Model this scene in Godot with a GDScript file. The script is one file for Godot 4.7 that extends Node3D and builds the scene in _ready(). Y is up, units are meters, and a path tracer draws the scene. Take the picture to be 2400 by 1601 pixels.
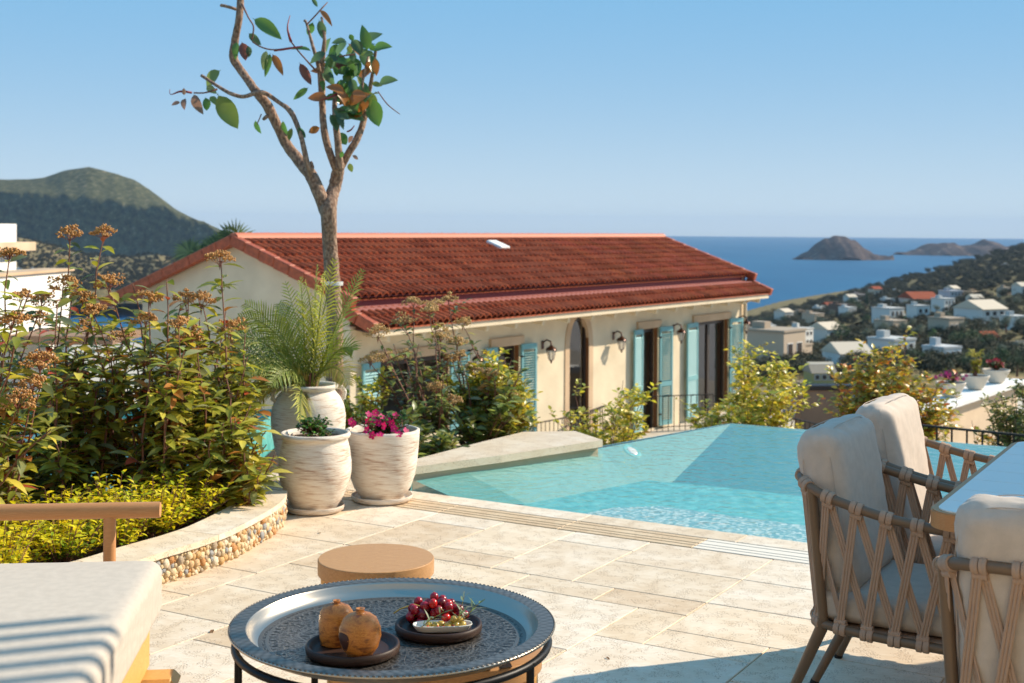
extends Node3D

# ---------- camera geometry measured from the photograph (2400 x 1601 pixels) ----------
const FOC := 3050.0
const EYE := 1.5
const LEVEL := 537.0
const ROLL := 0.0069
const VIEW := 1.0208            # pixels of the photograph per pixel of my measuring grid
var U := Vector3(sin(deg_to_rad(30.4)), 0, -cos(deg_to_rad(30.4)))    # terrace axis pointing away
var W := Vector3(cos(deg_to_rad(30.4)), 0, sin(deg_to_rad(30.4)))     # terrace axis pointing right and near
var rng := RandomNumberGenerator.new()
var M := {}
var used := {}

func ray(px: float, py: float) -> Vector3:
	var a := px * VIEW - 1200.0
	var b := py * VIEW - LEVEL
	var c := cos(ROLL)
	var s := sin(ROLL)
	return Vector3((a * c + b * s) / FOC, -(-a * s + b * c) / FOC, -1.0)

func on(px: float, py: float, h := 0.0) -> Vector3:          # where the sight line meets the level y = h
	var r := ray(px, py)
	return Vector3(0, EYE, 0) + r * ((h - EYE) / r.y)

func deep(px: float, py: float, d: float) -> Vector3:        # the point of the sight line at depth d
	return Vector3(0, EYE, 0) + ray(px, py) * d

# ---------- nodes ----------
func numbered(called: String) -> String:
	var k: int = used.get(called, 0)
	used[called] = k + 1
	return called if k == 0 else "%s_%03d" % [called, k]

func thing(called: String, label: String, category: String, at := Vector3.ZERO, group := "", turn := 0.0) -> Node3D:
	var o := Node3D.new()
	o.name = numbered(called)
	add_child(o, true)
	o.position = at
	o.rotation.y = turn
	tag(o, label, category, group)
	return o

func tag(o: Node, label: String, category: String, group := "", kind := "") -> Node:
	if label: o.set_meta("label", label)
	if category: o.set_meta("category", category)
	if group: o.set_meta("group", group)
	if kind: o.set_meta("kind", kind)
	return o

func part(called: String, mesh: Mesh, mat: Material, parent: Node, xf := Transform3D()) -> MeshInstance3D:
	var o := MeshInstance3D.new()
	o.name = called if parent != self else numbered(called)
	o.mesh = mesh
	o.material_override = mat
	o.transform = xf
	parent.add_child(o, true)
	return o

func setting(called: String, mesh: Mesh, mat: Material, xf := Transform3D()) -> MeshInstance3D:
	var o := part(called, mesh, mat, self, xf)
	o.set_meta("kind", "structure")
	return o

func copies(called: String, mesh: Mesh, mat: Material, xfs: Array, cols: Array, parent: Node, stuff := true) -> MultiMeshInstance3D:
	var mm := MultiMesh.new()
	mm.transform_format = MultiMesh.TRANSFORM_3D
	mm.use_colors = cols.size() > 0
	mm.mesh = mesh
	mm.instance_count = xfs.size()
	for i in xfs.size():
		mm.set_instance_transform(i, xfs[i])
		if cols.size(): mm.set_instance_color(i, cols[i])
	var o := MultiMeshInstance3D.new()
	o.name = called if parent != self else numbered(called)
	o.multimesh = mm
	o.material_override = mat
	parent.add_child(o, true)
	if stuff: o.set_meta("kind", "stuff")
	return o

# ---------- meshes: faces are given counter-clockwise seen from outside ----------
class MB:
	var v := PackedVector3Array()
	var n := PackedVector3Array()
	var c := PackedColorArray()
	var t := PackedVector2Array()
	var ix := PackedInt32Array()
	var col := Color.WHITE
	func vert(p: Vector3, nn: Vector3, uv := Vector2.ZERO) -> int:
		v.append(p); n.append(nn); c.append(col); t.append(uv)
		return v.size() - 1
	func tri(a: int, b: int, d: int) -> void:
		ix.append(a); ix.append(d); ix.append(b)
	func face(ps: Array, uvs := []) -> void:
		var nn: Vector3 = (ps[1] - ps[0]).cross(ps[2] - ps[0]).normalized()
		var b := v.size()
		for i in ps.size(): vert(ps[i], nn, uvs[i] if uvs.size() else Vector2(ps[i].x + ps[i].z, ps[i].y))
		for i in range(1, ps.size() - 1): tri(b, b + i, b + i + 1)
	func box(size: Vector3, xf := Transform3D(), bev := 0.0) -> void:
		var h := size / 2.0
		if bev <= 0.0:
			for ax in 3:
				for s in [-1.0, 1.0]:
					var a := Vector3.ZERO; var e1 := Vector3.ZERO; var e2 := Vector3.ZERO
					a[ax] = h[ax] * s
					e1[(ax + 1) % 3] = h[(ax + 1) % 3]
					e2[(ax + 2) % 3] = h[(ax + 2) % 3] * s
					face([xf * (a - e1 - e2), xf * (a + e1 - e2), xf * (a + e1 + e2), xf * (a - e1 + e2)])
			return
		bev = minf(bev, minf(h.x, minf(h.y, h.z)) * 0.98)
		var i := h - Vector3.ONE * bev
		for ax in 3:
			var p := (ax + 1) % 3
			var q := (ax + 2) % 3
			for s in [-1.0, 1.0]:
				var a := Vector3.ZERO; var e1 := Vector3.ZERO; var e2 := Vector3.ZERO
				a[ax] = h[ax] * s; e1[p] = i[p]; e2[q] = i[q] * s
				face([xf * (a - e1 - e2), xf * (a + e1 - e2), xf * (a + e1 + e2), xf * (a - e1 + e2)])
				for s2 in [-1.0, 1.0]:                 # bevel along axis q
					var a1 := Vector3.ZERO; var a2 := Vector3.ZERO; var g := Vector3.ZERO
					a1[ax] = h[ax] * s; a1[p] = i[p] * s2
					a2[ax] = i[ax] * s; a2[p] = h[p] * s2
					g[q] = i[q] * s * s2
					face([xf * (a1 - g), xf * (a2 - g), xf * (a2 + g), xf * (a1 + g)])
		for sx in [-1.0, 1.0]:
			for sy in [-1.0, 1.0]:
				for sz in [-1.0, 1.0]:
					var A := Vector3(h.x * sx, i.y * sy, i.z * sz)
					var B := Vector3(i.x * sx, h.y * sy, i.z * sz)
					var C := Vector3(i.x * sx, i.y * sy, h.z * sz)
					face([xf * A, xf * B, xf * C] if sx * sy * sz > 0 else [xf * A, xf * C, xf * B])
	func tube(pts: Array, rad, sides := 8, caps := true, flat := 1.0) -> void:
		var N := pts.size()
		var up := Vector3.UP
		var d0: Vector3 = (pts[1] - pts[0]).normalized()
		if absf(d0.dot(up)) > 0.9: up = Vector3.RIGHT
		var side := d0.cross(up).normalized()
		var base := v.size()
		var along := 0.0
		for i in N:
			var d: Vector3 = (pts[mini(i + 1, N - 1)] - pts[maxi(i - 1, 0)]).normalized()
			side = (side - d * side.dot(d)).normalized()
			var o := d.cross(side)
			var r: float = rad[i] if rad is Array else rad
			if i > 0: along += pts[i].distance_to(pts[i - 1])
			for k in sides + 1:
				var a := TAU * k / sides
				var nn := side * cos(a) + o * sin(a) * flat
				vert(pts[i] + nn * r, nn.normalized(), Vector2(float(k) / sides, along))
		for i in N - 1:
			for k in sides:
				var a := base + i * (sides + 1) + k
				var b := a + sides + 1
				tri(a, a + 1, b + 1); tri(a, b + 1, b)
		if caps:
			for e in [0, N - 1]:
				var d: Vector3 = (pts[1] - pts[0]).normalized() * -1.0 if e == 0 else (pts[N - 1] - pts[N - 2]).normalized()
				var m := vert(pts[e], d)
				var ring := []
				for k in sides: ring.append(vert(v[base + e * (sides + 1) + k], d))
				for k in sides:
					if e == 0: tri(m, ring[(k + 1) % sides], ring[k])
					else: tri(m, ring[k], ring[(k + 1) % sides])
	# profile: Vector2(radius, height) from the bottom outside to the top, then inside
	func lathe(prof: Array, segs := 48, xf := Transform3D(), smooth := true, sweep := TAU) -> void:
		var N := prof.size()
		var base := v.size()
		var run := 0.0
		for i in N:
			var a: Vector2 = prof[maxi(i - 1, 0)]
			var b: Vector2 = prof[mini(i + 1, N - 1)]
			var d := (b - a).normalized()
			var n2 := Vector2(d.y, -d.x)
			if i > 0: run += prof[i].distance_to(prof[i - 1])
			for k in segs + 1:
				var an := sweep * k / segs
				vert(xf * Vector3(prof[i].x * cos(an), prof[i].y, -prof[i].x * sin(an)), (xf.basis * Vector3(n2.x * cos(an), n2.y, -n2.x * sin(an))).normalized(), Vector2(float(k) / segs, run))
		for i in N - 1:
			for k in segs:
				var a := base + i * (segs + 1) + k
				var b := a + segs + 1
				tri(a, a + 1, b + 1); tri(a, b + 1, b)
	# outline in the xz plane (counter-clockwise seen from above), from y0 up to y1
	func prism(poly: PackedVector2Array, y0: float, y1: float, bottom := false) -> void:
		var area := 0.0
		for k in poly.size(): area += poly[k].cross(poly[(k + 1) % poly.size()])
		if area > 0.0: poly.reverse()
		var idx := Geometry2D.triangulate_polygon(poly)
		for yy in ([y1, y0] if bottom else [y1]):
			var up := Vector3.UP if yy == y1 else Vector3.DOWN
			var b := v.size()
			for p in poly: vert(Vector3(p.x, yy, p.y), up, p)
			for k in range(0, idx.size(), 3):
				var A := poly[idx[k]]; var B := poly[idx[k + 1]]; var C := poly[idx[k + 2]]
				var ccw := (B - A).cross(C - A) < 0.0        # seen from above, z towards the viewer
				if ccw == (yy == y1): tri(b + idx[k], b + idx[k + 1], b + idx[k + 2])
				else: tri(b + idx[k], b + idx[k + 2], b + idx[k + 1])
		for k in poly.size():
			var A := poly[k]; var B := poly[(k + 1) % poly.size()]
			face([Vector3(A.x, y0, A.y), Vector3(B.x, y0, B.y), Vector3(B.x, y1, B.y), Vector3(A.x, y1, A.y)])
	func ball(xf: Transform3D, rings := 6, segs := 8) -> void:
		var base := v.size()
		for i in rings + 1:
			var f := PI * i / rings
			for k in segs + 1:
				var a := TAU * k / segs
				var p := Vector3(sin(f) * cos(a), cos(f), -sin(f) * sin(a))
				vert(xf * p, (xf.basis.inverse().transposed() * p).normalized(), Vector2(float(k) / segs, float(i) / rings))
		for i in rings:
			for k in segs:
				var a := base + i * (segs + 1) + k
				var b := a + segs + 1
				tri(a, b, b + 1); tri(a, b + 1, a + 1)
	func done() -> ArrayMesh:
		var arr := []
		arr.resize(Mesh.ARRAY_MAX)
		arr[Mesh.ARRAY_VERTEX] = v; arr[Mesh.ARRAY_NORMAL] = n; arr[Mesh.ARRAY_COLOR] = c; arr[Mesh.ARRAY_TEX_UV] = t; arr[Mesh.ARRAY_INDEX] = ix
		var m := ArrayMesh.new()
		m.add_surface_from_arrays(Mesh.PRIMITIVE_TRIANGLES, arr)
		return m

func box_mesh(size: Vector3, bev := 0.0) -> ArrayMesh:
	var b := MB.new()
	b.box(size, Transform3D(), bev)
	return b.done()

func axes(z: Vector3, y := Vector3.UP) -> Basis:       # z forward kept exactly, y as near as it can be
	z = z.normalized()
	if absf(z.dot(y)) > 0.99: y = Vector3.RIGHT
	var x := y.cross(z).normalized()
	return Basis(x, z.cross(x), z)

# a pillow-like block: rounded, swollen, with slight dents
func pillow(size: Vector3, round_ := 0.3, puff := 0.2, seed_ := 1, dent := 0.004, n := 18) -> ArrayMesh:
	var b := MB.new()
	var ns := FastNoiseLite.new()
	ns.seed = seed_
	ns.frequency = 1.0
	var h := size / 2.0
	var r := minf(h.x, minf(h.y, h.z)) * round_ * 2.0
	for ax in 3:
		for s in [-1.0, 1.0]:
			var base := b.v.size()
			for i in n + 1:
				for j in n + 1:
					var q := Vector3.ZERO
					q[ax] = s
					q[(ax + 1) % 3] = sin((2.0 * i / n - 1.0) * PI / 2)
					q[(ax + 2) % 3] = sin((2.0 * j / n - 1.0) * PI / 2) * s
					var p := q * h
					var inner := Vector3(clampf(p.x, -h.x + r, h.x - r), clampf(p.y, -h.y + r, h.y - r), clampf(p.z, -h.z + r, h.z - r))
					var dd := p - inner
					if dd.length() > 1e-6: p = inner + dd.normalized() * minf(dd.length(), r)
					var thin := 0
					for k in 3: if size[k] < size[thin]: thin = k
					var e1 := q[(thin + 1) % 3]; var e2 := q[(thin + 2) % 3]
					p[thin] *= 1.0 - puff * maxf(pow(absf(e1), 4.0), pow(absf(e2), 4.0))
					p += p.normalized() * ns.get_noise_3dv(p * 9.0) * dent + p.normalized() * ns.get_noise_3dv(p * 30.0) * dent * 0.35
					b.vert(p, Vector3.UP, Vector2(p.x, p.y))
			for i in n:
				for j in n:
					var a := base + i * (n + 1) + j
					b.tri(a, a + n + 1, a + n + 2); b.tri(a, a + n + 2, a + 1)
	smooth(b)
	return b.done()

func smooth(b: MB) -> void:                 # normals averaged over points in the same place
	var acc := {}
	var keys := []
	for p in b.v: keys.append(Vector3i((p * 20000.0).round()))
	for k in range(0, b.ix.size(), 3):
		var i0 := b.ix[k]; var i1 := b.ix[k + 2]; var i2 := b.ix[k + 1]
		var nn := (b.v[i1] - b.v[i0]).cross(b.v[i2] - b.v[i0])
		for i in [i0, i1, i2]: acc[keys[i]] = acc.get(keys[i], Vector3.ZERO) + nn
	for i in b.v.size(): b.n[i] = acc.get(keys[i], Vector3.UP).normalized()

# ---------- textures and materials ----------
func lin(r: float, g: float, b: float) -> Color:
	return Color(r, g, b).linear_to_srgb()

func noise_bytes(size: int, freq: float, seed_: int, oct := 4, kind := FastNoiseLite.TYPE_SIMPLEX_SMOOTH, ridged := false, cell := -1) -> PackedByteArray:
	var ns := FastNoiseLite.new()
	ns.seed = seed_
	ns.noise_type = kind
	ns.frequency = freq
	ns.fractal_type = FastNoiseLite.FRACTAL_RIDGED if ridged else FastNoiseLite.FRACTAL_FBM
	if oct <= 1: ns.fractal_type = FastNoiseLite.FRACTAL_NONE
	ns.fractal_octaves = oct
	if cell >= 0: ns.cellular_return_type = cell
	var im := ns.get_seamless_image(size, size)
	im.convert(Image.FORMAT_L8)
	return im.get_data()

# fn(x, y) -> Color for each pixel
func paint(size: int, fn: Callable, h := 0) -> ImageTexture:
	if h == 0: h = size
	var data := PackedByteArray()
	data.resize(size * h * 3)
	var k := 0
	for y in h:
		for x in size:
			var c: Color = fn.call(x, y)
			data[k] = clampi(int(c.r * 255.0), 0, 255); data[k + 1] = clampi(int(c.g * 255.0), 0, 255); data[k + 2] = clampi(int(c.b * 255.0), 0, 255)
			k += 3
	return ImageTexture.create_from_image(Image.create_from_data(size, h, false, Image.FORMAT_RGB8, data))

func grey_tex(data: PackedByteArray, size: int) -> ImageTexture:
	return ImageTexture.create_from_image(Image.create_from_data(size, size, false, Image.FORMAT_L8, data))

func mat(col: Color, rough := 0.8, metal := 0.0) -> StandardMaterial3D:
	var m := StandardMaterial3D.new()
	m.albedo_color = col
	m.roughness = rough
	m.metallic = metal
	return m

func tri(m: StandardMaterial3D, scale: Vector3, world := true, off := Vector3.ZERO) -> StandardMaterial3D:
	m.uv1_triplanar = true
	m.uv1_world_triplanar = world
	m.uv1_scale = scale
	m.uv1_offset = off
	m.uv1_triplanar_sharpness = 4.0
	return m

func bump(m: StandardMaterial3D, t: Texture2D, cm: float) -> StandardMaterial3D:
	m.heightmap_enabled = true
	m.heightmap_texture = t
	m.heightmap_scale = cm
	return m

func ramp(stops: Array, f: float) -> Color:
	for i in range(1, stops.size()):
		if f <= stops[i][0]:
			var k: float = (f - stops[i - 1][0]) / maxf(stops[i][0] - stops[i - 1][0], 1e-5)
			return stops[i - 1][1].lerp(stops[i][1], clampf(k, 0, 1))
	return stops[-1][1]

func leaf_mat(called: String, rough := 0.42, back := 0.5) -> void:
	var m := mat(Color.WHITE, rough)
	m.vertex_color_use_as_albedo = true
	m.backlight_enabled = true
	m.backlight = Color(back, back, back * 0.6).linear_to_srgb()
	m.cull_mode = BaseMaterial3D.CULL_DISABLED
	M[called] = m

func build_materials() -> void:
	# travertine: cream stone with cloudy beds, veins along the bed and small pits
	var S := 1024
	var n1 := noise_bytes(S, 0.004, 11, 5)
	var n2 := noise_bytes(S, 0.012, 12, 4)
	var n3 := noise_bytes(S, 0.05, 13, 3)
	var n4 := noise_bytes(S, 0.11, 14, 2)
	var trav := paint(S, func(x: int, y: int) -> Color:
		var i := y * S + x
		var warp := (x + (n1[i] - 128) / 2 + S) % S
		var j := y * S + warp
		var bed := (y * 5 + n1[i] * 2) % S
		var k := bed * S + warp
		var f := n1[i] / 255.0 * 0.5 + n2[k] / 255.0 * 0.4 + n3[j] / 255.0 * 0.12
		var c := ramp([[0.25, Color(0.86, 0.785, 0.69)], [0.42, Color(0.87, 0.80, 0.71)], [0.58, Color(0.895, 0.835, 0.755)], [0.8, Color(0.915, 0.865, 0.80)]], f)
		var pit := n4[((y * 3) % S) * S + x] / 255.0
		if pit > 0.68 and n2[i] > 132: c = c.lerp(Color(0.50, 0.37, 0.26), clampf((pit - 0.68) * 11.0, 0, 0.9))
		return c)
	var pits := PackedByteArray()
	pits.resize(S * S)
	for y in S:
		for x in S:
			var i := y * S + x
			var pit := n4[((y * 3) % S) * S + x] / 255.0
			pits[i] = clampi(210 + n3[i] / 12 - (int(clampf((pit - 0.68) * 11.0, 0, 1) * 190) if n2[i] > 132 else 0), 0, 255)
	var pit_tex := grey_tex(pits, S)
	var tints := [Color(1, 1, 1), Color(0.98, 0.965, 0.945), Color(0.965, 0.945, 0.915), Color(1.0, 0.985, 0.96), Color(0.94, 0.90, 0.85), Color(0.985, 0.96, 0.92)]
	for k in 6:
		var m := mat(tints[k], 0.62)
		m.albedo_texture = trav
		tri(m, Vector3(0.9, 0.9, 0.9), true, Vector3(k * 0.31, 0.1 * k, k * 0.57))
		bump(m, pit_tex, 0.25)
		m.metallic_specular = 0.4
		M["trav%d" % k] = m
	var cope := mat(Color(0.95, 0.93, 0.90), 0.6)
	cope.albedo_texture = trav
	tri(cope, Vector3(0.7, 0.7, 0.7), true, Vector3(0.4, 0.2, 0.9))
	bump(cope, pit_tex, 0.15)
	M.coping = cope
	var slotm := mat(Color(0.93, 0.87, 0.78), 0.6)
	slotm.albedo_texture = trav
	tri(slotm, Vector3(0.8, 0.8, 0.8), true, Vector3(0.7, 0.1, 0.2))
	M.slot = slotm
	var wslot := mat(Color(0.88, 0.84, 0.78), 0.7)
	M.slot_white = wslot
	var gr := noise_bytes(512, 0.08, 21, 4)
	var gr_tex := grey_tex(gr, 512)
	M.grain = gr_tex
	var grout := mat(Color(0.80, 0.73, 0.63), 0.9)
	M.grout = tri(bump(grout, gr_tex, 0.2), Vector3(3, 3, 3))
	M.dark_gap = mat(Color(0.42, 0.31, 0.22), 0.9)
	# plaster
	var pl := noise_bytes(512, 0.006, 31, 5)
	var plaster := paint(512, func(x: int, y: int) -> Color:
		var f := pl[y * 512 + x] / 255.0
		return Color(0.90, 0.895, 0.89).lerp(Color(1, 1, 1), f))
	for d in [["stucco", Color(0.905, 0.835, 0.715)], ["white_wall", Color(0.93, 0.925, 0.91)], ["brown_wall", Color(0.56, 0.45, 0.37)], ["sand_wall", Color(0.84, 0.74, 0.62)], ["stone_trim", Color(0.82, 0.70, 0.57)]]:
		var m := mat(d[1], 0.9)
		m.albedo_texture = plaster
		M[d[0]] = bump(tri(m, Vector3(0.45, 0.45, 0.45)), gr_tex, 0.25)
	# roof
	var rn := noise_bytes(512, 0.02, 41, 5)
	var roof := paint(512, func(x: int, y: int) -> Color:
		var f := rn[y * 512 + x] / 255.0
		return Color(0.70, 0.66, 0.64).lerp(Color(1.0, 0.98, 0.95), f))
	for k in 4:
		var m := mat([Color(0.67, 0.34, 0.235), Color(0.72, 0.385, 0.265), Color(0.60, 0.30, 0.205), Color(0.66, 0.36, 0.26)][k], 0.85)
		m.metallic_specular = 0.25
		m.albedo_texture = roof
		M["roof%d" % k] = tri(m, Vector3(1.3, 1.3, 1.3), true, Vector3(k * 0.3, 0, 0))
	M.roof_mixed = mat(Color.WHITE, 0.85)
	M.roof_mixed.albedo_texture = roof
	M.roof_mixed.vertex_color_use_as_albedo = true
	M.roof_mixed.metallic_specular = 0.25
	tri(M.roof_mixed, Vector3(1.3, 1.3, 1.3))
	M.roof_ridge = mat(Color(0.80, 0.44, 0.30), 0.5)
	M.roof_verge = tri(mat(Color(0.78, 0.39, 0.235), 0.6), Vector3.ONE)
	M.roof_verge.albedo_texture = roof
	M.flashing = mat(Color(0.44, 0.11, 0.14), 0.6)
	M.flashing_pale = mat(Color(0.66, 0.42, 0.39), 0.6)
	# wood
	for d in [["oak", Color(0.78, 0.57, 0.38), Color(0.70, 0.48, 0.30), 51], ["oak_top", Color(0.78, 0.60, 0.41), Color(0.66, 0.475, 0.305), 52], ["pine", Color(0.88, 0.68, 0.40), Color(0.80, 0.57, 0.30), 53], ["walnut", Color(0.255, 0.165, 0.12), Color(0.15, 0.095, 0.075), 54], ["door_wood", Color(0.55, 0.37, 0.23), Color(0.44, 0.29, 0.17), 55]]:
		var w1 := noise_bytes(512, 0.008, d[3], 4)
		var w2 := noise_bytes(512, 0.06, d[3] + 7, 3)
		var tex := paint(512, func(x: int, y: int) -> Color:
			var a := w1[y * 512 + x]
			var f := w2[((y * 6 + a) % 512) * 512 + (x / 3)] / 255.0
			var g := absf(sin((y * 0.12 + a * 0.16)))
			return d[1].lerp(d[2], clampf(f * 0.8 + g * 0.28 - 0.15, 0, 1)))
		var m := mat(Color.WHITE, 0.5)
		m.albedo_texture = tex
		m.metallic_specular = 0.4
		M[d[0]] = m
	tri(M.oak, Vector3(0.6, 2.6, 2.6), false)
	tri(M.oak_top, Vector3(1.2, 1.2, 3.4), false)
	tri(M.pine, Vector3(1.2, 1.2, 1.6), false)
	tri(M.walnut, Vector3(1.6, 4, 7), false)
	tri(M.door_wood, Vector3(3, 0.6, 3), false)
	var bo := noise_bytes(512, 0.012, 61, 4)
	var bo2 := noise_bytes(512, 0.05, 62, 3)
	var olive := paint(512, func(x: int, y: int) -> Color:
		var a := bo[y * 512 + x]
		var f := bo2[y * 512 + (x * 2 + a) % 512] / 255.0
		var st := clampf((bo[y * 512 + x] - 150) / 50.0, 0, 1)
		return Color(0.83, 0.55, 0.24).lerp(Color(0.66, 0.36, 0.13), clampf(f * 1.3 - 0.25, 0, 1)).lerp(Color(0.40, 0.20, 0.09), st * 0.7))
	M.olive_wood = mat(Color.WHITE, 0.4)
	M.olive_wood.albedo_texture = olive
	tri(M.olive_wood, Vector3(3.5, 6, 3.5), false)
	M.olive_wood.metallic_specular = 0.5
	M.knot_wood = mat(Color(0.27, 0.13, 0.07), 0.5)
	# cloth
	var weave := PackedByteArray()
	weave.resize(256 * 256)
	var wn := noise_bytes(256, 0.09, 71, 3)
	for y in 256:
		for x in 256:
			var a := absf(sin(x * TAU / 8.0)) if (y / 4) % 2 == 0 else absf(sin(y * TAU / 8.0))
			weave[y * 256 + x] = clampi(int(a * 110 + wn[y * 256 + x] * 0.5), 0, 255)
	var weave_tex := grey_tex(weave, 256)
	var cl := noise_bytes(512, 0.15, 72, 3)
	var cl2 := noise_bytes(512, 0.008, 73, 4)
	var cloth := paint(512, func(x: int, y: int) -> Color:
		var f := cl[((y * 4) % 512) * 512 + x] / 255.0 * 0.55 + cl[y * 512 + (x * 4) % 512] / 255.0 * 0.45
		var v := 0.80 + f * 0.24 + (cl2[y * 512 + x] - 128) / 128.0 * 0.03
		return Color(v, v * 0.995, v * 0.985))
	for d in [["cushion", Color(0.835, 0.775, 0.725)], ["bench_cloth", Color(0.81, 0.765, 0.715)]]:
		var m := mat(d[1], 0.95)
		m.albedo_texture = cloth
		tri(m, Vector3(5, 5, 5), false)
		bump(m, weave_tex, 0.03)
		m.rim_enabled = true
		m.rim = 0.3
		M[d[0]] = m
	M.seam = mat(Color(0.74, 0.67, 0.61), 0.95)
	M.chair_metal = mat(Color(0.47, 0.375, 0.29), 0.45, 0.15)
	var rope := PackedByteArray()
	rope.resize(128 * 128)
	for y in 128:
		for x in 128: rope[y * 128 + x] = int(absf(sin(x * PI / 16.0)) * 170 + absf(sin((y + (x / 16) * 4) * PI / 8.0)) * 80)
	M.rope = tri(bump(mat(Color(0.70, 0.58, 0.495), 0.9), grey_tex(rope, 128), 0.12), Vector3(14, 14, 14), false)
	M.rubber = mat(Color(0.05, 0.05, 0.05), 0.7)
	M.black_metal = mat(Color(0.10, 0.10, 0.11), 0.45, 0.6)
	M.iron = mat(Color(0.17, 0.14, 0.12), 0.6, 0.3)
	M.table_tile = bump(tri(mat(Color(0.93, 0.915, 0.89), 0.6), Vector3(2, 2, 2)), gr_tex, 0.03)
	# glazed and whitewashed pottery: streaks run round the pot
	for d in [["pot", 81, 0.43], ["jar", 84, 0.37]]:
		var p1 := noise_bytes(512, 0.02, d[1], 5)
		var p2 := noise_bytes(512, 0.005, d[1] + 1, 4)
		var tex := paint(512, func(x: int, y: int) -> Color:
			var f := p1[((y * 5) % 512) * 512 + (x + y / 9) % 512] / 255.0 * 0.62 + p2[y * 512 + x] / 255.0 * 0.38
			return ramp([[0.22, Color(0.66, 0.53, 0.45)], [0.33, Color(0.79, 0.70, 0.625)], [d[2], Color(0.85, 0.79, 0.72)], [0.60, Color(0.885, 0.84, 0.785)], [0.85, Color(0.92, 0.89, 0.84)]], f))
		var m := mat(Color.WHITE, 0.7)
		m.albedo_texture = tex
		m.uv1_scale = Vector3(1.0, 2.4, 1)
		bump(m, gr_tex, 0.1)
		M[d[0]] = m
	M.bowl = mat(Color(0.84, 0.79, 0.72), 0.8)
	var so := noise_bytes(512, 0.06, 91, 4)
	M.soil = tri(mat(Color.WHITE, 1.0), Vector3(2, 2, 2))
	M.soil.albedo_texture = paint(512, func(x: int, y: int) -> Color: return Color(0.20, 0.14, 0.10).lerp(Color(0.40, 0.31, 0.23), so[y * 512 + x] / 255.0))
	bump(M.soil, grey_tex(so, 512), 2.0)
	# bark
	var b1 := noise_bytes(512, 0.03, 95, 5)
	M.bark = tri(mat(Color.WHITE, 0.9), Vector3(2.5, 1.5, 2.5), false)
	M.bark.albedo_texture = paint(512, func(x: int, y: int) -> Color: return ramp([[0.2, Color(0.43, 0.33, 0.27)], [0.5, Color(0.58, 0.46, 0.38)], [0.8, Color(0.70, 0.58, 0.49)]], b1[y * 512 + x] / 255.0))
	bump(M.bark, grey_tex(b1, 512), 0.6)
	M.twig = mat(Color(0.50, 0.34, 0.28), 0.8)
	M.twig_red = mat(Color(0.55, 0.20, 0.20), 0.6)
	# shutters, glass
	M.shutter = mat(Color(0.45, 0.65, 0.665), 0.6)
	var gl := mat(Color(0.05, 0.06, 0.07, 0.25), 0.03)
	gl.transparency = BaseMaterial3D.TRANSPARENCY_ALPHA
	M.glass = gl
	M.dark_frame = mat(Color(0.20, 0.15, 0.12), 0.5)
	M.room = mat(Color(0.58, 0.49, 0.41), 0.9)
	M.lamp_metal = mat(Color(0.30, 0.19, 0.15), 0.3, 0.6)
	M.lamp_glass = mat(Color(0.88, 0.86, 0.82, 0.35), 0.1)
	M.lamp_glass.transparency = BaseMaterial3D.TRANSPARENCY_ALPHA
	# water
	var wv := noise_bytes(512, 0.018, 101, 4)
	var wv_im := Image.create_from_data(512, 512, false, Image.FORMAT_L8, wv)
	wv_im.bump_map_to_normal_map(6.0)
	var wv_n := ImageTexture.create_from_image(wv_im)
	var wm := mat(Color(0.55, 0.85, 0.88, 0.06), 0.02)
	wm.transparency = BaseMaterial3D.TRANSPARENCY_ALPHA
	wm.metallic_specular = 0.38
	wm.normal_enabled = true
	wm.normal_texture = wv_n
	wm.normal_scale = 0.55
	M.water = tri(wm, Vector3(0.9, 0.9, 0.9))
	var mo := noise_bytes(512, 0.05, 103, 3, FastNoiseLite.TYPE_CELLULAR, false, FastNoiseLite.RETURN_CELL_VALUE)
	var mo2 := noise_bytes(512, 0.02, 104, 3)
	for d in [["pool_floor", Color(0.27, 0.55, 0.55), Color(0.31, 0.59, 0.585)], ["pool_step", Color(0.27, 0.61, 0.60), Color(0.45, 0.76, 0.73)], ["pool_shelf", Color(0.42, 0.62, 0.60), Color(0.70, 0.79, 0.75)], ["pool_wall", Color(0.33, 0.575, 0.545), Color(0.39, 0.63, 0.595)]]:
		var m := mat(Color.WHITE, 0.5)
		m.albedo_texture = paint(512, func(x: int, y: int) -> Color: return d[1].lerp(d[2], clampf(mo[y * 512 + x] / 255.0 * 0.7 + (mo2[y * 512 + x] - 100) / 255.0, 0, 1)))
		M[d[0]] = tri(m, Vector3(0.9, 0.9, 0.9))
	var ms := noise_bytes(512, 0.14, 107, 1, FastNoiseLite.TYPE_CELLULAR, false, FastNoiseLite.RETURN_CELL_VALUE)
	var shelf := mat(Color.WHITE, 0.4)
	shelf.albedo_texture = paint(512, func(x: int, y: int) -> Color: return Color(0.38, 0.60, 0.60).lerp(Color(0.88, 0.90, 0.85), pow(ms[y * 512 + x] / 255.0, 1.6)))  # pale cells paint the sun sparkle of the ripples into the shelf colour
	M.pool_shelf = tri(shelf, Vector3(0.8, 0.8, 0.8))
	var sea := mat(Color(0.155, 0.385, 0.52), 0.55)
	var sn := noise_bytes(512, 0.01, 105, 4)
	sea.albedo_texture = paint(512, func(x: int, y: int) -> Color:
		var f := sn[y * 512 + x] / 255.0
		return Color(0.84, 0.88, 0.92).lerp(Color(1, 1, 1), f))
	sea.metallic_specular = 0.25
	M.sea = tri(sea, Vector3(0.0007, 1, 0.00022))
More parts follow.
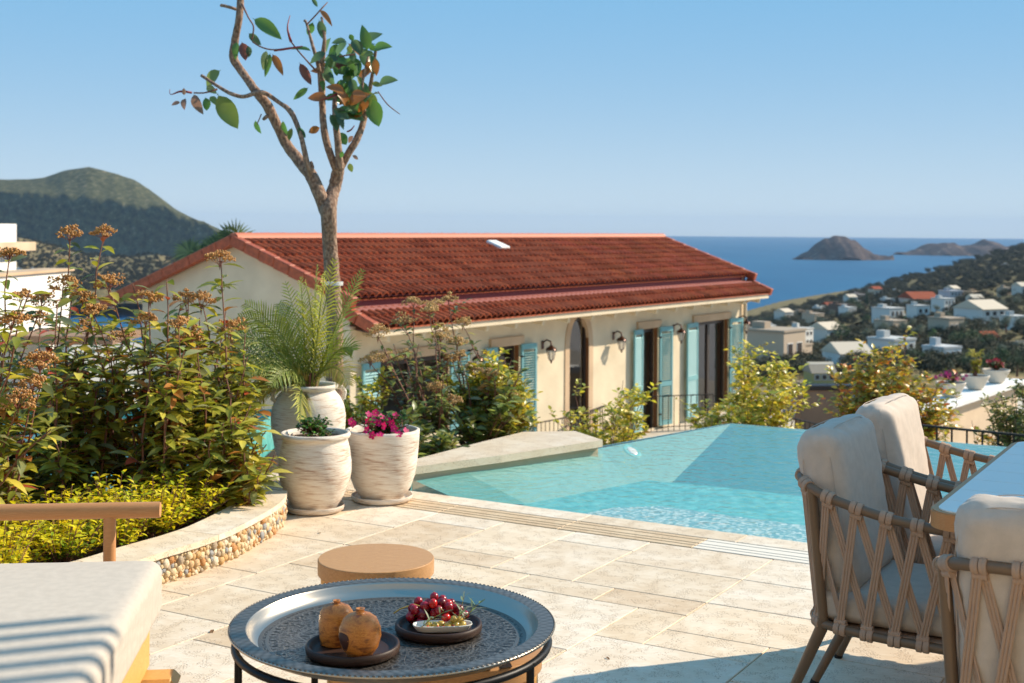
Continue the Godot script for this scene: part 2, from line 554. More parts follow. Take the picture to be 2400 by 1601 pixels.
	# hills
	for d in [["mountain", Color(0.17, 0.19, 0.13), Color(0.33, 0.33, 0.23), Color(0.54, 0.48, 0.39), 0.008], ["hillside", Color(0.36, 0.34, 0.22), Color(0.53, 0.47, 0.34), Color(0.72, 0.61, 0.48), 0.02], ["island", Color(0.24, 0.21, 0.20), Color(0.35, 0.30, 0.28), Color(0.55, 0.47, 0.41), 0.003]]:
		var h1 := noise_bytes(512, 0.014, 111, 6)
		var h2 := noise_bytes(512, 0.05, 112, 4)
		var m := mat(Color.WHITE, 1.0)
		m.albedo_texture = paint(512, func(x: int, y: int) -> Color:
			var i := y * 512 + x
			return ramp([[0.25, d[1]], [0.55, d[2]], [0.66, d[2]], [0.78, d[3]]], h1[i] / 255.0 * 0.6 + h2[i] / 255.0 * 0.4))
		m.metallic_specular = 0.1
		M[d[0]] = tri(m, Vector3.ONE * d[4])
	M.yard = tri(mat(Color(0.80, 0.75, 0.68), 0.9), Vector3(0.5, 0.5, 0.5))
	M.yard.albedo_texture = plaster
	M.road = tri(mat(Color(0.62, 0.56, 0.49), 0.95), Vector3(0.05, 0.05, 0.05))
	M.road.albedo_texture = plaster
	# metal tray
	var e1 := noise_bytes(1024, 0.035, 121, 3, FastNoiseLite.TYPE_SIMPLEX_SMOOTH, true)
	var engr := PackedByteArray()
	engr.resize(1024 * 1024)
	for y in 1024:
		for x in 1024:
			var dx := (x - 511.5) / 511.5
			var dy := (y - 511.5) / 511.5
			var r := sqrt(dx * dx + dy * dy)
			var a := atan2(dy, dx)
			var v := 150.0 + (e1[y * 1024 + x] - 128) * 0.75 if r < 0.80 else 200.0
			if r < 0.80:
				var sp := absf(sin(a * 5.0 + sin(r * 9.0) * 0.5))
				if sp < 0.03: v = 205.0
				if absf(r - 0.30) < 0.008 or absf(r - 0.56 - 0.03 * cos(a * 10.0)) < 0.008 or absf(r - 0.77) < 0.01: v = 208.0
				v += 40.0 * sin(a * 80.0) * float(absf(r - 0.735) < 0.02)
			elif r > 0.885 and r < 0.985:
				v = 175.0 + 35.0 * absf(sin(a * 46.0 + (r - 0.93) * 40.0)) + 20.0 * absf(sin(a * 46.0 - (r - 0.93) * 40.0))
			engr[y * 1024 + x] = clampi(int(v), 0, 255)
	var engr_tex := grey_tex(engr, 1024)
	var tr := mat(Color(0.60, 0.565, 0.535), 0.44, 0.8)
	tr.albedo_texture = paint(512, func(x: int, y: int) -> Color:
		var v := engr[(y * 2) * 1024 + x * 2] / 255.0
		return Color(0.22, 0.21, 0.21).lerp(Color(1, 1, 1), clampf(v * 1.5 - 0.45, 0, 1)))
	bump(tr, engr_tex, 0.28)
	M.tray = tr
	M.tray_bead = mat(Color(0.42, 0.40, 0.38), 0.5, 0.8)
	M.tray_rim = mat(Color(0.70, 0.67, 0.63), 0.30, 0.95)
	for d in [["leaf", 0.36, 0.8], ["leaf_soft", 0.5, 0.55], ["leaf_gloss", 0.28, 0.3], ["petal", 0.6, 0.6]]:
		leaf_mat(d[0], d[1], d[2])
	var bl := mat(Color.WHITE, 0.8)
	bl.vertex_color_use_as_albedo = true
	M.tinted = bl
	var ps := mat(Color.WHITE, 0.7)
	ps.vertex_color_use_as_albedo = true
	M.pebble = bump(tri(ps, Vector3(6, 6, 6)), gr_tex, 0.2)
	M.grape = mat(Color(0.56, 0.10, 0.17), 0.25)
	M.grape.subsurf_scatter_enabled = true
	M.grape.subsurf_scatter_strength = 0.25
	M.grape_red = mat(Color(0.75, 0.13, 0.12), 0.25)
	M.grape_dark = mat(Color(0.40, 0.075, 0.14), 0.3)
	M.olive_fruit = mat(Color(0.72, 0.60, 0.27), 0.25)
	M.olive_red = mat(Color(0.85, 0.25, 0.10), 0.4)
	M.china = mat(Color(0.88, 0.87, 0.84), 0.2)
	M.stalk = mat(Color(0.66, 0.56, 0.24), 0.7)

# ---------- terrace, pools, planter ----------
func g2(list: Array) -> PackedVector2Array:            # (x, depth) pairs -> (x, z)
	var p := PackedVector2Array()
	for k in range(0, list.size(), 2): p.append(Vector2(list[k], -list[k + 1]))
	return p

const POOL_A := Vector3(-0.575, 0, -7.445)
func ter(a: float, b: float, y := 0.0) -> Vector3:      # a along the pool edge, b from the edge towards the viewer
	return POOL_A + W * a - U * b + Vector3(0, y, 0)

func in_frame(p: Vector3, pad := 250.0) -> bool:
	if p.z > -0.5: return false
	var x := 1200.0 + p.x / -p.z * FOC
	var y := LEVEL + (EYE - p.y) / -p.z * FOC
	return x > -pad and x < 2400 + pad and y < 1601 + pad

func build_terrace() -> void:
	var b := MB.new()
	b.prism(g2([-0.62, 7.46, 6.2, 3.455, 9, 3.4, 9, -4, -7, -4, -7, 4.55, -1.95, 4.7, -1.6, 5.15, -1.50, 5.40, -1.36, 5.62, -1.27, 5.83, -1.17, 6.27, -1.15, 6.6, -1.2, 6.95, -1.45, 7.4, -1.5, 7.95, -0.64, 8.12, -0.62, 7.8]), -0.5, -0.006)
	var base := setting("terrace", b.done(), M.grout)
	# paving: random ashlar on a 20 cm module
	rng.seed = 4242
	var NA := 62
	var NB := 34
	var mod := 0.2035
	var taken := {}
	var sizes := [Vector2i(3, 2), Vector2i(3, 3), Vector2i(2, 2), Vector2i(2, 3), Vector2i(3, 2), Vector2i(2, 1), Vector2i(1, 2), Vector2i(1, 1)]
	var wall := g2([-7, 4.8, -2.1, 5.0, -1.85, 5.3, -1.75, 5.5, -1.62, 5.7, -1.54, 5.9, -1.44, 6.3, -1.42, 6.6, -1.46, 7.0, -1.68, 7.4, -1.73, 7.95, -3, 9, -7, 9])
	var meshes := {}
	for ib in NB:
		for ia in NA:
			if taken.has(Vector2i(ia, ib)): continue
			var pick := Vector2i(1, 1)
			var order := range(6)
			for tries in 6:
				var s: Vector2i = sizes[rng.randi_range(0, 5)]
				var ok := ia + s.x <= NA and ib + s.y <= NB
				if ok:
					for x in s.x:
						for y in s.y:
							if taken.has(Vector2i(ia + x, ib + y)): ok = false
				if ok:
					pick = s
					break
			if pick == Vector2i(1, 1):
				for s in [Vector2i(2, 1), Vector2i(1, 2)]:
					if not taken.has(Vector2i(ia + s.x - 1, ib + s.y - 1)) and ia + s.x <= NA and ib + s.y <= NB:
						pick = s
						break
			for x in pick.x:
				for y in pick.y: taken[Vector2i(ia + x, ib + y)] = true
			var c := ter((ia + pick.x / 2.0) * mod - 3.2, 0.392 + (ib + pick.y / 2.0) * mod)
			if not in_frame(c, 420) or Geometry2D.is_point_in_polygon(Vector2(c.x, c.z), wall): continue
			if not meshes.has(pick): meshes[pick] = box_mesh(Vector3(pick.x * mod - 0.0045, 0.03, pick.y * mod - 0.0045), 0.0025)
			var o := part("paving_slab", meshes[pick], M["trav%d" % rng.randi_range(0, 5)], base, Transform3D(Basis(W, Vector3.UP, -U), c + Vector3(0, -0.0152 + rng.randf_range(-0.0006, 0.0006), 0)))
	# overflow grating along the pool: stone bars with open slots between them
	var rows := [[0.002, 0.168], [0.180, 0.040], [0.228, 0.058], [0.294, 0.038], [0.340, 0.042]]
	b = MB.new()
	b.face([ter(-0.9, 0.392, -0.004), ter(8, 0.392, -0.004), ter(8, 0.0, -0.004), ter(-0.9, 0.0, -0.004)])
	var grate := setting("drain_channel", b.done(), M.dark_gap)
	for r in rows.size():
		var L: float = [0.86, 0.72, 0.72, 0.72, 0.72][r]
		var mesh := box_mesh(Vector3(L - 0.004, 0.03, rows[r][1]), 0.002)
		for k in range(-1, 12):
			var a := (-0.55 if r == 0 else -0.27) + (k + 0.5) * L
			var c := ter(a, rows[r][0] + rows[r][1] / 2.0)
			if not in_frame(c, 400): continue
			var white: bool = r > 0 and k >= 3
			part("coping_slab" if r == 0 else "grating_bar", mesh, (M.slot_white if white else M.slot) if r > 0 else M["trav%d" % ((k * 2 + 2) % 4)], grate, Transform3D(Basis(W, Vector3.UP, -U), c + Vector3(0, -0.015, 0)))

func build_pool() -> void:
	var A := Vector3(-0.575, 0, -7.45)
	var A2 := Vector3(-0.59, 0, -7.84)
	var B := Vector3(1.735, 0, -10.24)
	var C := B + W * 6.2
	var D := A + W * 8.2
	var wl := -0.014
	var b := MB.new()
	# basin: floor, sloping side, walls; the water bends sight lines, so the bed shows much higher than it lies
	var fl := -0.34
	b.prism(PackedVector2Array([Vector2(A.x - 0.1, A.z + 0.15), Vector2(A2.x - 0.1, A2.z), Vector2(B.x, B.z - 0.02), Vector2(C.x, C.z), Vector2(D.x, D.z + 0.3)]), fl - 0.3, fl)
	var basin := setting("swimming_pool", b.done(), M.pool_floor)
	b = MB.new()
	var y := Vector3.UP
	for e in [[A, A2], [C, D], [D, A]]:
		b.face([e[1] + y * fl, e[0] + y * fl, e[0] + y * (wl - 0.004), e[1] + y * (wl - 0.004)])
	part("pool_lining", b.done(), M.pool_wall, basin)
	# the two far sides slope down to the bed and meet in a crease
	b = MB.new()
	var low := [Vector3(-0.25, -0.11, -7.62), Vector3(0.10, -0.16, -7.85), Vector3(0.93, -0.335, -8.68)]
	var top := [Vector3(-0.57, wl - 0.006, -7.83), Vector3(-0.28, wl - 0.006, -8.12), Vector3(0.62, wl - 0.006, -9.05), Vector3(1.733, wl - 0.006, -10.235)]
	for k in 2: b.face([low[k], low[k + 1], top[k + 1], top[k]])
	b.face([low[2], top[3], top[2]])
	part("sloping_side", b.done(), M.pool_wall, basin)
	b = MB.new()
	var fe := ter(8, -1.7, -0.335)
	b.face([low[2], fe, C + y * (wl - 0.006), top[3]])
	part("sloping_side", b.done(), M.pool_floor, basin)
	b = MB.new()
	var st := PackedVector2Array()
	for p in [[0.12, -0.02], [0.37, 0.63], [0.69, 1.75], [1.2, 1.80], [8, 1.70], [8, -0.02]]:
		var q := ter(p[0], -p[1])
		st.append(Vector2(q.x, q.z))
	b.prism(st, fl - 0.2, -0.155)
	part("step", b.done(), M.pool_step, basin)
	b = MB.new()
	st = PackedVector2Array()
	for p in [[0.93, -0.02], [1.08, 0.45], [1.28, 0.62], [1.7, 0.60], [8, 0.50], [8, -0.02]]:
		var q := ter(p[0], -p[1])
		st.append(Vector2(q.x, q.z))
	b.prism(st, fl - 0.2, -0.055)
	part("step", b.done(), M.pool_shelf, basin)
	# pool light on the sloping side
	var pn: Vector3 = (top[3] - low[2]).cross(top[2] - low[2]).normalized()
	if pn.y < 0: pn = -pn
	var ry := ray(1452, 1036)
	var lp: Vector3 = Vector3(0, EYE, 0) + ry * (pn.dot(low[2] - Vector3(0, EYE, 0)) / pn.dot(ry))
	b = MB.new()
	b.lathe([Vector2(0.042, 0.0), Vector2(0.039, 0.005), Vector2(0.028, 0.007), Vector2(0.0, 0.008)], 24)
	var lamp := thing("pool_lamp", "round white lamp set in the sloping side of the swimming pool", "pool lamp", lp)
	lamp.transform.basis = axes(Vector3(1, 0, 0) - pn * pn.x, pn)
	part("lens", b.done(), M.china, lamp)
	b = MB.new()
	b.lathe([Vector2(0.072, 0.0005), Vector2(0.07, 0.003), Vector2(0.046, 0.004), Vector2(0.043, 0.0)], 24)
	part("trim_ring", b.done(), M.pool_step, lamp)
	# water
	var keep := MB.new()
	keep.face([Vector3(A.x, wl, A.z), Vector3(D.x, wl, D.z), Vector3(C.x, wl, C.z), Vector3(B.x, wl, B.z), Vector3(A2.x, wl, A2.z)])
	setting("pool_water", keep.done(), M.water)
	# outer face of the overflow edge
	b = MB.new()
	var N := (B - A2).normalized().cross(Vector3.UP) * -0.12
	var e1 := A2.lerp(B, 0.5)
	var N2 := W.cross(Vector3.UP) * 0.12
	b.face([e1 + N + y * -1.6, e1 + N + y * (wl - 0.03), B + N + y * (wl - 0.03), B + N + y * -1.6])
	b.face([B + N2 + y * -1.6, B + N2 + y * (wl - 0.03), C + N2 + y * (wl - 0.03), C + N2 + y * -1.6])
	b.face([e1 + y * (wl - 0.003), B + y * (wl - 0.003), B + N + y * (wl - 0.03), e1 + N + y * (wl - 0.03)])
	b.face([B + y * (wl - 0.003), C + y * (wl - 0.003), C + N2 + y * (wl - 0.03), B + N2 + y * (wl - 0.03)])
	setting("pool_outer_wall", b.done(), M.pool_wall)
	# stone seat wall along the left side
	b = MB.new()
	b.prism(g2([-0.60, 7.83, -0.06, 8.27, 0.63, 8.90, 0.46, 9.29, 0.09, 9.235, -0.2, 8.78, -0.60, 8.10]), 0.015, 0.062)
	var cw := thing("pool_side_wall", "low stone wall with a smooth grey coping along the pool side", "wall")
	part("coping_slab", b.done(), M.coping, cw)
	b = MB.new()
	b.prism(g2([-0.59, 7.86, -0.07, 8.30, 0.60, 8.92, 0.44, 9.27, 0.1, 9.21, -0.18, 8.77, -0.59, 8.08]), -1.6, 0.013)
	part("wall_body", b.done(), M.sand_wall, cw)
	# the second pool behind the hedge
	b = MB.new()
	b.prism(g2([-8, 6.95, -1.88, 7.05, -1.88, 10.6, -8, 10.6]), -0.7, -0.45)
	var second := setting("garden_pool", b.done(), M.pool_step)
	b = MB.new()
	for e in [[-8, 6.96, -1.89, 7.06], [-1.89, 7.06, -1.89, 10.59], [-1.89, 10.59, -8, 10.59]]:
		var p := Vector3(e[0], 0, -e[1])
		var q := Vector3(e[2], 0, -e[3])
		b.face([q + y * -0.45, p + y * -0.45, p + y * 0.02, q + y * 0.02])
	part("pool_lining", b.done(), M.pool_step, second)
	b = MB.new()
	b.face([Vector3(-8, -0.03, -6.97), Vector3(-1.9, -0.03, -7.07), Vector3(-1.9, -0.03, -10.58), Vector3(-8, -0.03, -10.58)])
	setting("garden_pool_water", b.done(), M.water)
	# garden soil
	b = MB.new()
	b.prism(g2([-7, 4.6, -2.05, 4.85, -1.72, 5.25, -1.60, 5.48, -1.49, 5.85, -1.44, 6.19, -1.36, 6.70, -1.40, 7.05, -1.50, 7.45, -1.52, 7.95, -1.87, 7.95, -1.87, 7.03, -7, 6.93]), -1.6, 0.07)
	setting("garden_bed", b.done(), M.soil)
	b = MB.new()
	b.prism(g2([-1.52, 7.96, -0.66, 8.14, -0.25, 8.85, 0.05, 9.29, 0.44, 9.33, 0.2, 10.2, -1.0, 10.8, -1.87, 10.5, -1.87, 7.96]), -1.6, -0.25)
	setting("garden_bed", b.done(), M.soil)

func curve_pts(list: Array, step: float) -> Array:
	var c := Curve3D.new()
	for i in range(0, list.size(), 2):
		var p := Vector3(list[i], 0, -list[i + 1])
		var a: Vector3 = Vector3(list[maxi(i - 2, 0)], 0, -list[maxi(i - 1, 1)])
		var d: Vector3 = Vector3(list[mini(i + 2, list.size() - 2)], 0, -list[mini(i + 3, list.size() - 1)])
		var t := (d - a) / 6.0
		c.add_point(p, -t, t)
	var n := int(c.get_baked_length() / step)
	var out := []
	for k in n + 1: out.append(c.sample_baked(c.get_baked_length() * k / n))
	return out

func pebble_mesh(seed_: int) -> ArrayMesh:
	var b := MB.new()
	b.ball(Transform3D(), 4, 7)
	var ns := FastNoiseLite.new()
	ns.seed = seed_
	ns.frequency = 0.9
	for i in b.v.size(): b.v[i] *= 1.0 + ns.get_noise_3dv(b.v[i]) * 0.42
	smooth(b)
	return b.done()

func build_planter() -> void:
	var outer := curve_pts([-3.2, 4.42, -2.4, 4.55, -1.95, 4.72, -1.62, 5.12, -1.47, 5.42, -1.36, 5.61, -1.265, 5.83, -1.225, 5.99, -1.165, 6.28, -1.145, 6.52, -1.165, 6.72], 0.03)
	var wall := thing("planter_wall", "low curved planter wall of tan pebbles with a travertine coping", "planter wall")
	var H := 0.115
	var b := MB.new()
	for i in outer.size() - 1:
		var p: Vector3 = outer[i]
		var q: Vector3 = outer[i + 1]
		b.face([p, q, q + Vector3(0, H, 0), p + Vector3(0, H, 0)])
	var en: Vector3 = outer[-1]
	b.face([en, en + Vector3(-0.22, 0, -0.03), en + Vector3(-0.22, H, -0.03), en + Vector3(0, H, 0)])
	part("mortar", b.done(), M.grout, wall)
	# coping in six slabs
	var N := outer.size()
	var cuts := [0, int(N * 0.2), int(N * 0.37), int(N * 0.54), int(N * 0.72), int(N * 0.88), N - 1]
	for k in cuts.size() - 1:
		var o := PackedVector2Array()
		var inn := PackedVector2Array()
		var idx := range(cuts[k], cuts[k + 1], 2)
		idx.append(cuts[k + 1])
		for i in idx:
			var d: Vector3 = (outer[mini(i + 1, N - 1)] - outer[maxi(i - 1, 0)]).normalized()
			var side := Vector3(-d.z, 0, d.x)              # to the terrace side
			var gap := d * (0.0015 if i == cuts[k] else (-0.002 if i == cuts[k + 1] else 0.0))
			var p: Vector3 = outer[i] + side * 0.014 + gap
			var q: Vector3 = outer[i] - side * 0.205 + gap
			o.append(Vector2(p.x, p.z)); inn.append(Vector2(q.x, q.z))
		inn.reverse()
		o.append_array(inn)
		b = MB.new()
		b.prism(o, H + 0.001, H + 0.027)
		part("coping_slab", b.done(), M["trav%d" % (k % 4)], wall)
	# pebbles: about 300 in view as parts
	rng.seed = 77
	var shapes := []
	for k in 5: shapes.append(pebble_mesh(k + 3))
	var tones := []
	for c in [Color(0.80, 0.64, 0.42), Color(0.86, 0.76, 0.60), Color(0.74, 0.52, 0.30), Color(0.90, 0.83, 0.72), Color(0.68, 0.60, 0.50), Color(0.82, 0.68, 0.50), Color(0.60, 0.60, 0.60)]:
		tones.append(bump(tri(mat(c, 0.65), Vector3(6, 6, 6)), M.grain, 0.3))
	var placed := []
	var n_part := 0
	var rest := []
	for t in 9000:
		var f := rng.randf_range(0.30, 0.999)
		var at := f * (N - 1)
		var i := int(at)
		var p: Vector3 = outer[i].lerp(outer[mini(i + 1, N - 1)], at - i)
		var r := rng.randf_range(0.011, 0.021) if t < 3500 else rng.randf_range(0.006, 0.010)
		var yy := rng.randf_range(r * 0.7, H - r * 0.75)
		var s := at * 0.03
		var ok := true
		for q in placed:
			var need: float = (r + q.z) * 0.80
			if absf(q.x - s) < need and Vector2(q.x - s, q.y - yy).length() < need:
				ok = false
				break
		if not ok: continue
		placed.append(Vector3(s, yy, r))
		var d: Vector3 = (outer[mini(i + 1, N - 1)] - outer[i]).normalized()
		var side := Vector3(-d.z, 0, d.x)
		var bs := Basis(d, Vector3.UP, side).rotated(side, rng.randf_range(-0.6, 0.6)).scaled_local(Vector3(r * rng.randf_range(0.9, 1.3), r * rng.randf_range(0.85, 1.15), r * 0.85))
		var xf := Transform3D(bs, p + Vector3(0, yy, 0) + side * r * 0.12)
		if n_part < 300 and f > 0.42:
			part("pebble", shapes[rng.randi_range(0, 4)], tones[rng.randi_range(0, 6) if rng.randf() < 0.75 else 1], wall, xf)
			n_part += 1
		else: rest.append(xf)
	if rest.size(): copies("pebbles", shapes[0], tones[1], rest, [], wall)

# ---------- the house with the red roof ----------
var HU := Vector3(sin(deg_to_rad(34.34)), 0, -cos(deg_to_rad(34.34)))
var HV := Vector3(cos(deg_to_rad(34.34)), 0, sin(deg_to_rad(34.34)))
const HR := Vector3(-4.516, 0, -21.087)               # below the near end of the ridge
const YARD := -2.80
func hp(s: float, w: float, y: float) -> Vector3:
	return HR + HU * s + HV * w + Vector3(0, y, 0)

func hbox(b: MB, s0: float, s1: float, w0: float, w1: float, y0: float, y1: float, bev := 0.0) -> void:
	b.box(Vector3(s1 - s0, y1 - y0, w1 - w0), Transform3D(Basis(HU, Vector3.UP, HV), hp((s0 + s1) / 2, (w0 + w1) / 2, (y0 + y1) / 2)), bev)

func roof_tile_mesh() -> ArrayMesh:
	var b := MB.new()
	var n := 14
	var L := 0.30
	var wd := 0.336
	for half in 2:
		pass
	var prev := []
	for i in n + 1:
		var f := float(i) / n
		var ph := fmod(f * 2.0, 1.0)
		if i == n: ph = 1.0
		var y := 0.068 * pow(sin(PI * ph), 0.9)
		var x := (f - 0.5) * wd
		var dy := 0.068 * PI * cos(PI * ph) * 2.0 / wd
		var nn := Vector3(-dy, 1, 0).normalized()
		var col := [b.vert(Vector3(x, y - 0.02, -L / 2 - 0.02), nn), b.vert(Vector3(x, y + 0.018, L / 2), nn), b.vert(Vector3(x, y + 0.018, L / 2), Vector3.BACK), b.vert(Vector3(x, y - 0.012, L / 2), Vector3.BACK)]
		if i > 0:
			b.tri(prev[0], prev[1], col[1]); b.tri(prev[0], col[1], col[0])
			b.tri(prev[2], prev[3], col[3]); b.tri(prev[2], col[3], col[2])
		prev = col
	return b.done()

func build_house() -> void:
	var house := thing("villa", "cream villa with a red tiled roof and turquoise shutters", "house")
	rng.seed = 909
	var rx := 1.30                       # ridge height
	var slope := 0.87 / 2.44
	var LEN := 14.79
	var cosa := 1.0 / sqrt(1.0 + slope * slope)
	var dn := (HV - Vector3(0, slope, 0)).normalized()
	var nr := (HV * slope + Vector3.UP).normalized()
	var roof := Node3D.new()
	roof.name = "roof"
	house.add_child(roof)
	# boarding below the tiles
	var b := MB.new()
	b.face([hp(0.02, 2.42, rx - slope * 2.42 - 0.05), hp(LEN - 0.02, 2.42, rx - slope * 2.42 - 0.05), hp(LEN - 0.02, 0, rx - 0.05), hp(0.02, 0, rx - 0.05)])
	b.face([hp(0.02, 0, rx - 0.02), hp(LEN, 0, rx - 0.02), hp(LEN, -3.1, rx - 0.02 - slope * 3.1), hp(0.02, -3.1, rx - 0.02 - slope * 3.1)])
	b.face([hp(0.02, 3.0, 0.0 - 0.03), hp(LEN, 3.0, -0.03), hp(LEN, 2.3, 0.27), hp(0.02, 2.3, 0.27)])
	part("roof_boarding", b.done(), M.roof_verge, roof)
	# tiles, the nearest as parts
	var mesh := roof_tile_mesh()
	var all := []
	var bas := Basis(HU, nr, dn)
	for r in 9:
		for c in 44:
			var w := (r + 0.5) * 2.44 / 9.0
			var s := (c + 0.5) * 0.336
			all.append([s, Transform3D(bas.rotated(nr, rng.randf_range(-0.008, 0.008)), hp(s, w, rx - slope * w) + nr * rng.randf_range(-0.002, 0.003))])
	var slope2 := 0.40
	var dn2 := (HV - Vector3(0, slope2, 0)).normalized()
	var nr2 := (HV * slope2 + Vector3.UP).normalized()
	for r in 2:
		for c in 44:
			var w := 2.44 + (r + 0.5) * 0.28
			var s := (c + 0.5) * 0.336
			all.append([s - 1.5, Transform3D(Basis(HU, nr2, dn2), hp(s, w, 0.01 + slope2 * (3.0 - w)))])
	all.sort_custom(func(p, q): return p[0] < q[0])
	var rest := []
	for k in all.size():
		if k < 300: part("roof_tile", mesh, M["roof%d" % rng.randi_range(0, 3)], roof, all[k][1])
		else: rest.append(all[k][1])
	var tints := []
	for k in rest.size():
		var c := Color(0.67, 0.34, 0.235).srgb_to_linear()
		var v := rng.randf_range(0.72, 1.25)
		tints.append(Color(c.r * v, c.g * v * rng.randf_range(0.9, 1.12), c.b * v * rng.randf_range(0.85, 1.2)))
	copies("roof_tiles", mesh, M.roof_mixed, rest, tints, roof)
	# flashing between the two roofs
	b = MB.new()
	hbox(b, 0.05, LEN - 0.05, 2.31, 2.34, 0.15, 0.44)
	part("flashing", b.done(), M.flashing, roof)
	b = MB.new()
	var f0 := hp(0.0, 2.34, 0.335)
	b.face([hp(-0.02, 2.54, 0.262), hp(LEN + 0.02, 2.54, 0.262), hp(LEN + 0.02, 2.34, 0.285), hp(-0.02, 2.34, 0.285)])
	b.face([hp(-0.02, 2.54, 0.225), hp(LEN + 0.02, 2.54, 0.225), hp(LEN + 0.02, 2.54, 0.262), hp(-0.02, 2.54, 0.262)])
	part("flashing", b.done(), M.flashing_pale, roof)
	# ridge and verge tiles
	b = MB.new()
	var arc := []
	for k in 9: arc.append(Vector2(cos(PI * k / 8.0) * 0.115, sin(PI * k / 8.0) * 0.085))
	for k in 8:
		b.face([Vector3(-0.2, arc[k].y, arc[k].x), Vector3(0.2, arc[k].y * 1.06, arc[k].x * 1.06), Vector3(0.2, arc[k + 1].y * 1.06, arc[k + 1].x * 1.06), Vector3(-0.2, arc[k + 1].y, arc[k + 1].x)])
	b.face([Vector3(-0.2, 0, 0.115), Vector3(-0.2, 0.06, 0.08), Vector3(-0.2, 0.085, 0), Vector3(-0.2, 0.06, -0.08), Vector3(-0.2, 0, -0.115)])
	var ridge := b.done()
	for k in 37: part("ridge_tile", ridge, M.roof_ridge, roof, Transform3D(Basis(HU, Vector3.UP, HV), hp(0.2 + k * 0.4, 0, rx + 0.025)))
	var verge := box_mesh(Vector3(0.14, 0.17, 0.34), 0.012)
	for side in [0.0, LEN]:
		for k in 8: part("verge_tile", verge, M.roof_verge, roof, Transform3D(bas.rotated(HU, -0.03), hp(side, 0.16 + k * 0.325, rx - slope * (0.16 + k * 0.325) - 0.01)))
		for k in 2: part("verge_tile", verge, M.roof_verge, roof, Transform3D(Basis(HU, nr2, dn2), hp(side, 2.52 + k * 0.33, 0.01 + slope2 * (3.0 - 2.52 - k * 0.33))))
		var dnb := (-HV - Vector3(0, slope, 0)).normalized()
		var nb := (-HV * slope + Vector3.UP).normalized()
		for k in 10: part("verge_tile", verge, M.roof_verge, roof, Transform3D(Basis(-HU, nb, dnb), hp(side, -0.16 - k * 0.325, rx - slope * (0.16 + k * 0.325) - 0.01)))
	# skylight
	b = MB.new()
	b.box(Vector3(0.34, 0.07, 0.40), Transform3D(bas, hp(6.75, 0.52, rx - slope * 0.52 + 0.065)), 0.02)
	part("skylight", b.done(), M.white_wall, roof)
	# eaves board, rafter ends
	b = MB.new()
	hbox(b, 0.06, LEN - 0.05, 2.90, 2.96, -0.13, -0.035)
	part("eaves_board", b.done(), M.stucco, house)
	b = MB.new()
	b.face([hp(0.1, 2.93, -0.10), hp(LEN - 0.1, 2.93, -0.10), hp(LEN - 0.1, 2.36, -0.03), hp(0.1, 2.36, -0.03)])
	part("soffit", b.done(), M.stucco, house)
	for k in 17:
		b = MB.new()
		var s := 0.5 + k * 0.87
		b.box(Vector3(0.085, 0.12, 0.5), Transform3D(Basis(HU, Vector3.UP, HV).rotated(HU, 0.15), hp(s, 2.62, -0.14)), 0.01)
		part("rafter_end", b.done(), M.stucco, house)
	# facade with openings
	var holes := [[0.79, 2.63, -1.9, -0.6], [4.0, 4.75, -2.75, -0.6], [6.50, 7.22, -2.75, -0.2], [9.35, 10.10, -2.75, -0.6], [11.95, 13.65, -2.75, -0.6]]
	var w0 := 2.38
	var ss := [0.15]
	for h in holes: ss.append_array([h[0], h[1]])
	ss.append(14.55)
	var ys := [YARD - 0.5, -2.75, -1.9, -0.6, -0.2, 0.02]
	b = MB.new()
	for i in ss.size() - 1:
		for j in ys.size() - 1:
			var sm: float = (ss[i] + ss[i + 1]) / 2
			var ym: float = (ys[j] + ys[j + 1]) / 2
			var open := false
			for h in holes:
				if sm > h[0] and sm < h[1] and ym > h[2] and ym < h[3]: open = true
			if not open: b.face([hp(ss[i], w0, ys[j]), hp(ss[i + 1], w0, ys[j]), hp(ss[i + 1], w0, ys[j + 1]), hp(ss[i], w0, ys[j + 1])])
	for h in holes:
		var q := w0 - 0.18
		b.face([hp(h[0], w0, h[2]), hp(h[0], w0, h[3]), hp(h[0], q, h[3]), hp(h[0], q, h[2])])
		b.face([hp(h[1], w0, h[3]), hp(h[1], w0, h[2]), hp(h[1], q, h[2]), hp(h[1], q, h[3])])
		b.face([hp(h[0], w0, h[3]), hp(h[1], w0, h[3]), hp(h[1], q, h[3]), hp(h[0], q, h[3])])
	# gable ends and back
	for s in [0.15, 14.55]:
		var pts := [hp(s, w0, YARD - 0.5), hp(s, w0, rx - 0.06 - slope * w0), hp(s, 0, rx - 0.06), hp(s, -w0, rx - 0.06 - slope * w0), hp(s, -w0, YARD - 0.5)]
		if s > 1: pts.reverse()
		b.face(pts)
	b.face([hp(0.15, -w0, YARD - 0.5), hp(0.15, -w0, 0.4), hp(14.55, -w0, 0.4), hp(14.55, -w0, YARD - 0.5)])
	part("wall", b.done(), M.stucco, house)
	b = MB.new()
	hbox(b, 0.03, 0.16, w0 - 0.02, w0 + 0.12, YARD, 0.0)
	part("corner_pilaster", b.done(), M.stucco, house)
	b = MB.new()
	b.tube([hp(14.5, w0 + 0.07, YARD), hp(14.5, w0 + 0.07, -0.25), hp(14.5, w0 + 0.5, -0.05)], 0.045, 8)
	part("downpipe", b.done(), M.stucco, house)
	# rooms behind the openings
	b = MB.new()
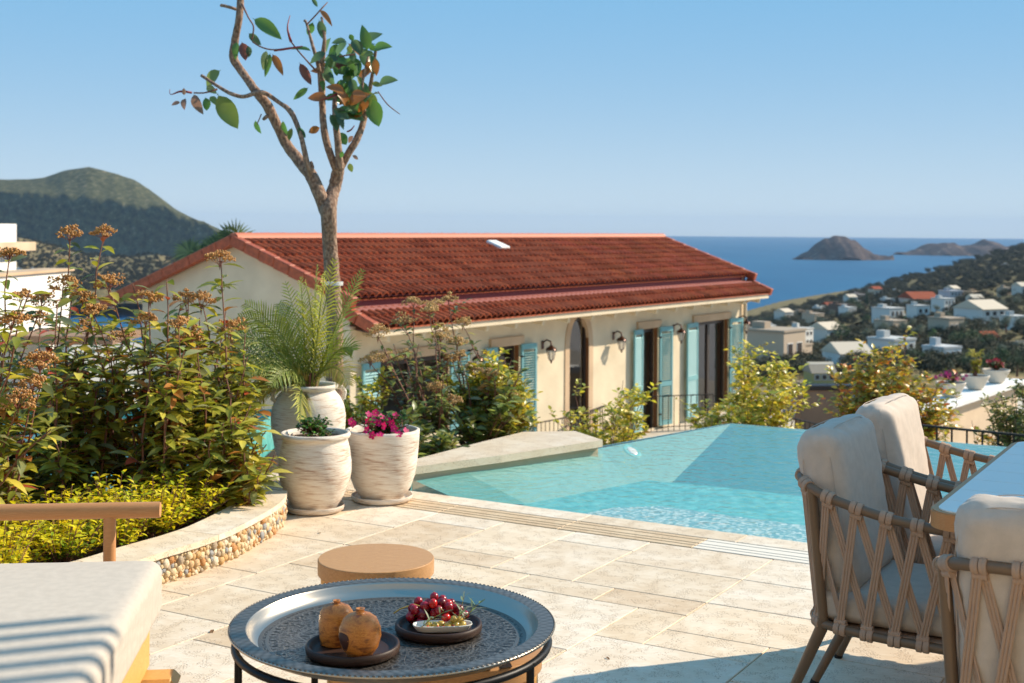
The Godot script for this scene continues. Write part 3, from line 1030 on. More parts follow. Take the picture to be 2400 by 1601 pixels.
	for h in holes:
		var q := -1.0
		b.face([hp(h[0] - 0.6, q, YARD), hp(h[1] + 0.6, q, YARD), hp(h[1] + 0.6, q, 0), hp(h[0] - 0.6, q, 0)])
		var r0 := w0 - 0.19
		for yy in [YARD, 0.0]: b.face([hp(h[0] - 0.6, r0, yy), hp(h[1] + 0.6, r0, yy), hp(h[1] + 0.6, q, yy), hp(h[0] - 0.6, q, yy)])
		for sx in [h[0] - 0.6, h[1] + 0.6]: b.face([hp(sx, r0, YARD), hp(sx, q, YARD), hp(sx, q, 0), hp(sx, r0, 0)])
		for sx in [[h[0] - 0.6, h[0]], [h[1], h[1] + 0.6]]: b.face([hp(sx[0], r0, YARD), hp(sx[1], r0, YARD), hp(sx[1], r0, 0), hp(sx[0], r0, 0)])
	part("interior", b.done(), M.room, house)
	# openings: frames, panes, lintels, shutters
	for k in holes.size():
		var h: Array = holes[k]
		var arch := k == 2
		b = MB.new()
		var q := w0 - (0.045 if arch else 0.09)
		hbox(b, h[0], h[0] + 0.07, q - 0.06, q, h[2], h[3])
		hbox(b, h[1] - 0.07, h[1], q - 0.06, q, h[2], h[3])
		hbox(b, h[0] + 0.07, h[1] - 0.07, q - 0.06, q - 0.003, h[3] - 0.09, h[3])
		var mid: float = (h[0] + h[1]) / 2
		if k in [0, 4]: hbox(b, mid - 0.05, mid + 0.05, q - 0.055, q + 0.004, h[2], h[3] - 0.09)
		var frame := part("window" if k == 0 else "door", b.done(), M.dark_frame, house)
		b = MB.new()
		b.face([hp(h[0] + 0.05, q - 0.03, h[2]), hp(h[1] - 0.05, q - 0.03, h[2]), hp(h[1] - 0.05, q - 0.03, h[3]), hp(h[0] + 0.05, q - 0.03, h[3])])
		part("pane", b.done(), M.glass, frame)
		b = MB.new()
		hbox(b, h[1] - 0.012, h[1] + 0.002, w0 - 0.075, w0 + 0.012, h[2], h[3] - (0.35 if arch else 0.0))
		part("jamb", b.done(), M.door_wood, frame)
		b = MB.new()
		if arch:
			var cs: float = mid
			var r: float = (h[1] - h[0]) / 2
			var y0: float = h[3] - 0.62                      # springing; a pointed oval arch
			var inner := []
			var outer := []
			for i in 17:
				var a := PI * i / 16.0
				inner.append(Vector2(cs - cos(a) * r, y0 + pow(sin(a), 0.85) * 0.62))
				outer.append(Vector2(cs - cos(a) * (r + 0.16), y0 + pow(sin(a), 0.85) * 0.75))
			for i in 16:
				b.face([hp(inner[i + 1].x, w0 + 0.02, inner[i + 1].y), hp(outer[i + 1].x, w0 + 0.02, outer[i + 1].y), hp(outer[i].x, w0 + 0.02, outer[i].y), hp(inner[i].x, w0 + 0.02, inner[i].y)])
				b.face([hp(inner[i].x, w0 + 0.02, inner[i].y), hp(inner[i].x, w0 - 0.09, inner[i].y), hp(inner[i + 1].x, w0 - 0.09, inner[i + 1].y), hp(inner[i + 1].x, w0 + 0.02, inner[i + 1].y)])
				b.face([hp(outer[i + 1].x, w0 + 0.02, outer[i + 1].y), hp(outer[i + 1].x, w0, outer[i + 1].y), hp(outer[i].x, w0, outer[i].y), hp(outer[i].x, w0 + 0.02, outer[i].y)])
				var yt: float = h[3] + 0.001                # wall above the arch, inside the square hole
				b.face([hp(inner[i].x, w0 + 0.002, inner[i].y), hp(inner[i + 1].x, w0 + 0.002, inner[i + 1].y), hp(inner[i + 1].x, w0 + 0.002, yt), hp(inner[i].x, w0 + 0.002, yt)])
			hbox(b, cs - r - 0.16, cs - r, w0 - 0.09, w0 + 0.02, h[2], y0)
			hbox(b, cs + r, cs + r + 0.16, w0 - 0.09, w0 + 0.02, h[2], y0)
			part("stone_surround", b.done(), M.stone_trim, frame)
		else:
			hbox(b, h[0] - 0.17, h[1] + 0.13, w0 - 0.02, w0 + 0.055, h[3] + 0.002, h[3] + 0.165, 0.01)
			part("lintel", b.done(), M.stone_trim, frame)
	for d in [[0.79, -0.44, 0.06, -1.9], [2.63, 0.44, 0.16, -1.9], [4.0, -0.41, 0.05, -2.72], [4.76, 0.42, 0.14, -2.72], [9.35, -0.44, 0.09, -2.72], [10.11, 0.46, 0.16, -2.72], [11.95, -0.60, 0.06, -2.72], [13.66, 0.52, 0.2, -2.72]]:
		shutter(house, d[0], d[1], d[2], d[3], -0.59)
	# lanterns on the facade
	var li := 0
	for s in [3.22, 5.55, 8.2, 10.85, 14.3]:
		var L := thing("wall_lantern", ["small brown wall lantern above the yellow shrub beside a shuttered window", "brown wall lantern between the shuttered door and the arched door", "brown wall lantern beside the arched door, nearer the far shutters", "brown wall lantern between two pairs of turquoise shutters", "brown wall lantern at the far corner of the villa"][li], "wall lamp", hp(s, w0, -0.66), "lanterns on the villa facade")
		li += 1
		L.transform.basis = Basis(HU, Vector3.UP, HV)
		b = MB.new()
		b.box(Vector3(0.07, 0.16, 0.02), Transform3D(Basis(), Vector3(0, 0, 0.012)), 0.005)
		b.tube([Vector3(0, 0.05, 0.02), Vector3(0, 0.10, 0.10), Vector3(0, 0.07, 0.19), Vector3(0, 0.0, 0.20)], 0.016, 6)
		part("bracket", b.done(), M.lamp_metal, L)
		b = MB.new()
		b.lathe([Vector2(0.105, -0.09), Vector2(0.09, -0.05), Vector2(0.035, -0.01), Vector2(0.0, 0.02)], 6, Transform3D(Basis(), Vector3(0, 0, 0.20)))
		part("cap", b.done(), M.lamp_metal, L)
		b = MB.new()
		b.lathe([Vector2(0.045, -0.27), Vector2(0.085, -0.09)], 6, Transform3D(Basis(), Vector3(0, 0, 0.20)))
		part("lamp_glass", b.done(), M.lamp_glass, L)
		b = MB.new()
		for k in 6:
			var a := TAU * k / 6.0
			b.tube([Vector3(cos(a) * 0.046, -0.27, 0.2 - sin(a) * 0.046), Vector3(cos(a) * 0.087, -0.09, 0.2 - sin(a) * 0.087)], 0.006, 4)
		b.lathe([Vector2(0.0, -0.34), Vector2(0.012, -0.33), Vector2(0.02, -0.29), Vector2(0.05, -0.27), Vector2(0.0, -0.262)], 6, Transform3D(Basis(), Vector3(0, 0, 0.20)))
		part("cage", b.done(), M.lamp_metal, L)

func shutter(house: Node3D, s: float, wd: float, ang: float, y0: float, y1: float) -> void:
	var sg := signf(wd)
	var xw := absf(wd)
	var out := Basis(HU * sg, Vector3.UP, HV * sg).rotated(Vector3.UP, 0.0)
	var X := (HU * sg * cos(ang) + HV * sin(ang)).normalized()
	var Z := X.cross(Vector3.UP)
	var xf := Transform3D(Basis(X, Vector3.UP, Z), hp(s, 2.44, y0))
	var h := y1 - y0
	var b := MB.new()
	for x in [0.025, xw - 0.025]: b.box(Vector3(0.05, h, 0.04), Transform3D(Basis(), Vector3(x, h / 2, 0)), 0.004)
	for y in [0.05, h * 0.42, h - 0.05]: b.box(Vector3(xw - 0.1, 0.10, 0.038), Transform3D(Basis(), Vector3(xw / 2, y, 0)))
	var o := part("shutter", b.done(), M.shutter, house, xf)
	b = MB.new()
	var n := int((h - 0.2) / 0.045)
	for k in n:
		var y := 0.11 + k * 0.045
		if absf(y - h * 0.42) < 0.06: continue
		b.box(Vector3(xw - 0.1, 0.05, 0.008), Transform3D(Basis(Vector3.RIGHT, 0.7), Vector3(xw / 2, y, 0)))
	part("louvres", b.done(), M.shutter, o)
	b = MB.new()
	for y in [0.25, h * 0.45, h - 0.22]: b.box(Vector3(0.09, 0.03, 0.02), Transform3D(Basis(), Vector3(-0.01, y, 0.03)))
	part("hinges", b.done(), M.black_metal, o)

# ---------- sea, mountain, islands, town ----------
const SEA := -68.5
func sheet(rows: Array, noise_amp := 0.0, freq := 0.02, seed_ := 1) -> ArrayMesh:      # rows of points
	var b := MB.new()
	var ns := FastNoiseLite.new()
	ns.seed = seed_
	ns.frequency = freq
	ns.fractal_octaves = 4
	var n: int = rows[0].size()
	for r in rows.size():
		for p in rows[r]:
			var amp := noise_amp if r > 0 else 0.0
			b.vert(p + Vector3(0, ns.get_noise_2d(p.x, p.z) * amp, 0), Vector3.UP, Vector2(p.x, p.z))
	for r in rows.size() - 1:
		for k in n - 1:
			var a := r * n + k
			b.tri(a, a + 1, a + n + 1); b.tri(a, a + n + 1, a + n)
	smooth_fast(b)
	return b.done()

func smooth_fast(b: MB) -> void:
	for i in b.n.size(): b.n[i] = Vector3.ZERO
	for k in range(0, b.ix.size(), 3):
		var i0 := b.ix[k]; var i1 := b.ix[k + 2]; var i2 := b.ix[k + 1]
		var nn := (b.v[i1] - b.v[i0]).cross(b.v[i2] - b.v[i0])
		b.n[i0] += nn; b.n[i1] += nn; b.n[i2] += nn
	for i in b.n.size(): b.n[i] = b.n[i].normalized()

func poly_at(list: Array, x: float) -> float:
	for k in range(2, list.size(), 2):
		if x <= list[k]:
			var f: float = (x - list[k - 2]) / (list[k] - list[k - 2])
			return lerpf(list[k - 1], list[k + 1], clampf(f, 0, 1))
	return list[-1]

# the right-hand hillside: depth d along the sight line of column px gives the ground
const CREST := [1560, 775, 1700, 748, 1760, 730, 1800, 716, 1900, 692, 2000, 664, 2060, 646, 2150, 621, 2230, 598, 2351, 566, 2500, 535, 2700, 500, 3000, 470]
func crest_d(px: float) -> float:
	return lerpf(900.0, 1500.0, clampf((px - 1700.0) / 650.0, 0, 1))
func hill_y(px: float, d: float) -> float:             # row of the picture that the hillside shows at
	var dr := crest_d(px)
	var t := clampf(log(d / 110.0) / log(dr / 110.0), 0, 1)
	var low := 905.0
	return low + (poly_at(CREST, px) - low) * pow(t, 0.9)
func hill_at(px: float, d: float) -> Vector3:
	return deep(px, hill_y(px, d), d)
func hill_depth(px: float, py: float) -> float:        # the inverse: how far the hillside is at that row
	var lo := 110.0
	var hi := crest_d(px)
	for k in 30:
		var m := (lo + hi) / 2
		if hill_y(px, m) > py: lo = m
		else: hi = m
	return lo

func build_far() -> void:
	# sea: a disc that ends at the true horizon
	var b := MB.new()
	var R := 15600.0
	var c := b.vert(Vector3(0, SEA, 0), Vector3.UP)
	for k in 161: b.vert(Vector3(cos(TAU * k / 160.0) * R, SEA, -sin(TAU * k / 160.0) * R), Vector3.UP)
	for k in 160: b.tri(c, c + 1 + k, c + 2 + k)
	setting("sea", b.done(), M.sea)
	# ground that falls away below the villa
	var rows := []
	for d in [[11.2, -1.6], [12.2, -1.75], [13.4, -2.82], [20, YARD], [34, YARD], [38, -4.0], [46, -8], [80, -17], [200, -36], [500, -60], [900, -72]]:
		var r := []
		for k in 41:
			var px := -1800.0 + k * 150.0
			var p := deep(px, 600, d[0])
			r.append(Vector3(p.x, d[1], p.z))
		rows.append(r)
	setting("ground", sheet(rows), M.yard)
	# mountain on the left
	var top := [-1200, 360, -700, 330, -300, 380, -100, 405, 0, 412, 60, 412, 100, 408, 150, 391, 205, 383, 260, 397, 310, 413, 350, 440, 400, 478, 440, 500, 490, 520, 560, 552, 640, 585, 760, 640]
	var lip := [-1200, 450, -300, 440, 0, 440, 100, 446, 200, 452, 260, 462, 330, 470, 380, 474, 420, 494, 470, 512, 520, 536, 560, 556, 640, 588, 760, 642]
	var ns := FastNoiseLite.new()
	ns.seed = 5
	ns.frequency = 0.06
	ns.fractal_octaves = 4
	rows = []
	var steps := [[0.0, 2750], [0.35, 2680], [0.7, 2610], [1.0, 2540]]
	for st in [[-1, 3300], [0.0, 2750], [0.3, 2690], [0.6, 2630], [0.85, 2575], [1.0, 2540], [1.25, 2537], [1.6, 2534], [2.0, 2531], [2.5, 2527], [3.0, 2518], [3.5, 2300], [4.2, 1900]]:
		var r := []
		for k in 171:
			var px := -1200.0 + k * 11.5
			var y0 := poly_at(top, px)
			var y1 := poly_at(lip, px)
			var y := 0.0
			var d: float = st[1]
			var jag := ns.get_noise_1d(px * 0.35) * 9.0 + ns.get_noise_1d(px * 2.0 + 900) * 2.5
			if st[0] < 0.0: y = y0 + 90
			elif st[0] <= 1.0: y = lerpf(y0, y1 + jag, st[0]) + (ns.get_noise_2d(px, st[0] * 60) * 3.0 if st[0] > 0 else ns.get_noise_1d(px * 6.0) * 1.2)
			else:
				y = lerpf(y1 + jag, maxf(y1 + 6.0, 590.0), minf((st[0] - 1.0) / 2.0, 1.0)) if st[0] <= 3.0 else lerpf(maxf(y1 + 6, 590.0), 668.0, (st[0] - 3.0) / 1.2)
				d += ns.get_noise_2d(px * 0.7, st[0] * 10.0) * 14.0
			r.append(deep(px, y, d))
		rows.append(r)
	setting("mountain", sheet(rows), M.mountain)
	# foothills in front of it
	var foot := [-1200, 470, -300, 510, 0, 538, 60, 548, 110, 562, 200, 585, 300, 592, 360, 584, 420, 596, 520, 612, 700, 640]
	rows = []
	for st in [[0, 1500, 0], [0.15, 1420, 1], [0.5, 1300, 1], [1.0, 1120, 1], [1.3, 1000, 1]]:
		var r := []
		for k in 120:
			var px := -1200.0 + k * 16.0
			var y := lerpf(poly_at(foot, px) + ns.get_noise_1d(px * 3.0) * 2.0, 672.0, st[0])
			r.append(deep(px, y, st[1] + ns.get_noise_2d(px * 2.0, st[0] * 50) * 60.0 * st[2]))
		rows.append(r)
	setting("foothill", sheet(rows), M.hillside)
	# islands
	island("island", [1806, 594, 1830, 586, 1850, 578, 1875, 563, 1890, 555, 1910, 549, 1940, 549, 1958, 553, 1985, 567, 2010, 578, 2035, 587, 2052, 594], 596.0)
	island("island", [2052, 584, 2085, 580, 2105, 571, 2120, 564, 2140, 559, 2160, 558, 2178, 562, 2192, 565, 2205, 562, 2220, 562, 2235, 556, 2255, 551, 2275, 557, 2300, 567, 2340, 574, 2400, 580], 586.0)
	# the hillside with the town
	rows = []
	var ds := [110.0, 125.0, 145.0, 170.0, 200.0, 240.0, 290.0, 350.0, 420.0, 500.0, 600.0, 720.0, 860.0, 1000.0]
	for k in ds.size() + 6:
		var r := []
		for j in 90:
			var px := 1560.0 + j * 16.0
			var t: float = float(k) / (ds.size() + 5)
			var d := 110.0 * pow(crest_d(px) / 110.0, t)
			var p := hill_at(px, d)
			if k < ds.size() + 5 and k > 0: p.y += ns.get_noise_2d(p.x * 0.6, p.z * 0.6) * d * 0.004
			r.append(p)
		rows.append(r)
	var back := []
	for p in rows[-1]: back.append(Vector3(p.x * 1.5, SEA - 5, p.z * 1.5))
	rows.append(back)
	rows.reverse()
	setting("hillside", sheet(rows), M.hillside)
	build_town()

func island(called: String, line: Array, shore: float) -> void:
	var mid: float = (line[0] + line[-2]) / 2.0
	var base := on(mid, shore, SEA)
	var d := -base.z
	var rows := []
	var ns := FastNoiseLite.new()
	ns.seed = 9
	ns.frequency = 0.05
	for st in [-1.0, -0.7, -0.35, 0.0, 0.35, 0.7, 1.0]:
		var r := []
		for k in 61:
			var px: float = lerpf(line[0], line[-2], k / 60.0)
			var p := deep(px, shore, d)
			var hgt := maxf(deep(px, poly_at(line, px) + ns.get_noise_1d(px) * 1.0, d).y - SEA, 0.0)
			var wide = (line[-2] - line[0]) * d / FOC * 0.35 * sqrt(maxf(sin(PI * k / 60.0), 0.0))
			r.append(Vector3(p.x, SEA - 1.0 + hgt * pow(cos(st * PI / 2), 0.8), p.z + st * wide))
		rows.append(r)
	setting(called, sheet(rows, 18.0, 0.01, 4), M.island)

func town_house(label: String, category: String, px: float, py: float, wpx: float, hpx: float, col: Color, roof := "flat", turn := 0.5, wins := 2, floors := 2, at_depth := 0.0) -> void:
	var d := hill_depth(px, py) if at_depth == 0.0 else at_depth
	var p := deep(px, py, d)
	var k := VIEW * d / FOC                        # metres per grid pixel
	var wd := wpx * k * 1.05
	var h := hpx * k
	var o := thing("town_house" if category == "house" else category.replace(" ", "_"), label, category, p, "buildings of the town on the hillside", turn)
	var dp := wd * 0.75
	var b := MB.new()
	var wall := bump(tri(mat(col, 0.9), Vector3(0.2, 0.2, 0.2)), M.grain, 0.5)
	b.box(Vector3(wd * 0.72, h, dp), Transform3D(Basis(), Vector3(-wd * 0.1, h / 2 - 0.5, 0)))
	if wd > 9: b.box(Vector3(wd * 0.32, h * 0.62, dp * 0.8), Transform3D(Basis(), Vector3(wd * 0.40, h * 0.31 - 0.5, dp * 0.06)))
	part("wall", b.done(), wall, o)
	b = MB.new()
	var rw := wd * 0.76
	if roof == "flat":
		b.box(Vector3(rw, 0.35, dp * 1.05), Transform3D(Basis(), Vector3(-wd * 0.1, h - 0.33, 0)))
		b.box(Vector3(wd * 0.2, 1.2, dp * 0.3), Transform3D(Basis(), Vector3(-wd * 0.2, h + 0.3, -dp * 0.2)))
		if wd > 9: b.box(Vector3(wd * 0.34, 0.3, dp * 0.84), Transform3D(Basis(), Vector3(wd * 0.40, h * 0.62 - 0.4, dp * 0.06)))
		part("roof", b.done(), mat(col.darkened(0.12), 0.9), o)
	else:
		var y0 := h - 0.52
		var y1 := h + wd * 0.14
		var x0 := -wd * 0.1 - rw / 2
		var x1 := -wd * 0.1 + rw / 2
		var z := dp * 0.56
		b.face([Vector3(x0, y0, z), Vector3(x1, y0, z), Vector3(x1, y1, 0), Vector3(x0, y1, 0)])
		b.face([Vector3(x1, y0, -z), Vector3(x0, y0, -z), Vector3(x0, y1, 0), Vector3(x1, y1, 0)])
		b.face([Vector3(x0, y0, -z), Vector3(x0, y0, z), Vector3(x0, y1, 0)])
		b.face([Vector3(x1, y0, z), Vector3(x1, y0, -z), Vector3(x1, y1, 0)])
		part("roof", b.done(), M.roof1 if roof == "red" else mat(Color(0.82, 0.75, 0.66), 0.9), o)
	# windows: real recesses in front of the wall face with frames
	for f in floors:
		for i in wins:
			var x := -wd * 0.1 + (i + 0.5 - wins / 2.0) * wd * 0.62 / wins
			var y := (f + 0.5) * h / floors - 0.45
			var ww := wd * 0.30 / wins
			var wh := h * 0.42 / floors
			b = MB.new()
			b.box(Vector3(ww + 0.25, wh + 0.25, 0.12), Transform3D(Basis(), Vector3(x, y, dp / 2)))
			var fr := part("window", b.done(), M.white_wall, o)
			b = MB.new()
			b.box(Vector3(ww, wh, 0.06), Transform3D(Basis(), Vector3(x, y, dp / 2 + 0.06)))
			part("pane", b.done(), M.dark_frame, fr)
		b = MB.new()
		b.box(Vector3(0.06, h * 0.4 / floors, dp * 0.25), Transform3D(Basis(), Vector3(-wd * 0.1 + wd * 0.36 + 0.02, (f + 0.55) * h / floors - 0.4, dp * 0.15)))
		if wd <= 9: part("window", b.done(), M.dark_frame, o)

func build_town() -> void:
	var wh := Color(0.84, 0.825, 0.80)
	town_house("white two-part house with flat roofs among olive trees on the hillside", "house", 2043, 748, 66, 44, wh, "flat", 0.6, 3)
	town_house("white cube house next to the two-part white house on the hillside", "house", 2112, 741, 48, 42, wh, "flat", 0.35, 2)
	town_house("large white house with a pale hipped roof high on the hillside", "house", 2258, 745, 105, 42, wh, "pale", 0.5, 3)
	town_house("long pinkish house with terracotta roofs above the white houses", "house", 2118, 702, 86, 20, Color(0.86, 0.74, 0.68), "red", 0.2, 4, 1)
	town_house("narrow white stepped apartment house with sunlit side near the road", "house", 1840, 806, 56, 56, wh, "flat", 0.9, 2, 3)
	town_house("small white house below the stepped apartment house", "house", 1812, 838, 34, 30, wh, "flat", 0.8, 1)
	town_house("white house with two cream gable roofs below the road", "house", 1955, 842, 108, 42, wh, "pale", 0.25, 3)
	town_house("white house with a chimney block and small dark windows above the bowls of flowers", "house", 2168, 838, 78, 48, Color(0.86, 0.85, 0.84), "flat", 0.55, 3)
	town_house("pale yellow house with green shutters lowest on the slope", "house", 1890, 884, 76, 42, Color(0.86, 0.80, 0.52), "pale", 0.1, 3)
	town_house("low ochre house just below the wooded crest", "house", 2245, 681, 50, 13, Color(0.80, 0.66, 0.50), "flat", 0.2, 3, 1)
	town_house("row of grey-white flats below the wooded crest", "house", 2190, 688, 54, 22, Color(0.72, 0.72, 0.74), "flat", 0.3, 4)
	town_house("unfinished brown building beside the tall cypress", "house", 1932, 727, 46, 30, Color(0.42, 0.33, 0.27), "flat", 0.5, 3)
	town_house("tiny white house on the shoreward edge of the hillside", "house", 2008, 675, 22, 15, wh, "flat", 0.4, 1)
	town_house("low tan building near the shore trees", "house", 1850, 730, 56, 16, Color(0.66, 0.56, 0.46), "flat", 0.5, 3, 1)
	town_house("dark timber pavilion with a flat brown roof above the gable roofs", "house", 2070, 795, 40, 16, Color(0.50, 0.38, 0.30), "red", 0.3, 2, 1)
	town_house("long white greenhouse roof on the upper slope", "greenhouse", 2316, 613, 26, 6, wh, "flat", 0.3, 1, 1)
	town_house("short white greenhouse roof on the upper slope", "greenhouse", 2302, 625, 20, 5, wh, "flat", 0.3, 1, 1)
	town_house("white villa with a flat roof nearest the shore trees", "house", 1778, 762, 40, 16, wh, "flat", 0.5, 2, 1)
	town_house("cream house with a red roof near the shore", "house", 1905, 712, 30, 14, Color(0.80, 0.72, 0.62), "red", 0.3, 2, 1)
	town_house("white hillside house half hidden by pines at the frame of the slope", "house", 2335, 752, 60, 30, wh, "flat", 0.4, 3)
	town_house("pale pink house among olives below the large white house", "house", 2270, 790, 54, 22, Color(0.84, 0.74, 0.70), "red", 0.35, 3, 1)
	town_house("grey house with pink upper wall behind the cypress", "house", 1975, 690, 34, 16, Color(0.72, 0.64, 0.60), "flat", 0.3, 2, 1)
	rng.seed = 2024
	var built := [[2043, 735, 50], [2112, 730, 40], [2258, 730, 75], [2118, 700, 60], [1840, 790, 45], [1955, 830, 75], [2168, 825, 60], [1890, 870, 50], [1940, 760, 40], [2340, 795, 50], [2335, 745, 45], [2270, 785, 45]]
	var made := 0
	for t in 900:
		if made >= 20: break
		var px := rng.randf_range(1760, 2400)
		var d := 190.0 * pow(crest_d(px) * 0.8 / 190.0, rng.randf())
		var py := hill_y(px, d)
		var wpx: float = rng.randf_range(6.5, 10.5) * FOC / VIEW / d
		var clash := false
		for q in built:
			if absf(q[0] - px) < (q[2] + wpx) * 0.45 and absf(q[1] - py) < 15.0 + wpx * 0.25: clash = true
		if clash or py < poly_at(CREST, px) + 18.0 + clampf((px - 2020.0) * 0.28, 0, 90): continue
		built.append([px, py, wpx])
		made += 1
		var kind := rng.randi_range(0, 3)
		town_house(["small white flat-roofed house scattered on the hillside among trees", "small cream house with a red roof on the hillside among trees", "small white house with a pale pitched roof on the hillside", "small sand-coloured flat-roofed house on the hillside among trees"][kind], "house", px, py, wpx, wpx * rng.randf_range(0.45, 0.7), [Color(0.84, 0.83, 0.81), Color(0.80, 0.73, 0.64), Color(0.82, 0.79, 0.75), Color(0.74, 0.66, 0.57)][kind], ["flat", "red", "pale", "flat"][kind], rng.randf_range(0.1, 0.9), rng.randi_range(2, 3), rng.randi_range(1, 2))
	for k in 6:
		town_house(["small white house in the far village beyond the hedge", "white block with flat roof in the far village", "broad white house in the far village", "narrow white house in the far village", "white house with a dark window in the far village", "lowest white house of the far village"][k], "house", [45, 62, 78, 95, 108, 70][k], [628, 634, 630, 636, 632, 642][k], [14, 12, 16, 12, 14, 20][k], [12, 12, 14, 12, 10, 9][k], wh, "flat", 0.4, 2, 1, 1000.0)
	# roads
	var road_polys := []
	for d in [["road", [1905, 772, 1935, 752, 1985, 735, 1996, 742, 1950, 762, 1925, 786]], ["road", [2285, 800, 2300, 786, 2360, 780, 2420, 800, 2400, 812, 2300, 808]], ["road", [1830, 876, 1900, 845, 1918, 792, 1932, 792, 1935, 850, 1870, 892]]]:
		var b := MB.new()
		var list: Array = d[1]
		var pts := []
		for k in range(0, list.size(), 2): pts.append(deep(list[k], list[k + 1], hill_depth(list[k], list[k + 1]) * 0.985))
		pts.reverse()
		b.face(pts)
		var rp := PackedVector2Array()
		for k in range(0, list.size(), 2): rp.append(Vector2(list[k], list[k + 1]))
		road_polys.append(rp)
		setting("road", b.done(), M.road)
	# trees: six shapes, then copies
	rng.seed = 31
	var protos := []
	for k in 6: protos.append(far_tree_meshes(k))
	var names := ["olive_tree", "olive_tree", "pine_tree", "pine_tree", "cypress_tree", "leafy_tree"]
	var labels := ["grey-green olive tree on the slope among the town houses", "", "dark green pine on the slope among the town houses", "", "narrow dark cypress rising beside the brown building", "bright green tree on the slope among the town houses"]
	labels[1] = labels[0]; labels[3] = labels[2]
	var crown_mats := []
	for spots in [[2, 1870, 776, 34], [2, 1930, 795, 60], [5, 1900, 800, 30], [0, 1990, 790, 40], [0, 2030, 780, 44], [0, 2075, 778, 42], [0, 2110, 788, 46], [5, 2140, 790, 36], [1, 2060, 765, 30], [0, 2095, 762, 34], [2, 2200, 812, 62], [2, 2235, 800, 50], [2, 2265, 812, 56], [3, 2225, 735, 44], [3, 2255, 742, 40], [0, 2160, 760, 38], [0, 2180, 745, 30], [1, 2140, 765, 34], [4, 1990, 708, 24], [2, 1958, 712, 34], [2, 1975, 722, 30], [0, 1945, 740, 28], [1, 1910, 735, 26], [3, 1745, 755, 30], [3, 1765, 748, 26], [2, 1780, 740, 22], [3, 1800, 745, 26], [0, 1880, 752, 30], [1, 1895, 765, 28], [2, 2035, 820, 36], [2, 2060, 828, 34], [3, 2100, 838, 50], [2, 2125, 845, 46], [3, 2225, 860, 60], [2, 2262, 866, 64], [2, 2300, 850, 60], [3, 2335, 862, 66], [0, 2305, 832, 46], [0, 2340, 822, 42], [1, 2280, 770, 40], [0, 2310, 765, 44], [1, 2345, 770, 46], [5, 2380, 790, 50], [0, 2210, 770, 36], [1, 2020, 720, 26], [0, 2080, 712, 24], [2, 1990, 748, 30], [3, 2015, 755, 28], [1, 2300, 720, 34], [0, 2335, 712, 36], [2, 2370, 735, 40], [0, 2150, 720, 22], [1, 1860, 700 + 40, 20], [5, 2080, 745, 22], [2, 1835, 760, 26], [0, 2180, 865, 40], [0, 2010, 860, 36], [2, 1985, 862, 40], [3, 1945, 872, 36], [1, 2060, 858, 34]]:
		var d := hill_depth(spots[1], spots[2])
		var p := deep(spots[1], spots[2], d)
		var h: float = spots[3] * VIEW * d / FOC * (1.0 if spots[0] != 4 else 1.6)
		var o := thing(names[spots[0]], labels[spots[0]], "tree", p, "trees among the town houses", rng.randf() * TAU)
		var s := Transform3D(Basis().scaled(Vector3(h * rng.randf_range(0.9, 1.25), h, h * rng.randf_range(0.9, 1.2))), Vector3.ZERO)
		part("trunk", protos[spots[0]][0], M.twig, o, s)
		part("crown", protos[spots[0]][1], M.tinted, o, s)
	# scrub and woods that cover the slope
	var xfs := []
	var cols := []
	for k in 5200:
		var px := rng.randf_range(1700, 2480)
		var t := pow(rng.randf(), 0.8)
		var d := 140.0 * pow(crest_d(px) * 0.998 / 140.0, t)
		var p := hill_at(px, d)
		var py := hill_y(px, d)
		if rng.randf() < 0.6 and d < 700: continue
		var on_road := false
		for r in road_polys:
			if Geometry2D.is_point_in_polygon(Vector2(px, py - 4.0), r): on_road = true
		if on_road: continue
		var h := rng.randf_range(0.9, 2.4) * (1.0 + d / 450.0)
		xfs.append(Transform3D(Basis(Vector3.UP, rng.randf() * TAU).scaled(Vector3(h * 1.5, h, h * 1.5)), p - Vector3(0, h * 0.15, 0)))
		var g := rng.randf()
		cols.append(Color(0.14, 0.145, 0.075).lerp(Color(0.42, 0.36, 0.22), g * g))
	var w := copies("hillside_scrub", protos[0][1], M.tinted, xfs, cols, self)
	tag(w, "dark green scrub and woodland covering the slope behind the town", "scrub")
	xfs = []
	cols = []
	for k in 2600:
		var px := rng.randf_range(-100, 640)
		var q := rng.randf()
		var d := lerpf(1020.0, 1480.0, q)
		var y := lerpf(672.0, poly_at([-1200, 470, -300, 510, 0, 538, 60, 548, 110, 562, 200, 585, 300, 592, 360, 584, 420, 596, 520, 612, 700, 640], px), q)
		var h := rng.randf_range(3, 6)
		xfs.append(Transform3D(Basis(Vector3.UP, rng.randf() * TAU).scaled(Vector3(h * 1.4, h, h * 1.4)), deep(px, y, d)))
		cols.append(Color(0.07, 0.085, 0.045).lerp(Color(0.17, 0.17, 0.09), rng.randf()))
	w = copies("foothill_scrub", protos[1][1], M.tinted, xfs, cols, self)
	tag(w, "low green scrub on the foothill below the mountain", "scrub")

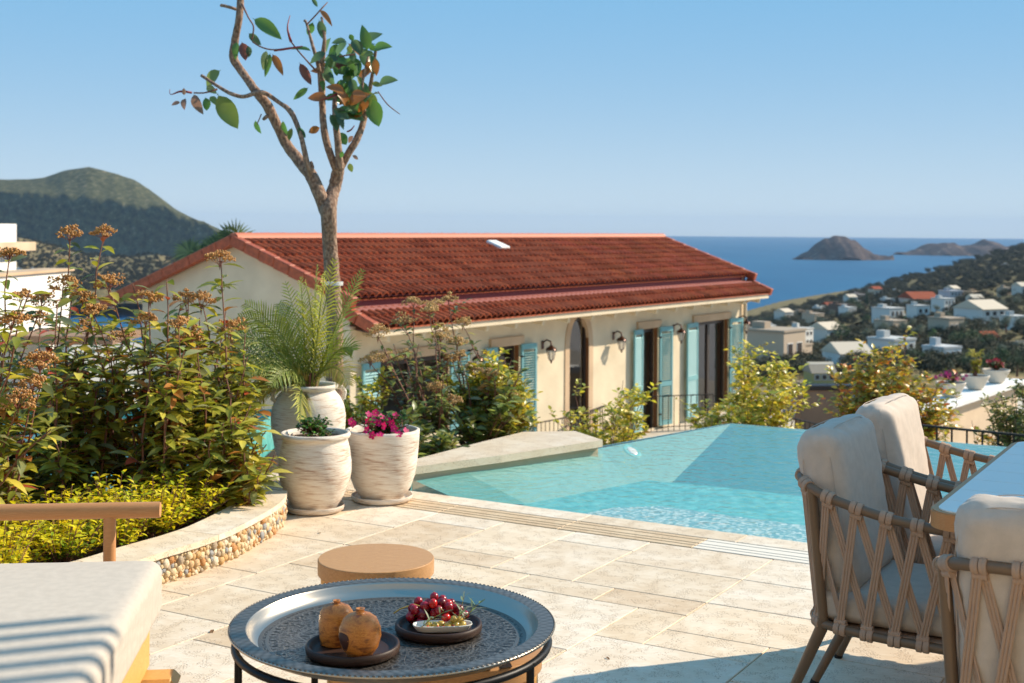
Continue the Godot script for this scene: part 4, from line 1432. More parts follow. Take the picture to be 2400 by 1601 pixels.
func far_tree_meshes(k: int) -> Array:                  # unit height
	var b := MB.new()
	b.tube([Vector3(0, -0.05, 0), Vector3(0.02, 0.25, 0), Vector3(0, 0.5, 0.02)], [0.05, 0.035, 0.02], 5)
	var trunk := b.done()
	b = MB.new()
	var r := RandomNumberGenerator.new()
	r.seed = 100 + k
	var dark: Color = [Color(0.13, 0.14, 0.085), Color(0.15, 0.155, 0.10), Color(0.06, 0.085, 0.035), Color(0.065, 0.085, 0.045), Color(0.05, 0.07, 0.035), Color(0.09, 0.14, 0.045)][k]
	var light: Color = [Color(0.28, 0.28, 0.19), Color(0.30, 0.29, 0.21), Color(0.15, 0.19, 0.08), Color(0.16, 0.19, 0.09), Color(0.10, 0.13, 0.06), Color(0.24, 0.33, 0.09)][k]
	var lobes := []
	for i in 7:
		var a := r.randf() * TAU
		lobes.append(Vector3(cos(a) * r.randf() * 0.26, r.randf_range(0.38, 0.80), sin(a) * r.randf() * 0.26))
	for i in 420:
		var c: Vector3 = lobes[r.randi_range(0, 6)]
		var dirn := Vector3(r.randfn(), r.randfn(), r.randfn()).normalized()
		var p := c + dirn * (0.22 * pow(r.randf(), 0.4))
		if k == 4: p = Vector3(dirn.x * 0.13 * (1.05 - p.y * 0.9), clampf(p.y * 1.25 - 0.15, 0.05, 1.0), dirn.z * 0.13 * (1.05 - p.y * 0.9))
		b.col = dark.lerp(light, r.randf())
		var q := Vector3(r.randfn(), r.randfn(), r.randfn()).normalized()
		var e1 := dirn.cross(q).normalized() * r.randf_range(0.03, 0.065)
		var e2 := (dirn.cross(e1).normalized() + q * 0.5) * r.randf_range(0.03, 0.055)
		b.face([p - e1, p + e2, p + e1 * 0.9 + e2 * 0.2])
		b.face([p - e2 * 0.7, p + e1, p - e1 * 0.6 + dirn * 0.04])
	return [trunk, b.done()]

# ---------- plants ----------
func leaf_mesh(wd: float, fold := 0.25, curl := 0.25, n := 4, tip := 1.0, petiole := 0.06) -> ArrayMesh:     # along +z, length 1, upper side +y
	var b := MB.new()
	for i in n + 1:
		var t := float(i) / n
		var hw := wd * 0.5 * pow(maxf(sin(PI * pow(t, 0.85)), 0.0), tip)
		var y := -curl * t * t
		var z := petiole + (1.0 - petiole) * t
		for s in [-1.0, 0.0, 1.0]:
			var nn := Vector3(-s * fold, 1, 2.0 * curl * t).normalized()
			b.vert(Vector3(s * hw, y + absf(s) * hw * fold, z), nn, Vector2(s * 0.5 + 0.5, t))
	for i in n:
		for s in 2:
			var a := i * 3 + s
			b.tri(a, a + 3, a + 4); b.tri(a, a + 4, a + 1)
	if petiole > 0.02:
		b.face([Vector3(-0.012, 0, 0), Vector3(0.012, 0, 0), Vector3(0.012, 0, petiole), Vector3(-0.012, 0, petiole)])
	return b.done()

func pick(pal: Array) -> int:
	var sum := 0.0
	for p in pal: sum += p[1]
	var f := rng.randf() * sum
	for k in pal.size():
		f -= pal[k][1]
		if f <= 0.0: return k
	return pal.size() - 1

func vary(c: Color) -> Color:
	var v := rng.randf_range(0.75, 1.25)
	return Color(c.r * v * rng.randf_range(0.9, 1.1), c.g * v, c.b * v * rng.randf_range(0.85, 1.15))

func leaf_pose(p: Vector3, dirn: Vector3, size: float, roll := 0.5) -> Transform3D:
	var bs := axes(dirn, Vector3.UP)
	bs = bs.rotated(dirn.normalized(), rng.randf_range(-roll, roll))
	return Transform3D(bs.scaled_local(Vector3.ONE * size), p)

func through(c: Color, share: float) -> Color:          # light that passes a leaf has the leaf's own colour
	var top := maxf(c.r, maxf(c.g, c.b))
	return Color(c.r / top * share, c.g / top * share, c.b / top * share).linear_to_srgb()

func pal_mats(pal: Array, rough := 0.38, back := 0.45) -> Array:
	var out := []
	for p in pal:
		var m := mat(Color(p[0].r, p[0].g, p[0].b).linear_to_srgb(), rough)
		m.backlight_enabled = true
		m.backlight = through(p[0], back)
		out.append(m)
	return out

func put_leaves(o: Node3D, mesh: Mesh, material: Material, leaves: Array, pal: Array, n_parts: int, rough := 0.38) -> void:
	# leaves: [transform, palette index]; those nearest the camera become parts
	leaves.sort_custom(func(a, b): return a[0].origin.z > b[0].origin.z)
	var mats := pal_mats(pal, rough) if n_parts > 0 else []
	var xfs := []
	var cols := []
	for k in leaves.size():
		if k < n_parts * 2 and k % 2 == 0: part("leaf", mesh, mats[leaves[k][1]], o, leaves[k][0])
		else:
			xfs.append(leaves[k][0])
			cols.append(vary(pal[leaves[k][1]][0]))
	if xfs.size(): copies("foliage", mesh, material, xfs, cols, o)

func corymb(o: Node3D, at: Vector3, size: float, col: Color, called := "flower_head", dense := 230) -> void:
	var b := MB.new()
	var root := at - Vector3(0, size * 0.9, 0)
	for k in 11:
		var a := k * 2.4 + rng.randf()
		var rr := sqrt((k + 0.3) / 11.0) * rng.randf_range(0.7, 1.1)
		var e := at + Vector3(cos(a) * rr, 0.45 - 0.55 * rr + clampf(rng.randfn(), -1.5, 1.5) * 0.2, sin(a) * rr) * size
		b.col = Color(0.28, 0.09, 0.06)
		b.tube([root.lerp(at, 0.8 * k / 11.0), root.lerp(e, 0.55) + Vector3(0, size * 0.1, 0), e], 0.0016, 3, false)
		var m := int(dense / 11.0 * rng.randf_range(0.5, 1.5))
		var puff := size * rng.randf_range(0.14, 0.26)
		for j in m:
			var p := e + Vector3(clampf(rng.randfn(), -1.6, 1.6), clampf(rng.randfn(), -1.6, 1.6) * 0.55, clampf(rng.randfn(), -1.6, 1.6)) * puff
			b.col = vary(col)
			var r := rng.randf_range(0.003, 0.0068)
			b.ball(Transform3D(Basis().scaled(Vector3(r, r, r)), p), 3, 5)
	part(called, b.done(), M.tinted, o)

const PHOTINIA := [[Color(0.27, 0.29, 0.05), 5.0], [Color(0.45, 0.43, 0.06), 4.5], [Color(0.13, 0.16, 0.05), 2.0], [Color(0.64, 0.55, 0.09), 3.0], [Color(0.46, 0.19, 0.05), 1.3], [Color(0.45, 0.08, 0.04), 0.35], [Color(0.25, 0.26, 0.12), 2.0]]

# stems: [foot, tip, bend]; leaves sit along the stems and on side twigs
func stem_shrub(o: Node3D, stems: Array, leaf_len: Vector2, spacing: float, twigs: int, pal: Array, n_parts: int, flowers := 0.0, from := 0.12, fcol := Color(0.50, 0.255, 0.085)) -> void:
	var b := MB.new()
	var leaves := []
	var mesh := leaf_mesh(0.36, 0.3, 0.28)
	for st in stems:
		var foot: Vector3 = st[0]
		var tip: Vector3 = st[1]
		var L := foot.distance_to(tip)
		var bend := Vector3(rng.randfn(), 0, rng.randfn()) * L * 0.05
		var pts := []
		var rad := []
		for k in 9:
			var t := k / 8.0
			pts.append(foot.lerp(tip, t) + bend * sin(t * PI) + Vector3(rng.randfn(), 0, rng.randfn()) * 0.006)
			rad.append(lerpf(0.0085, 0.0028, t))
		b.tube(pts, rad, 5, false)
		var n := int(L / spacing)
		var ang := rng.randf() * TAU
		for k in n:
			var t := from + (1.0 - from) * (k + rng.randf()) / n
			var p: Vector3 = pts[int(t * 7.99)].lerp(pts[mini(int(t * 7.99) + 1, 8)], fmod(t * 7.99, 1.0))
			ang += 2.4
			var up := rng.randf_range(-0.35, 0.7)
			var dirn := Vector3(cos(ang) * cos(up), sin(up), sin(ang) * cos(up))
			leaves.append([leaf_pose(p, dirn, rng.randf_range(leaf_len.x, leaf_len.y)), pick(pal)])
		for k in twigs:
			var t := rng.randf_range(from, 0.9)
			var p: Vector3 = pts[int(t * 7.99)]
			ang += 2.4
			var td := Vector3(cos(ang), rng.randf_range(0.2, 0.9), sin(ang)).normalized()
			var tl := rng.randf_range(0.10, 0.30) * L * 0.6
			b.tube([p, p + td * tl * 0.6, p + td * tl + Vector3(0, -0.02 * tl, 0)], [0.004, 0.003, 0.0015], 4, false)
			var m := int(tl / spacing * 1.5) + 3
			for j in m:
				var q := p + td * tl * (j + 1.0) / m
				var a2 := ang + j * 2.4
				var dd := (td * 0.6 + Vector3(cos(a2), rng.randf_range(-0.4, 0.5), sin(a2))).normalized()
				leaves.append([leaf_pose(q, dd, rng.randf_range(leaf_len.x, leaf_len.y)), pick(pal)])
		if rng.randf() < flowers: corymb(o, tip + Vector3(0, 0.02, 0), rng.randf_range(0.05, 0.085), fcol)
	part("stems", b.done(), M.twig, o)
	put_leaves(o, mesh, M.leaf, leaves, pal, n_parts)

func build_hedge() -> void:
	rng.seed = 555
	var D := 6.55
	# [foot x, depth, label, extra tall tips (grid px, depth)]
	var plants := [
		[-2.72, 6.35, "bushy photinia at the garden pool end of the hedge, with drooping lime leaves", [[20, 590, 6.2], [48, 690, 6.3], [95, 700, 6.5]]],
		[-2.40, 6.62, "photinia with the tallest orange flower heads in the hedge", [[160, 545, 6.6], [238, 545, 6.6], [150, 660, 6.5]]],
		[-2.12, 6.38, "photinia with clustered copper flowers at mid hedge", [[130, 700, 6.3], [190, 690, 6.5], [215, 720, 6.4]]],
		[-1.92, 6.72, "photinia with reddish young leaves beside the broad flower head", [[300, 650, 6.7], [250, 655, 6.6], [335, 740, 6.5]]],
		[-1.75, 6.42, "photinia with a broad flat orange flower head", [[385, 640, 6.5], [345, 690, 6.5], [410, 750, 6.4]]],
		[-1.60, 6.80, "photinia with a tall leafy shoot in front of the gable wall", [[505, 600, 6.9], [462, 700, 6.8], [440, 780, 6.6], [425, 690, 6.9], [530, 760, 6.9]]],
		[-1.42, 6.45, "low spreading photinia beside the front whitewashed pot", [[520, 870, 6.5], [575, 930, 6.6], [605, 990, 6.4], [628, 1045, 6.35], [600, 1085, 6.25], [560, 1040, 6.3], [612, 1020, 6.5], [570, 985, 6.4], [540, 960, 6.4]]],
		[-1.70, 7.72, "photinia growing behind the tall jar", [[540, 800, 7.75], [575, 850, 7.8], [500, 820, 7.6]]],
		[-2.36, 5.62, "photinia with large lime leaves leaning over the end of the golden border", [[62, 665, 5.6], [25, 745, 5.6], [92, 840, 5.7], [42, 930, 5.5], [112, 985, 5.6], [75, 890, 5.6], [20, 850, 5.5]]],
		[-2.25, 7.0, "photinia at the back of the hedge by the garden pool", [[90, 740, 7.0], [280, 780, 7.0], [200, 760, 7.0]]]]
	for k in plants.size():
		var P: Array = plants[k]
		var at := Vector3(P[0], 0.07, -P[1])
		var o := thing("photinia_shrub", P[2], "shrub", at, "photinia shrubs of the hedge")
		var stems := []
		for t in P[3]:
			var tip := deep(t[0], t[1], t[2]) - at
			stems.append([Vector3(rng.randfn() * 0.05 + tip.x * 0.25, 0, rng.randfn() * 0.05), tip])
		var hgt: float = 0.45 if k == 6 else (1.0 if k == 5 else 0.78)
		for s in (11 if k != 8 else 3):
			var a := rng.randf() * TAU
			var r := rng.randf_range(0.08, 0.34) * (0.65 if k == 6 else 1.0)
			stems.append([Vector3(cos(a) * 0.07, 0, sin(a) * 0.07), Vector3(cos(a) * r, hgt * rng.randf_range(0.45, 1.08), sin(a) * r)])
		stem_shrub(o, stems.slice(0, P[3].size()), Vector2(0.08, 0.13), 0.034, 4, PHOTINIA, 25, 0.8 if k != 6 else 0.1, 0.22)
		var o2 := o
		dense_stems(o2, stems.slice(P[3].size()), Vector2(0.075, 0.13), 0.030, 7, PHOTINIA, 60, 0.16)
	# golden low hedge inside the planter
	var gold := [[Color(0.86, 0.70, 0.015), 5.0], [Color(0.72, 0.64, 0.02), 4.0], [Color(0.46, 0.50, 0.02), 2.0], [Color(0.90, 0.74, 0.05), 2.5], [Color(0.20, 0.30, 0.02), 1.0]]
	var gm := leaf_mesh(0.42, 0.3, 0.3, 3)
	var spots := [[-2.05, 5.25, 0.20], [-1.88, 5.45, 0.22], [-2.20, 5.55, 0.24], [-1.72, 5.68, 0.21], [-2.02, 5.80, 0.24], [-1.62, 5.92, 0.20], [-1.85, 6.05, 0.23], [-1.55, 6.18, 0.24], [-1.70, 6.30, 0.22], [-2.35, 5.25, 0.22], [-2.5, 5.75, 0.24], [-1.98, 5.02, 0.16]]
	for k in spots.size():
		var at := Vector3(spots[k][0], 0.07, -spots[k][1])
		var o := thing("golden_shrub", "low golden shrub of the yellow border in the curved planter", "shrub", at, "golden shrubs edging the planter")
		var leaves := []
		var b := MB.new()
		for s in 58:
			var a := rng.randf() * TAU
			var r: float = spots[k][2] * 0.9 * sqrt(rng.randf())
			var tip := Vector3(cos(a) * r, (0.10 + 0.17 * rng.randf()) * (1.15 - r * 1.6), sin(a) * r)
			b.tube([Vector3(cos(a) * 0.02, 0, sin(a) * 0.02), tip * Vector3(0.7, 0.6, 0.7), tip], 0.002, 3, false)
			for j in 13:
				var t := 0.35 + 0.65 * j / 12.0
				var a2 := j * 2.4 + s
				var up := rng.randf_range(0.0, 0.9)
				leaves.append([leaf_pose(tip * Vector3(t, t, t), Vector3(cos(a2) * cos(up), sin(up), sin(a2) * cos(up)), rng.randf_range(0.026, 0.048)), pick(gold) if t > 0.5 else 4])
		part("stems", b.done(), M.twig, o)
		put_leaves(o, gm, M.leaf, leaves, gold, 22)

func dense_stems(o: Node3D, stems: Array, ll: Vector2, spacing: float, twigs: int, pal: Array, n_parts: int, flowers: float) -> void:
	stem_shrub(o, stems, ll, spacing, twigs, pal, n_parts, flowers * 0.6, 0.12, Color(0.34, 0.145, 0.07))

# an open bush: stems fan out of one foot, twigs carry small leaves
func bush(called: String, label: String, at: Vector3, hgt: float, rad: float, leaf: float, n_stems: int, n_twigs: int, per: int, pal: Array, n_parts := 0, low := 0.15, group := "") -> Node3D:
	var o := thing(called, label, "shrub", at, group)
	var b := MB.new()
	var leaves := []
	var mesh := leaf_mesh(0.48, 0.25, 0.2, 3)
	for s in n_stems:
		var a := rng.randf() * TAU
		var r := rad * sqrt(rng.randf())
		var top := Vector3(cos(a) * r, hgt * rng.randf_range(0.6, 1.0) * (1.0 - 0.25 * r / rad), sin(a) * r)
		var mid := Vector3(top.x * 0.35, top.y * 0.5, top.z * 0.35)
		b.tube([Vector3(cos(a) * 0.03, 0, sin(a) * 0.03), mid, top], [0.012, 0.007, 0.002], 5, false)
		for w in n_twigs:
			var t := rng.randf_range(low, 1.0)
			var p := mid.lerp(top, t * 2.0 - 1.0) if t > 0.5 else Vector3.ZERO.lerp(mid, t * 2.0)
			var td := Vector3(rng.randfn(), rng.randf_range(0.0, 1.6), rng.randfn()).normalized()
			var tl := rng.randf_range(0.08, 0.22) * rad * 2.0
			b.tube([p, p + td * tl], [0.003, 0.001], 3, false)
			for j in per:
				var q := p + td * tl * (j + 1.0) / per
				var a2 := rng.randf() * TAU
				leaves.append([leaf_pose(q, (td * 0.5 + Vector3(cos(a2), rng.randf_range(-0.4, 0.7), sin(a2))).normalized(), leaf * rng.randf_range(0.7, 1.3), 0.9), pick(pal)])
	part("stems", b.done(), M.twig, o)
	put_leaves(o, mesh, M.leaf, leaves, pal, n_parts)
	return o

func build_shrubs() -> void:
	rng.seed = 808
	var yel := [[Color(0.78, 0.63, 0.08), 4.0], [Color(0.55, 0.50, 0.06), 4.0], [Color(0.86, 0.72, 0.20), 2.5], [Color(0.30, 0.32, 0.05), 3.0], [Color(0.38, 0.20, 0.03), 0.4]]
	var dry := [[Color(0.12, 0.16, 0.05), 4.0], [Color(0.22, 0.26, 0.06), 3.0], [Color(0.42, 0.40, 0.09), 2.5], [Color(0.26, 0.28, 0.15), 2.0]]
	# dried photinias behind the pots
	var groups := [["photinia with dry orange flower heads rising behind the flower pot", [[905, 790, 9.4], [868, 770, 9.2], [950, 700, 9.6], [985, 720, 9.4], [925, 740, 9.5], [890, 830, 9.3], [1012, 780, 9.6], [850, 830, 9.2], [960, 790, 9.3], [930, 820, 9.4]], -0.55, 9.3],
		["photinia with pale cream flower tops against the lower roof", [[1030, 690, 9.8], [995, 705, 9.6], [1062, 745, 9.8], [1050, 790, 9.7], [1010, 760, 9.7], [1085, 850, 9.7], [1040, 830, 9.6], [975, 860, 9.6], [1000, 880, 9.5]], -0.22, 9.6]]
	for g in groups:
		var at := Vector3(g[2], 0.05, -g[3])
		var o := thing("dry_photinia_shrub", g[0], "shrub", at, "dry photinias behind the pool wall")
		var stems := []
		for t in g[1]:
			var tip := deep(t[0], t[1], t[2]) - at
			stems.append([Vector3(rng.randfn() * 0.06 + tip.x * 0.3, 0, rng.randfn() * 0.06), tip])
		stem_shrub(o, stems, Vector2(0.055, 0.09), 0.05, 2, dry, 25, 0.85, 0.25, Color(0.52, 0.33, 0.13))
		stems = []
		for s in 14:
			var a := rng.randf() * TAU
			var r := rng.randf_range(0.05, 0.32)
			stems.append([Vector3(cos(a) * 0.1, 0, sin(a) * 0.1), Vector3(cos(a) * r, rng.randf_range(0.2, 0.52), sin(a) * r)])
		stem_shrub(o, stems, Vector2(0.05, 0.085), 0.03, 4, dry, 25, 0.4, 0.1, Color(0.46, 0.28, 0.11))
	bush("yellow_shrub", "yellow-green shrub between the dry photinias and the shuttered door", deep(1128, 1050, 9.75) * Vector3(1, 0, 1) + Vector3(0, -0.30, 0), 0.90, 0.36, 0.06, 34, 22, 12, yel, 30, 0.1)
	bush("yellow_shrub", "small yellow shrub peeping out behind the tall jar", Vector3(-1.05, -0.25, -9.3), 0.92, 0.24, 0.05, 14, 14, 10, yel, 15, 0.1)
	bush("yellow_shrub", "yellow shrub with pale shoots in front of the arched door", deep(1392, 1050, 12.0) * Vector3(1, 0, 1) + Vector3(0, -1.55, 0), 1.98, 0.50, 0.062, 30, 20, 11, yel, 30, 0.2)
	bush("yellow_shrub", "tall dense yellow shrub before the far corner of the villa", deep(1728, 1050, 13.2) * Vector3(1, 0, 1) + Vector3(0, -1.75, 0), 2.45, 0.62, 0.066, 38, 25, 12, yel, 40, 0.25)
	bush("yellow_shrub", "narrow spray of yellow leaves beside the tall yellow shrub", deep(1650, 1050, 12.6) * Vector3(1, 0, 1) + Vector3(0, -1.65, 0), 1.80, 0.26, 0.058, 16, 18, 11, yel, 15, 0.4)
	bush("dark_shrub", "dark leafy shrub low behind the pool coping", Vector3(-0.22, -0.25, -9.45), 0.62, 0.40, 0.08, 22, 10, 8, dry, 20, 0.05)
	bush("dark_shrub", "dark shrub between the flower pot and the pool coping", Vector3(-0.62, -0.25, -8.75), 0.52, 0.34, 0.08, 20, 9, 8, dry, 20, 0.05)
	bush("dark_shrub", "dark shrub below the hedge beside the garden pool", Vector3(-2.75, 0.05, -6.05), 0.38, 0.30, 0.05, 12, 8, 7, dry, 15, 0.05)
	var redtip := [[Color(0.58, 0.46, 0.06), 4.5], [Color(0.68, 0.38, 0.06), 2.5], [Color(0.32, 0.32, 0.07), 4.0], [Color(0.66, 0.18, 0.06), 1.4], [Color(0.20, 0.20, 0.07), 2.0]]
	bush("red_tipped_bush", "round bush with orange and red leaf tips behind the dining chairs", deep(2055, 1050, 14.5) * Vector3(1, 0, 1) + Vector3(0, -1.9, 0), 2.42, 0.72, 0.078, 54, 26, 11, redtip, 60, 0.42)
	bush("slender_shrub", "slender see-through shrub before the sand-coloured wall", deep(2272, 1050, 12.6) * Vector3(1, 0, 1) + Vector3(0, -1.7, 0), 1.80, 0.30, 0.065, 12, 13, 8, redtip, 20, 0.2)
	bush("slender_shrub", "thin shrub in the gap beside the round red-tipped bush", deep(2170, 1050, 12.4) * Vector3(1, 0, 1) + Vector3(0, -1.7, 0), 1.55, 0.28, 0.065, 11, 12, 8, redtip, 15, 0.2)
	var soft := [[Color(0.24, 0.24, 0.07), 4.0], [Color(0.33, 0.32, 0.11), 3.0], [Color(0.14, 0.16, 0.05), 3.0], [Color(0.44, 0.42, 0.2), 1.0]]
	bush("olive_green_bush", "dense olive-green bush beside the flower bowl wall", deep(2368, 1050, 12.2) * Vector3(1, 0, 1) + Vector3(0, -1.7, 0), 2.08, 0.44, 0.045, 60, 30, 12, soft, 25, 0.3)

# palm frond through three points, with leaflets in two rows
func frond(o: Node3D, p0: Vector3, p1: Vector3, p2: Vector3, wide: float, col: Color, n := 34) -> void:
	var b := MB.new()
	var pts := []
	for k in 13:
		var t := k / 12.0
		pts.append(p0.lerp(p1, t).lerp(p1.lerp(p2, t), t))
	b.col = Color(0.24, 0.28, 0.06)
	var rad := []
	for k in 13: rad.append(lerpf(0.0075, 0.0015, k / 12.0))
	b.tube(pts, rad, 5, false)
	var twist := rng.randf_range(0.6, 1.2) * (1.0 if rng.randf() < 0.5 else -1.0)
	for k in n:
		var t := 0.12 + 0.88 * k / n
		var p := p0.lerp(p1, t).lerp(p1.lerp(p2, t), t)
		var d := ((p1 - p0).lerp(p2 - p1, t)).normalized()
		var side := d.cross(Vector3.UP).normalized()
		if absf(d.y) > 0.93: side = d.cross(Vector3(0.3, 0, 1)).normalized()
		var up := side.cross(d)
		var sd := side * cos(twist) + up * sin(twist)
		up = sd.cross(d)
		side = sd
		for s in [-1.0, 1.0]:
			var L := wide * sin(PI * (0.15 + 0.80 * t)) * rng.randf_range(0.85, 1.1)
			var ld: Vector3 = (side * s * 0.85 + d * 0.75 + up * rng.randf_range(-0.1, 0.32)).normalized()
			var droop := Vector3(0, -L * rng.randf_range(0.05, 0.22), 0)
			b.col = vary(col)
			var w := ld.cross(up).normalized() * 0.0040
			var q := p + ld * L * 0.5
			var e := p + ld * L + droop
			b.face([p - w * 0.6, p + w * 0.6, q + w, q - w])
			b.face([q - w, q + w, e])
	part("frond", b.done(), M.leaf_soft, o)

func build_jars() -> void:
	rng.seed = 99
	# tall jar with handles, the palm in it
	var jp := Vector3(-1.185, 0, -7.62)
	var jar := thing("storage_jar", "tall whitewashed clay jar with two small handles holding a palm", "jar", jp)
	var b := MB.new()
	b.lathe([Vector2(0.0, 0.001), Vector2(0.115, 0.001), Vector2(0.135, 0.02), Vector2(0.165, 0.12), Vector2(0.195, 0.22), Vector2(0.214, 0.32), Vector2(0.218, 0.40), Vector2(0.208, 0.46), Vector2(0.185, 0.51), Vector2(0.158, 0.542), Vector2(0.150, 0.552), Vector2(0.164, 0.560), Vector2(0.172, 0.572), Vector2(0.170, 0.584), Vector2(0.155, 0.586), Vector2(0.140, 0.575), Vector2(0.132, 0.55), Vector2(0.135, 0.50)], 56)
	part("body", b.done(), M.jar, jar)
	for a in [0.25, PI + 0.35]:
		b = MB.new()
		var d := Vector3(cos(a), 0, -sin(a))
		b.tube([d * 0.155 + Vector3(0, 0.565, 0), d * 0.195 + Vector3(0, 0.562, 0), d * 0.212 + Vector3(0, 0.535, 0), d * 0.206 + Vector3(0, 0.50, 0), d * 0.188 + Vector3(0, 0.49, 0)], 0.013, 8)
		part("handle", b.done(), M.jar, jar)
	b = MB.new()
	b.lathe([Vector2(0.137, 0.53), Vector2(0.0, 0.545)], 24)
	part("soil", b.done(), M.soil, jar)
	var palm := thing("potted_palm", "feathery green date palm growing in the tall jar", "palm", jp + Vector3(0, 0.535, 0))
	b = MB.new()
	for k in 14:
		var a := k * 2.4
		b.tube([Vector3(cos(a) * 0.03, -0.01, sin(a) * 0.03), Vector3(cos(a) * 0.045, 0.06, sin(a) * 0.045), Vector3(cos(a) * 0.07, 0.12, sin(a) * 0.07)], [0.016, 0.011, 0.006], 5)
	part("crown_base", b.done(), M.twig, palm)
	var O := jp + Vector3(0, 0.55, 0)
	var fr := [[655, 735, 560, 690, 0.0], [640, 770, 520, 745, 0.15], [630, 790, 512, 800, -0.1], [620, 830, 540, 850, 0.2], [640, 850, 555, 915, -0.1], [660, 840, 600, 905, 0.25], [690, 850, 688, 965, 0.32], [700, 770, 690, 628, 0.05], [718, 760, 728, 600, -0.05], [735, 760, 770, 585, 0.1], [765, 740, 835, 612, 0.0], [780, 760, 812, 800, 0.12], [775, 790, 800, 880, 0.2], [750, 800, 790, 700, -0.2], [680, 760, 640, 690, -0.22], [705, 800, 655, 640, -0.25], [760, 770, 805, 690, -0.12], [600, 800, 575, 960, 0.1], [725, 720, 700, 640, 0.2], [650, 720, 545, 720, 0.3], [625, 750, 535, 770, 0.3], [640, 790, 550, 850, 0.35], [660, 760, 590, 740, -0.3], [670, 800, 620, 880, 0.35], [735, 700, 745, 620, 0.3]]
	for k in fr.size():
		var f: Array = fr[k]
		var dz: float = f[4]
		var p1 := deep(f[0], f[1], 7.62 - dz * 0.5) - O
		var p2 := deep(f[2], f[3], 7.62 - dz) - O
		var a := k * 2.4
		var dryf: bool = k in [5, 17, 12]
		frond(palm, Vector3(cos(a) * 0.04, 0.0, sin(a) * 0.04), p1, p2, 0.165, Color(0.48, 0.38, 0.09) if dryf else (Color(0.22, 0.27, 0.045) if k % 3 else Color(0.44, 0.43, 0.07)), 32)
	# front pot
	var pp := Vector3(-1.035, 0, -6.90)
	saucer("clay saucer under the front pot of green leaves", pp, 0.158)
	var pot := thing("plant_pot", "bulging whitewashed clay pot with a rolled rim and low green plant", "pot", pp + Vector3(0, 0.014, 0))
	b = MB.new()
	b.lathe([Vector2(0.0, 0.001), Vector2(0.105, 0.001), Vector2(0.122, 0.015), Vector2(0.155, 0.07), Vector2(0.183, 0.14), Vector2(0.194, 0.20), Vector2(0.192, 0.26), Vector2(0.182, 0.32), Vector2(0.172, 0.355), Vector2(0.171, 0.37), Vector2(0.182, 0.377), Vector2(0.187, 0.388), Vector2(0.184, 0.40), Vector2(0.172, 0.404), Vector2(0.158, 0.396), Vector2(0.153, 0.37), Vector2(0.155, 0.34)], 56)
	part("body", b.done(), M.pot, pot)
	b = MB.new()
	b.lathe([Vector2(0.157, 0.372), Vector2(0.0, 0.38)], 24)
	part("soil", b.done(), M.soil, pot)
	var green := [[Color(0.05, 0.13, 0.02), 4.0], [Color(0.09, 0.19, 0.025), 3.0], [Color(0.03, 0.075, 0.018), 3.0]]
	var o := bush("pot_plant", "low green plant with small crowded leaves in the front pot", pp + Vector3(0, 0.385, 0), 0.105, 0.10, 0.026, 26, 6, 7, green, 25, 0.2)
	bush("pot_plant", "short trailing greenery at the rim of the front pot", pp + Vector3(0.03, 0.382, 0.06), 0.04, 0.09, 0.018, 16, 5, 6, green, 10, 0.1)
	# flower pot
	var fp := Vector3(-0.705, 0, -7.17)
	saucer("clay saucer under the pot of magenta flowers", fp, 0.170)
	pot = thing("plant_pot", "whitewashed clay pot with straight rim full of magenta flowers", "pot", fp + Vector3(0, 0.014, 0))
	b = MB.new()
	b.lathe([Vector2(0.0, 0.001), Vector2(0.095, 0.001), Vector2(0.12, 0.012), Vector2(0.155, 0.06), Vector2(0.180, 0.13), Vector2(0.192, 0.21), Vector2(0.199, 0.29), Vector2(0.204, 0.365), Vector2(0.203, 0.378), Vector2(0.193, 0.382), Vector2(0.182, 0.376), Vector2(0.178, 0.33)], 56)
	part("body", b.done(), M.pot, pot)
	b = MB.new()
	b.lathe([Vector2(0.18, 0.345), Vector2(0.0, 0.355)], 24)
	part("soil", b.done(), M.soil, pot)
	var fl := bush("flowering_plant", "magenta flowering plant overflowing its whitewashed pot", fp + Vector3(0.0, 0.36, 0), 0.115, 0.15, 0.028, 30, 6, 7, green, 25, 0.1)
	for f in [[847, 952, 7.15], [862, 948, 7.1], [876, 958, 7.12], [858, 966, 7.05], [870, 972, 7.05], [845, 968, 7.05], [806, 968, 7.0], [812, 976, 6.98], [908, 955, 7.15], [905, 985, 7.0], [932, 990, 7.05], [888, 963, 7.1], [882, 978, 7.0], [842, 988, 6.97], [872, 998, 6.97], [855, 1000, 6.96], [900, 972, 7.05], [916, 997, 7.0]]:
		flower(fl, deep(f[0], f[1], f[2]) - fl.position, 0.021, Color(0.62, 0.008, 0.16))

func saucer(label: String, at: Vector3, r: float) -> void:
	var b := MB.new()
	b.lathe([Vector2(0.0, 0.0), Vector2(r * 0.86, 0.0), Vector2(r * 0.97, 0.012), Vector2(r, 0.034), Vector2(r * 0.96, 0.036), Vector2(r * 0.9, 0.018), Vector2(r * 0.8, 0.0135), Vector2(0.0, 0.0135)], 48)
	tag(part("saucer", b.done(), M.pot, self, Transform3D(Basis(), at)), label, "saucer", "saucers under the pots")

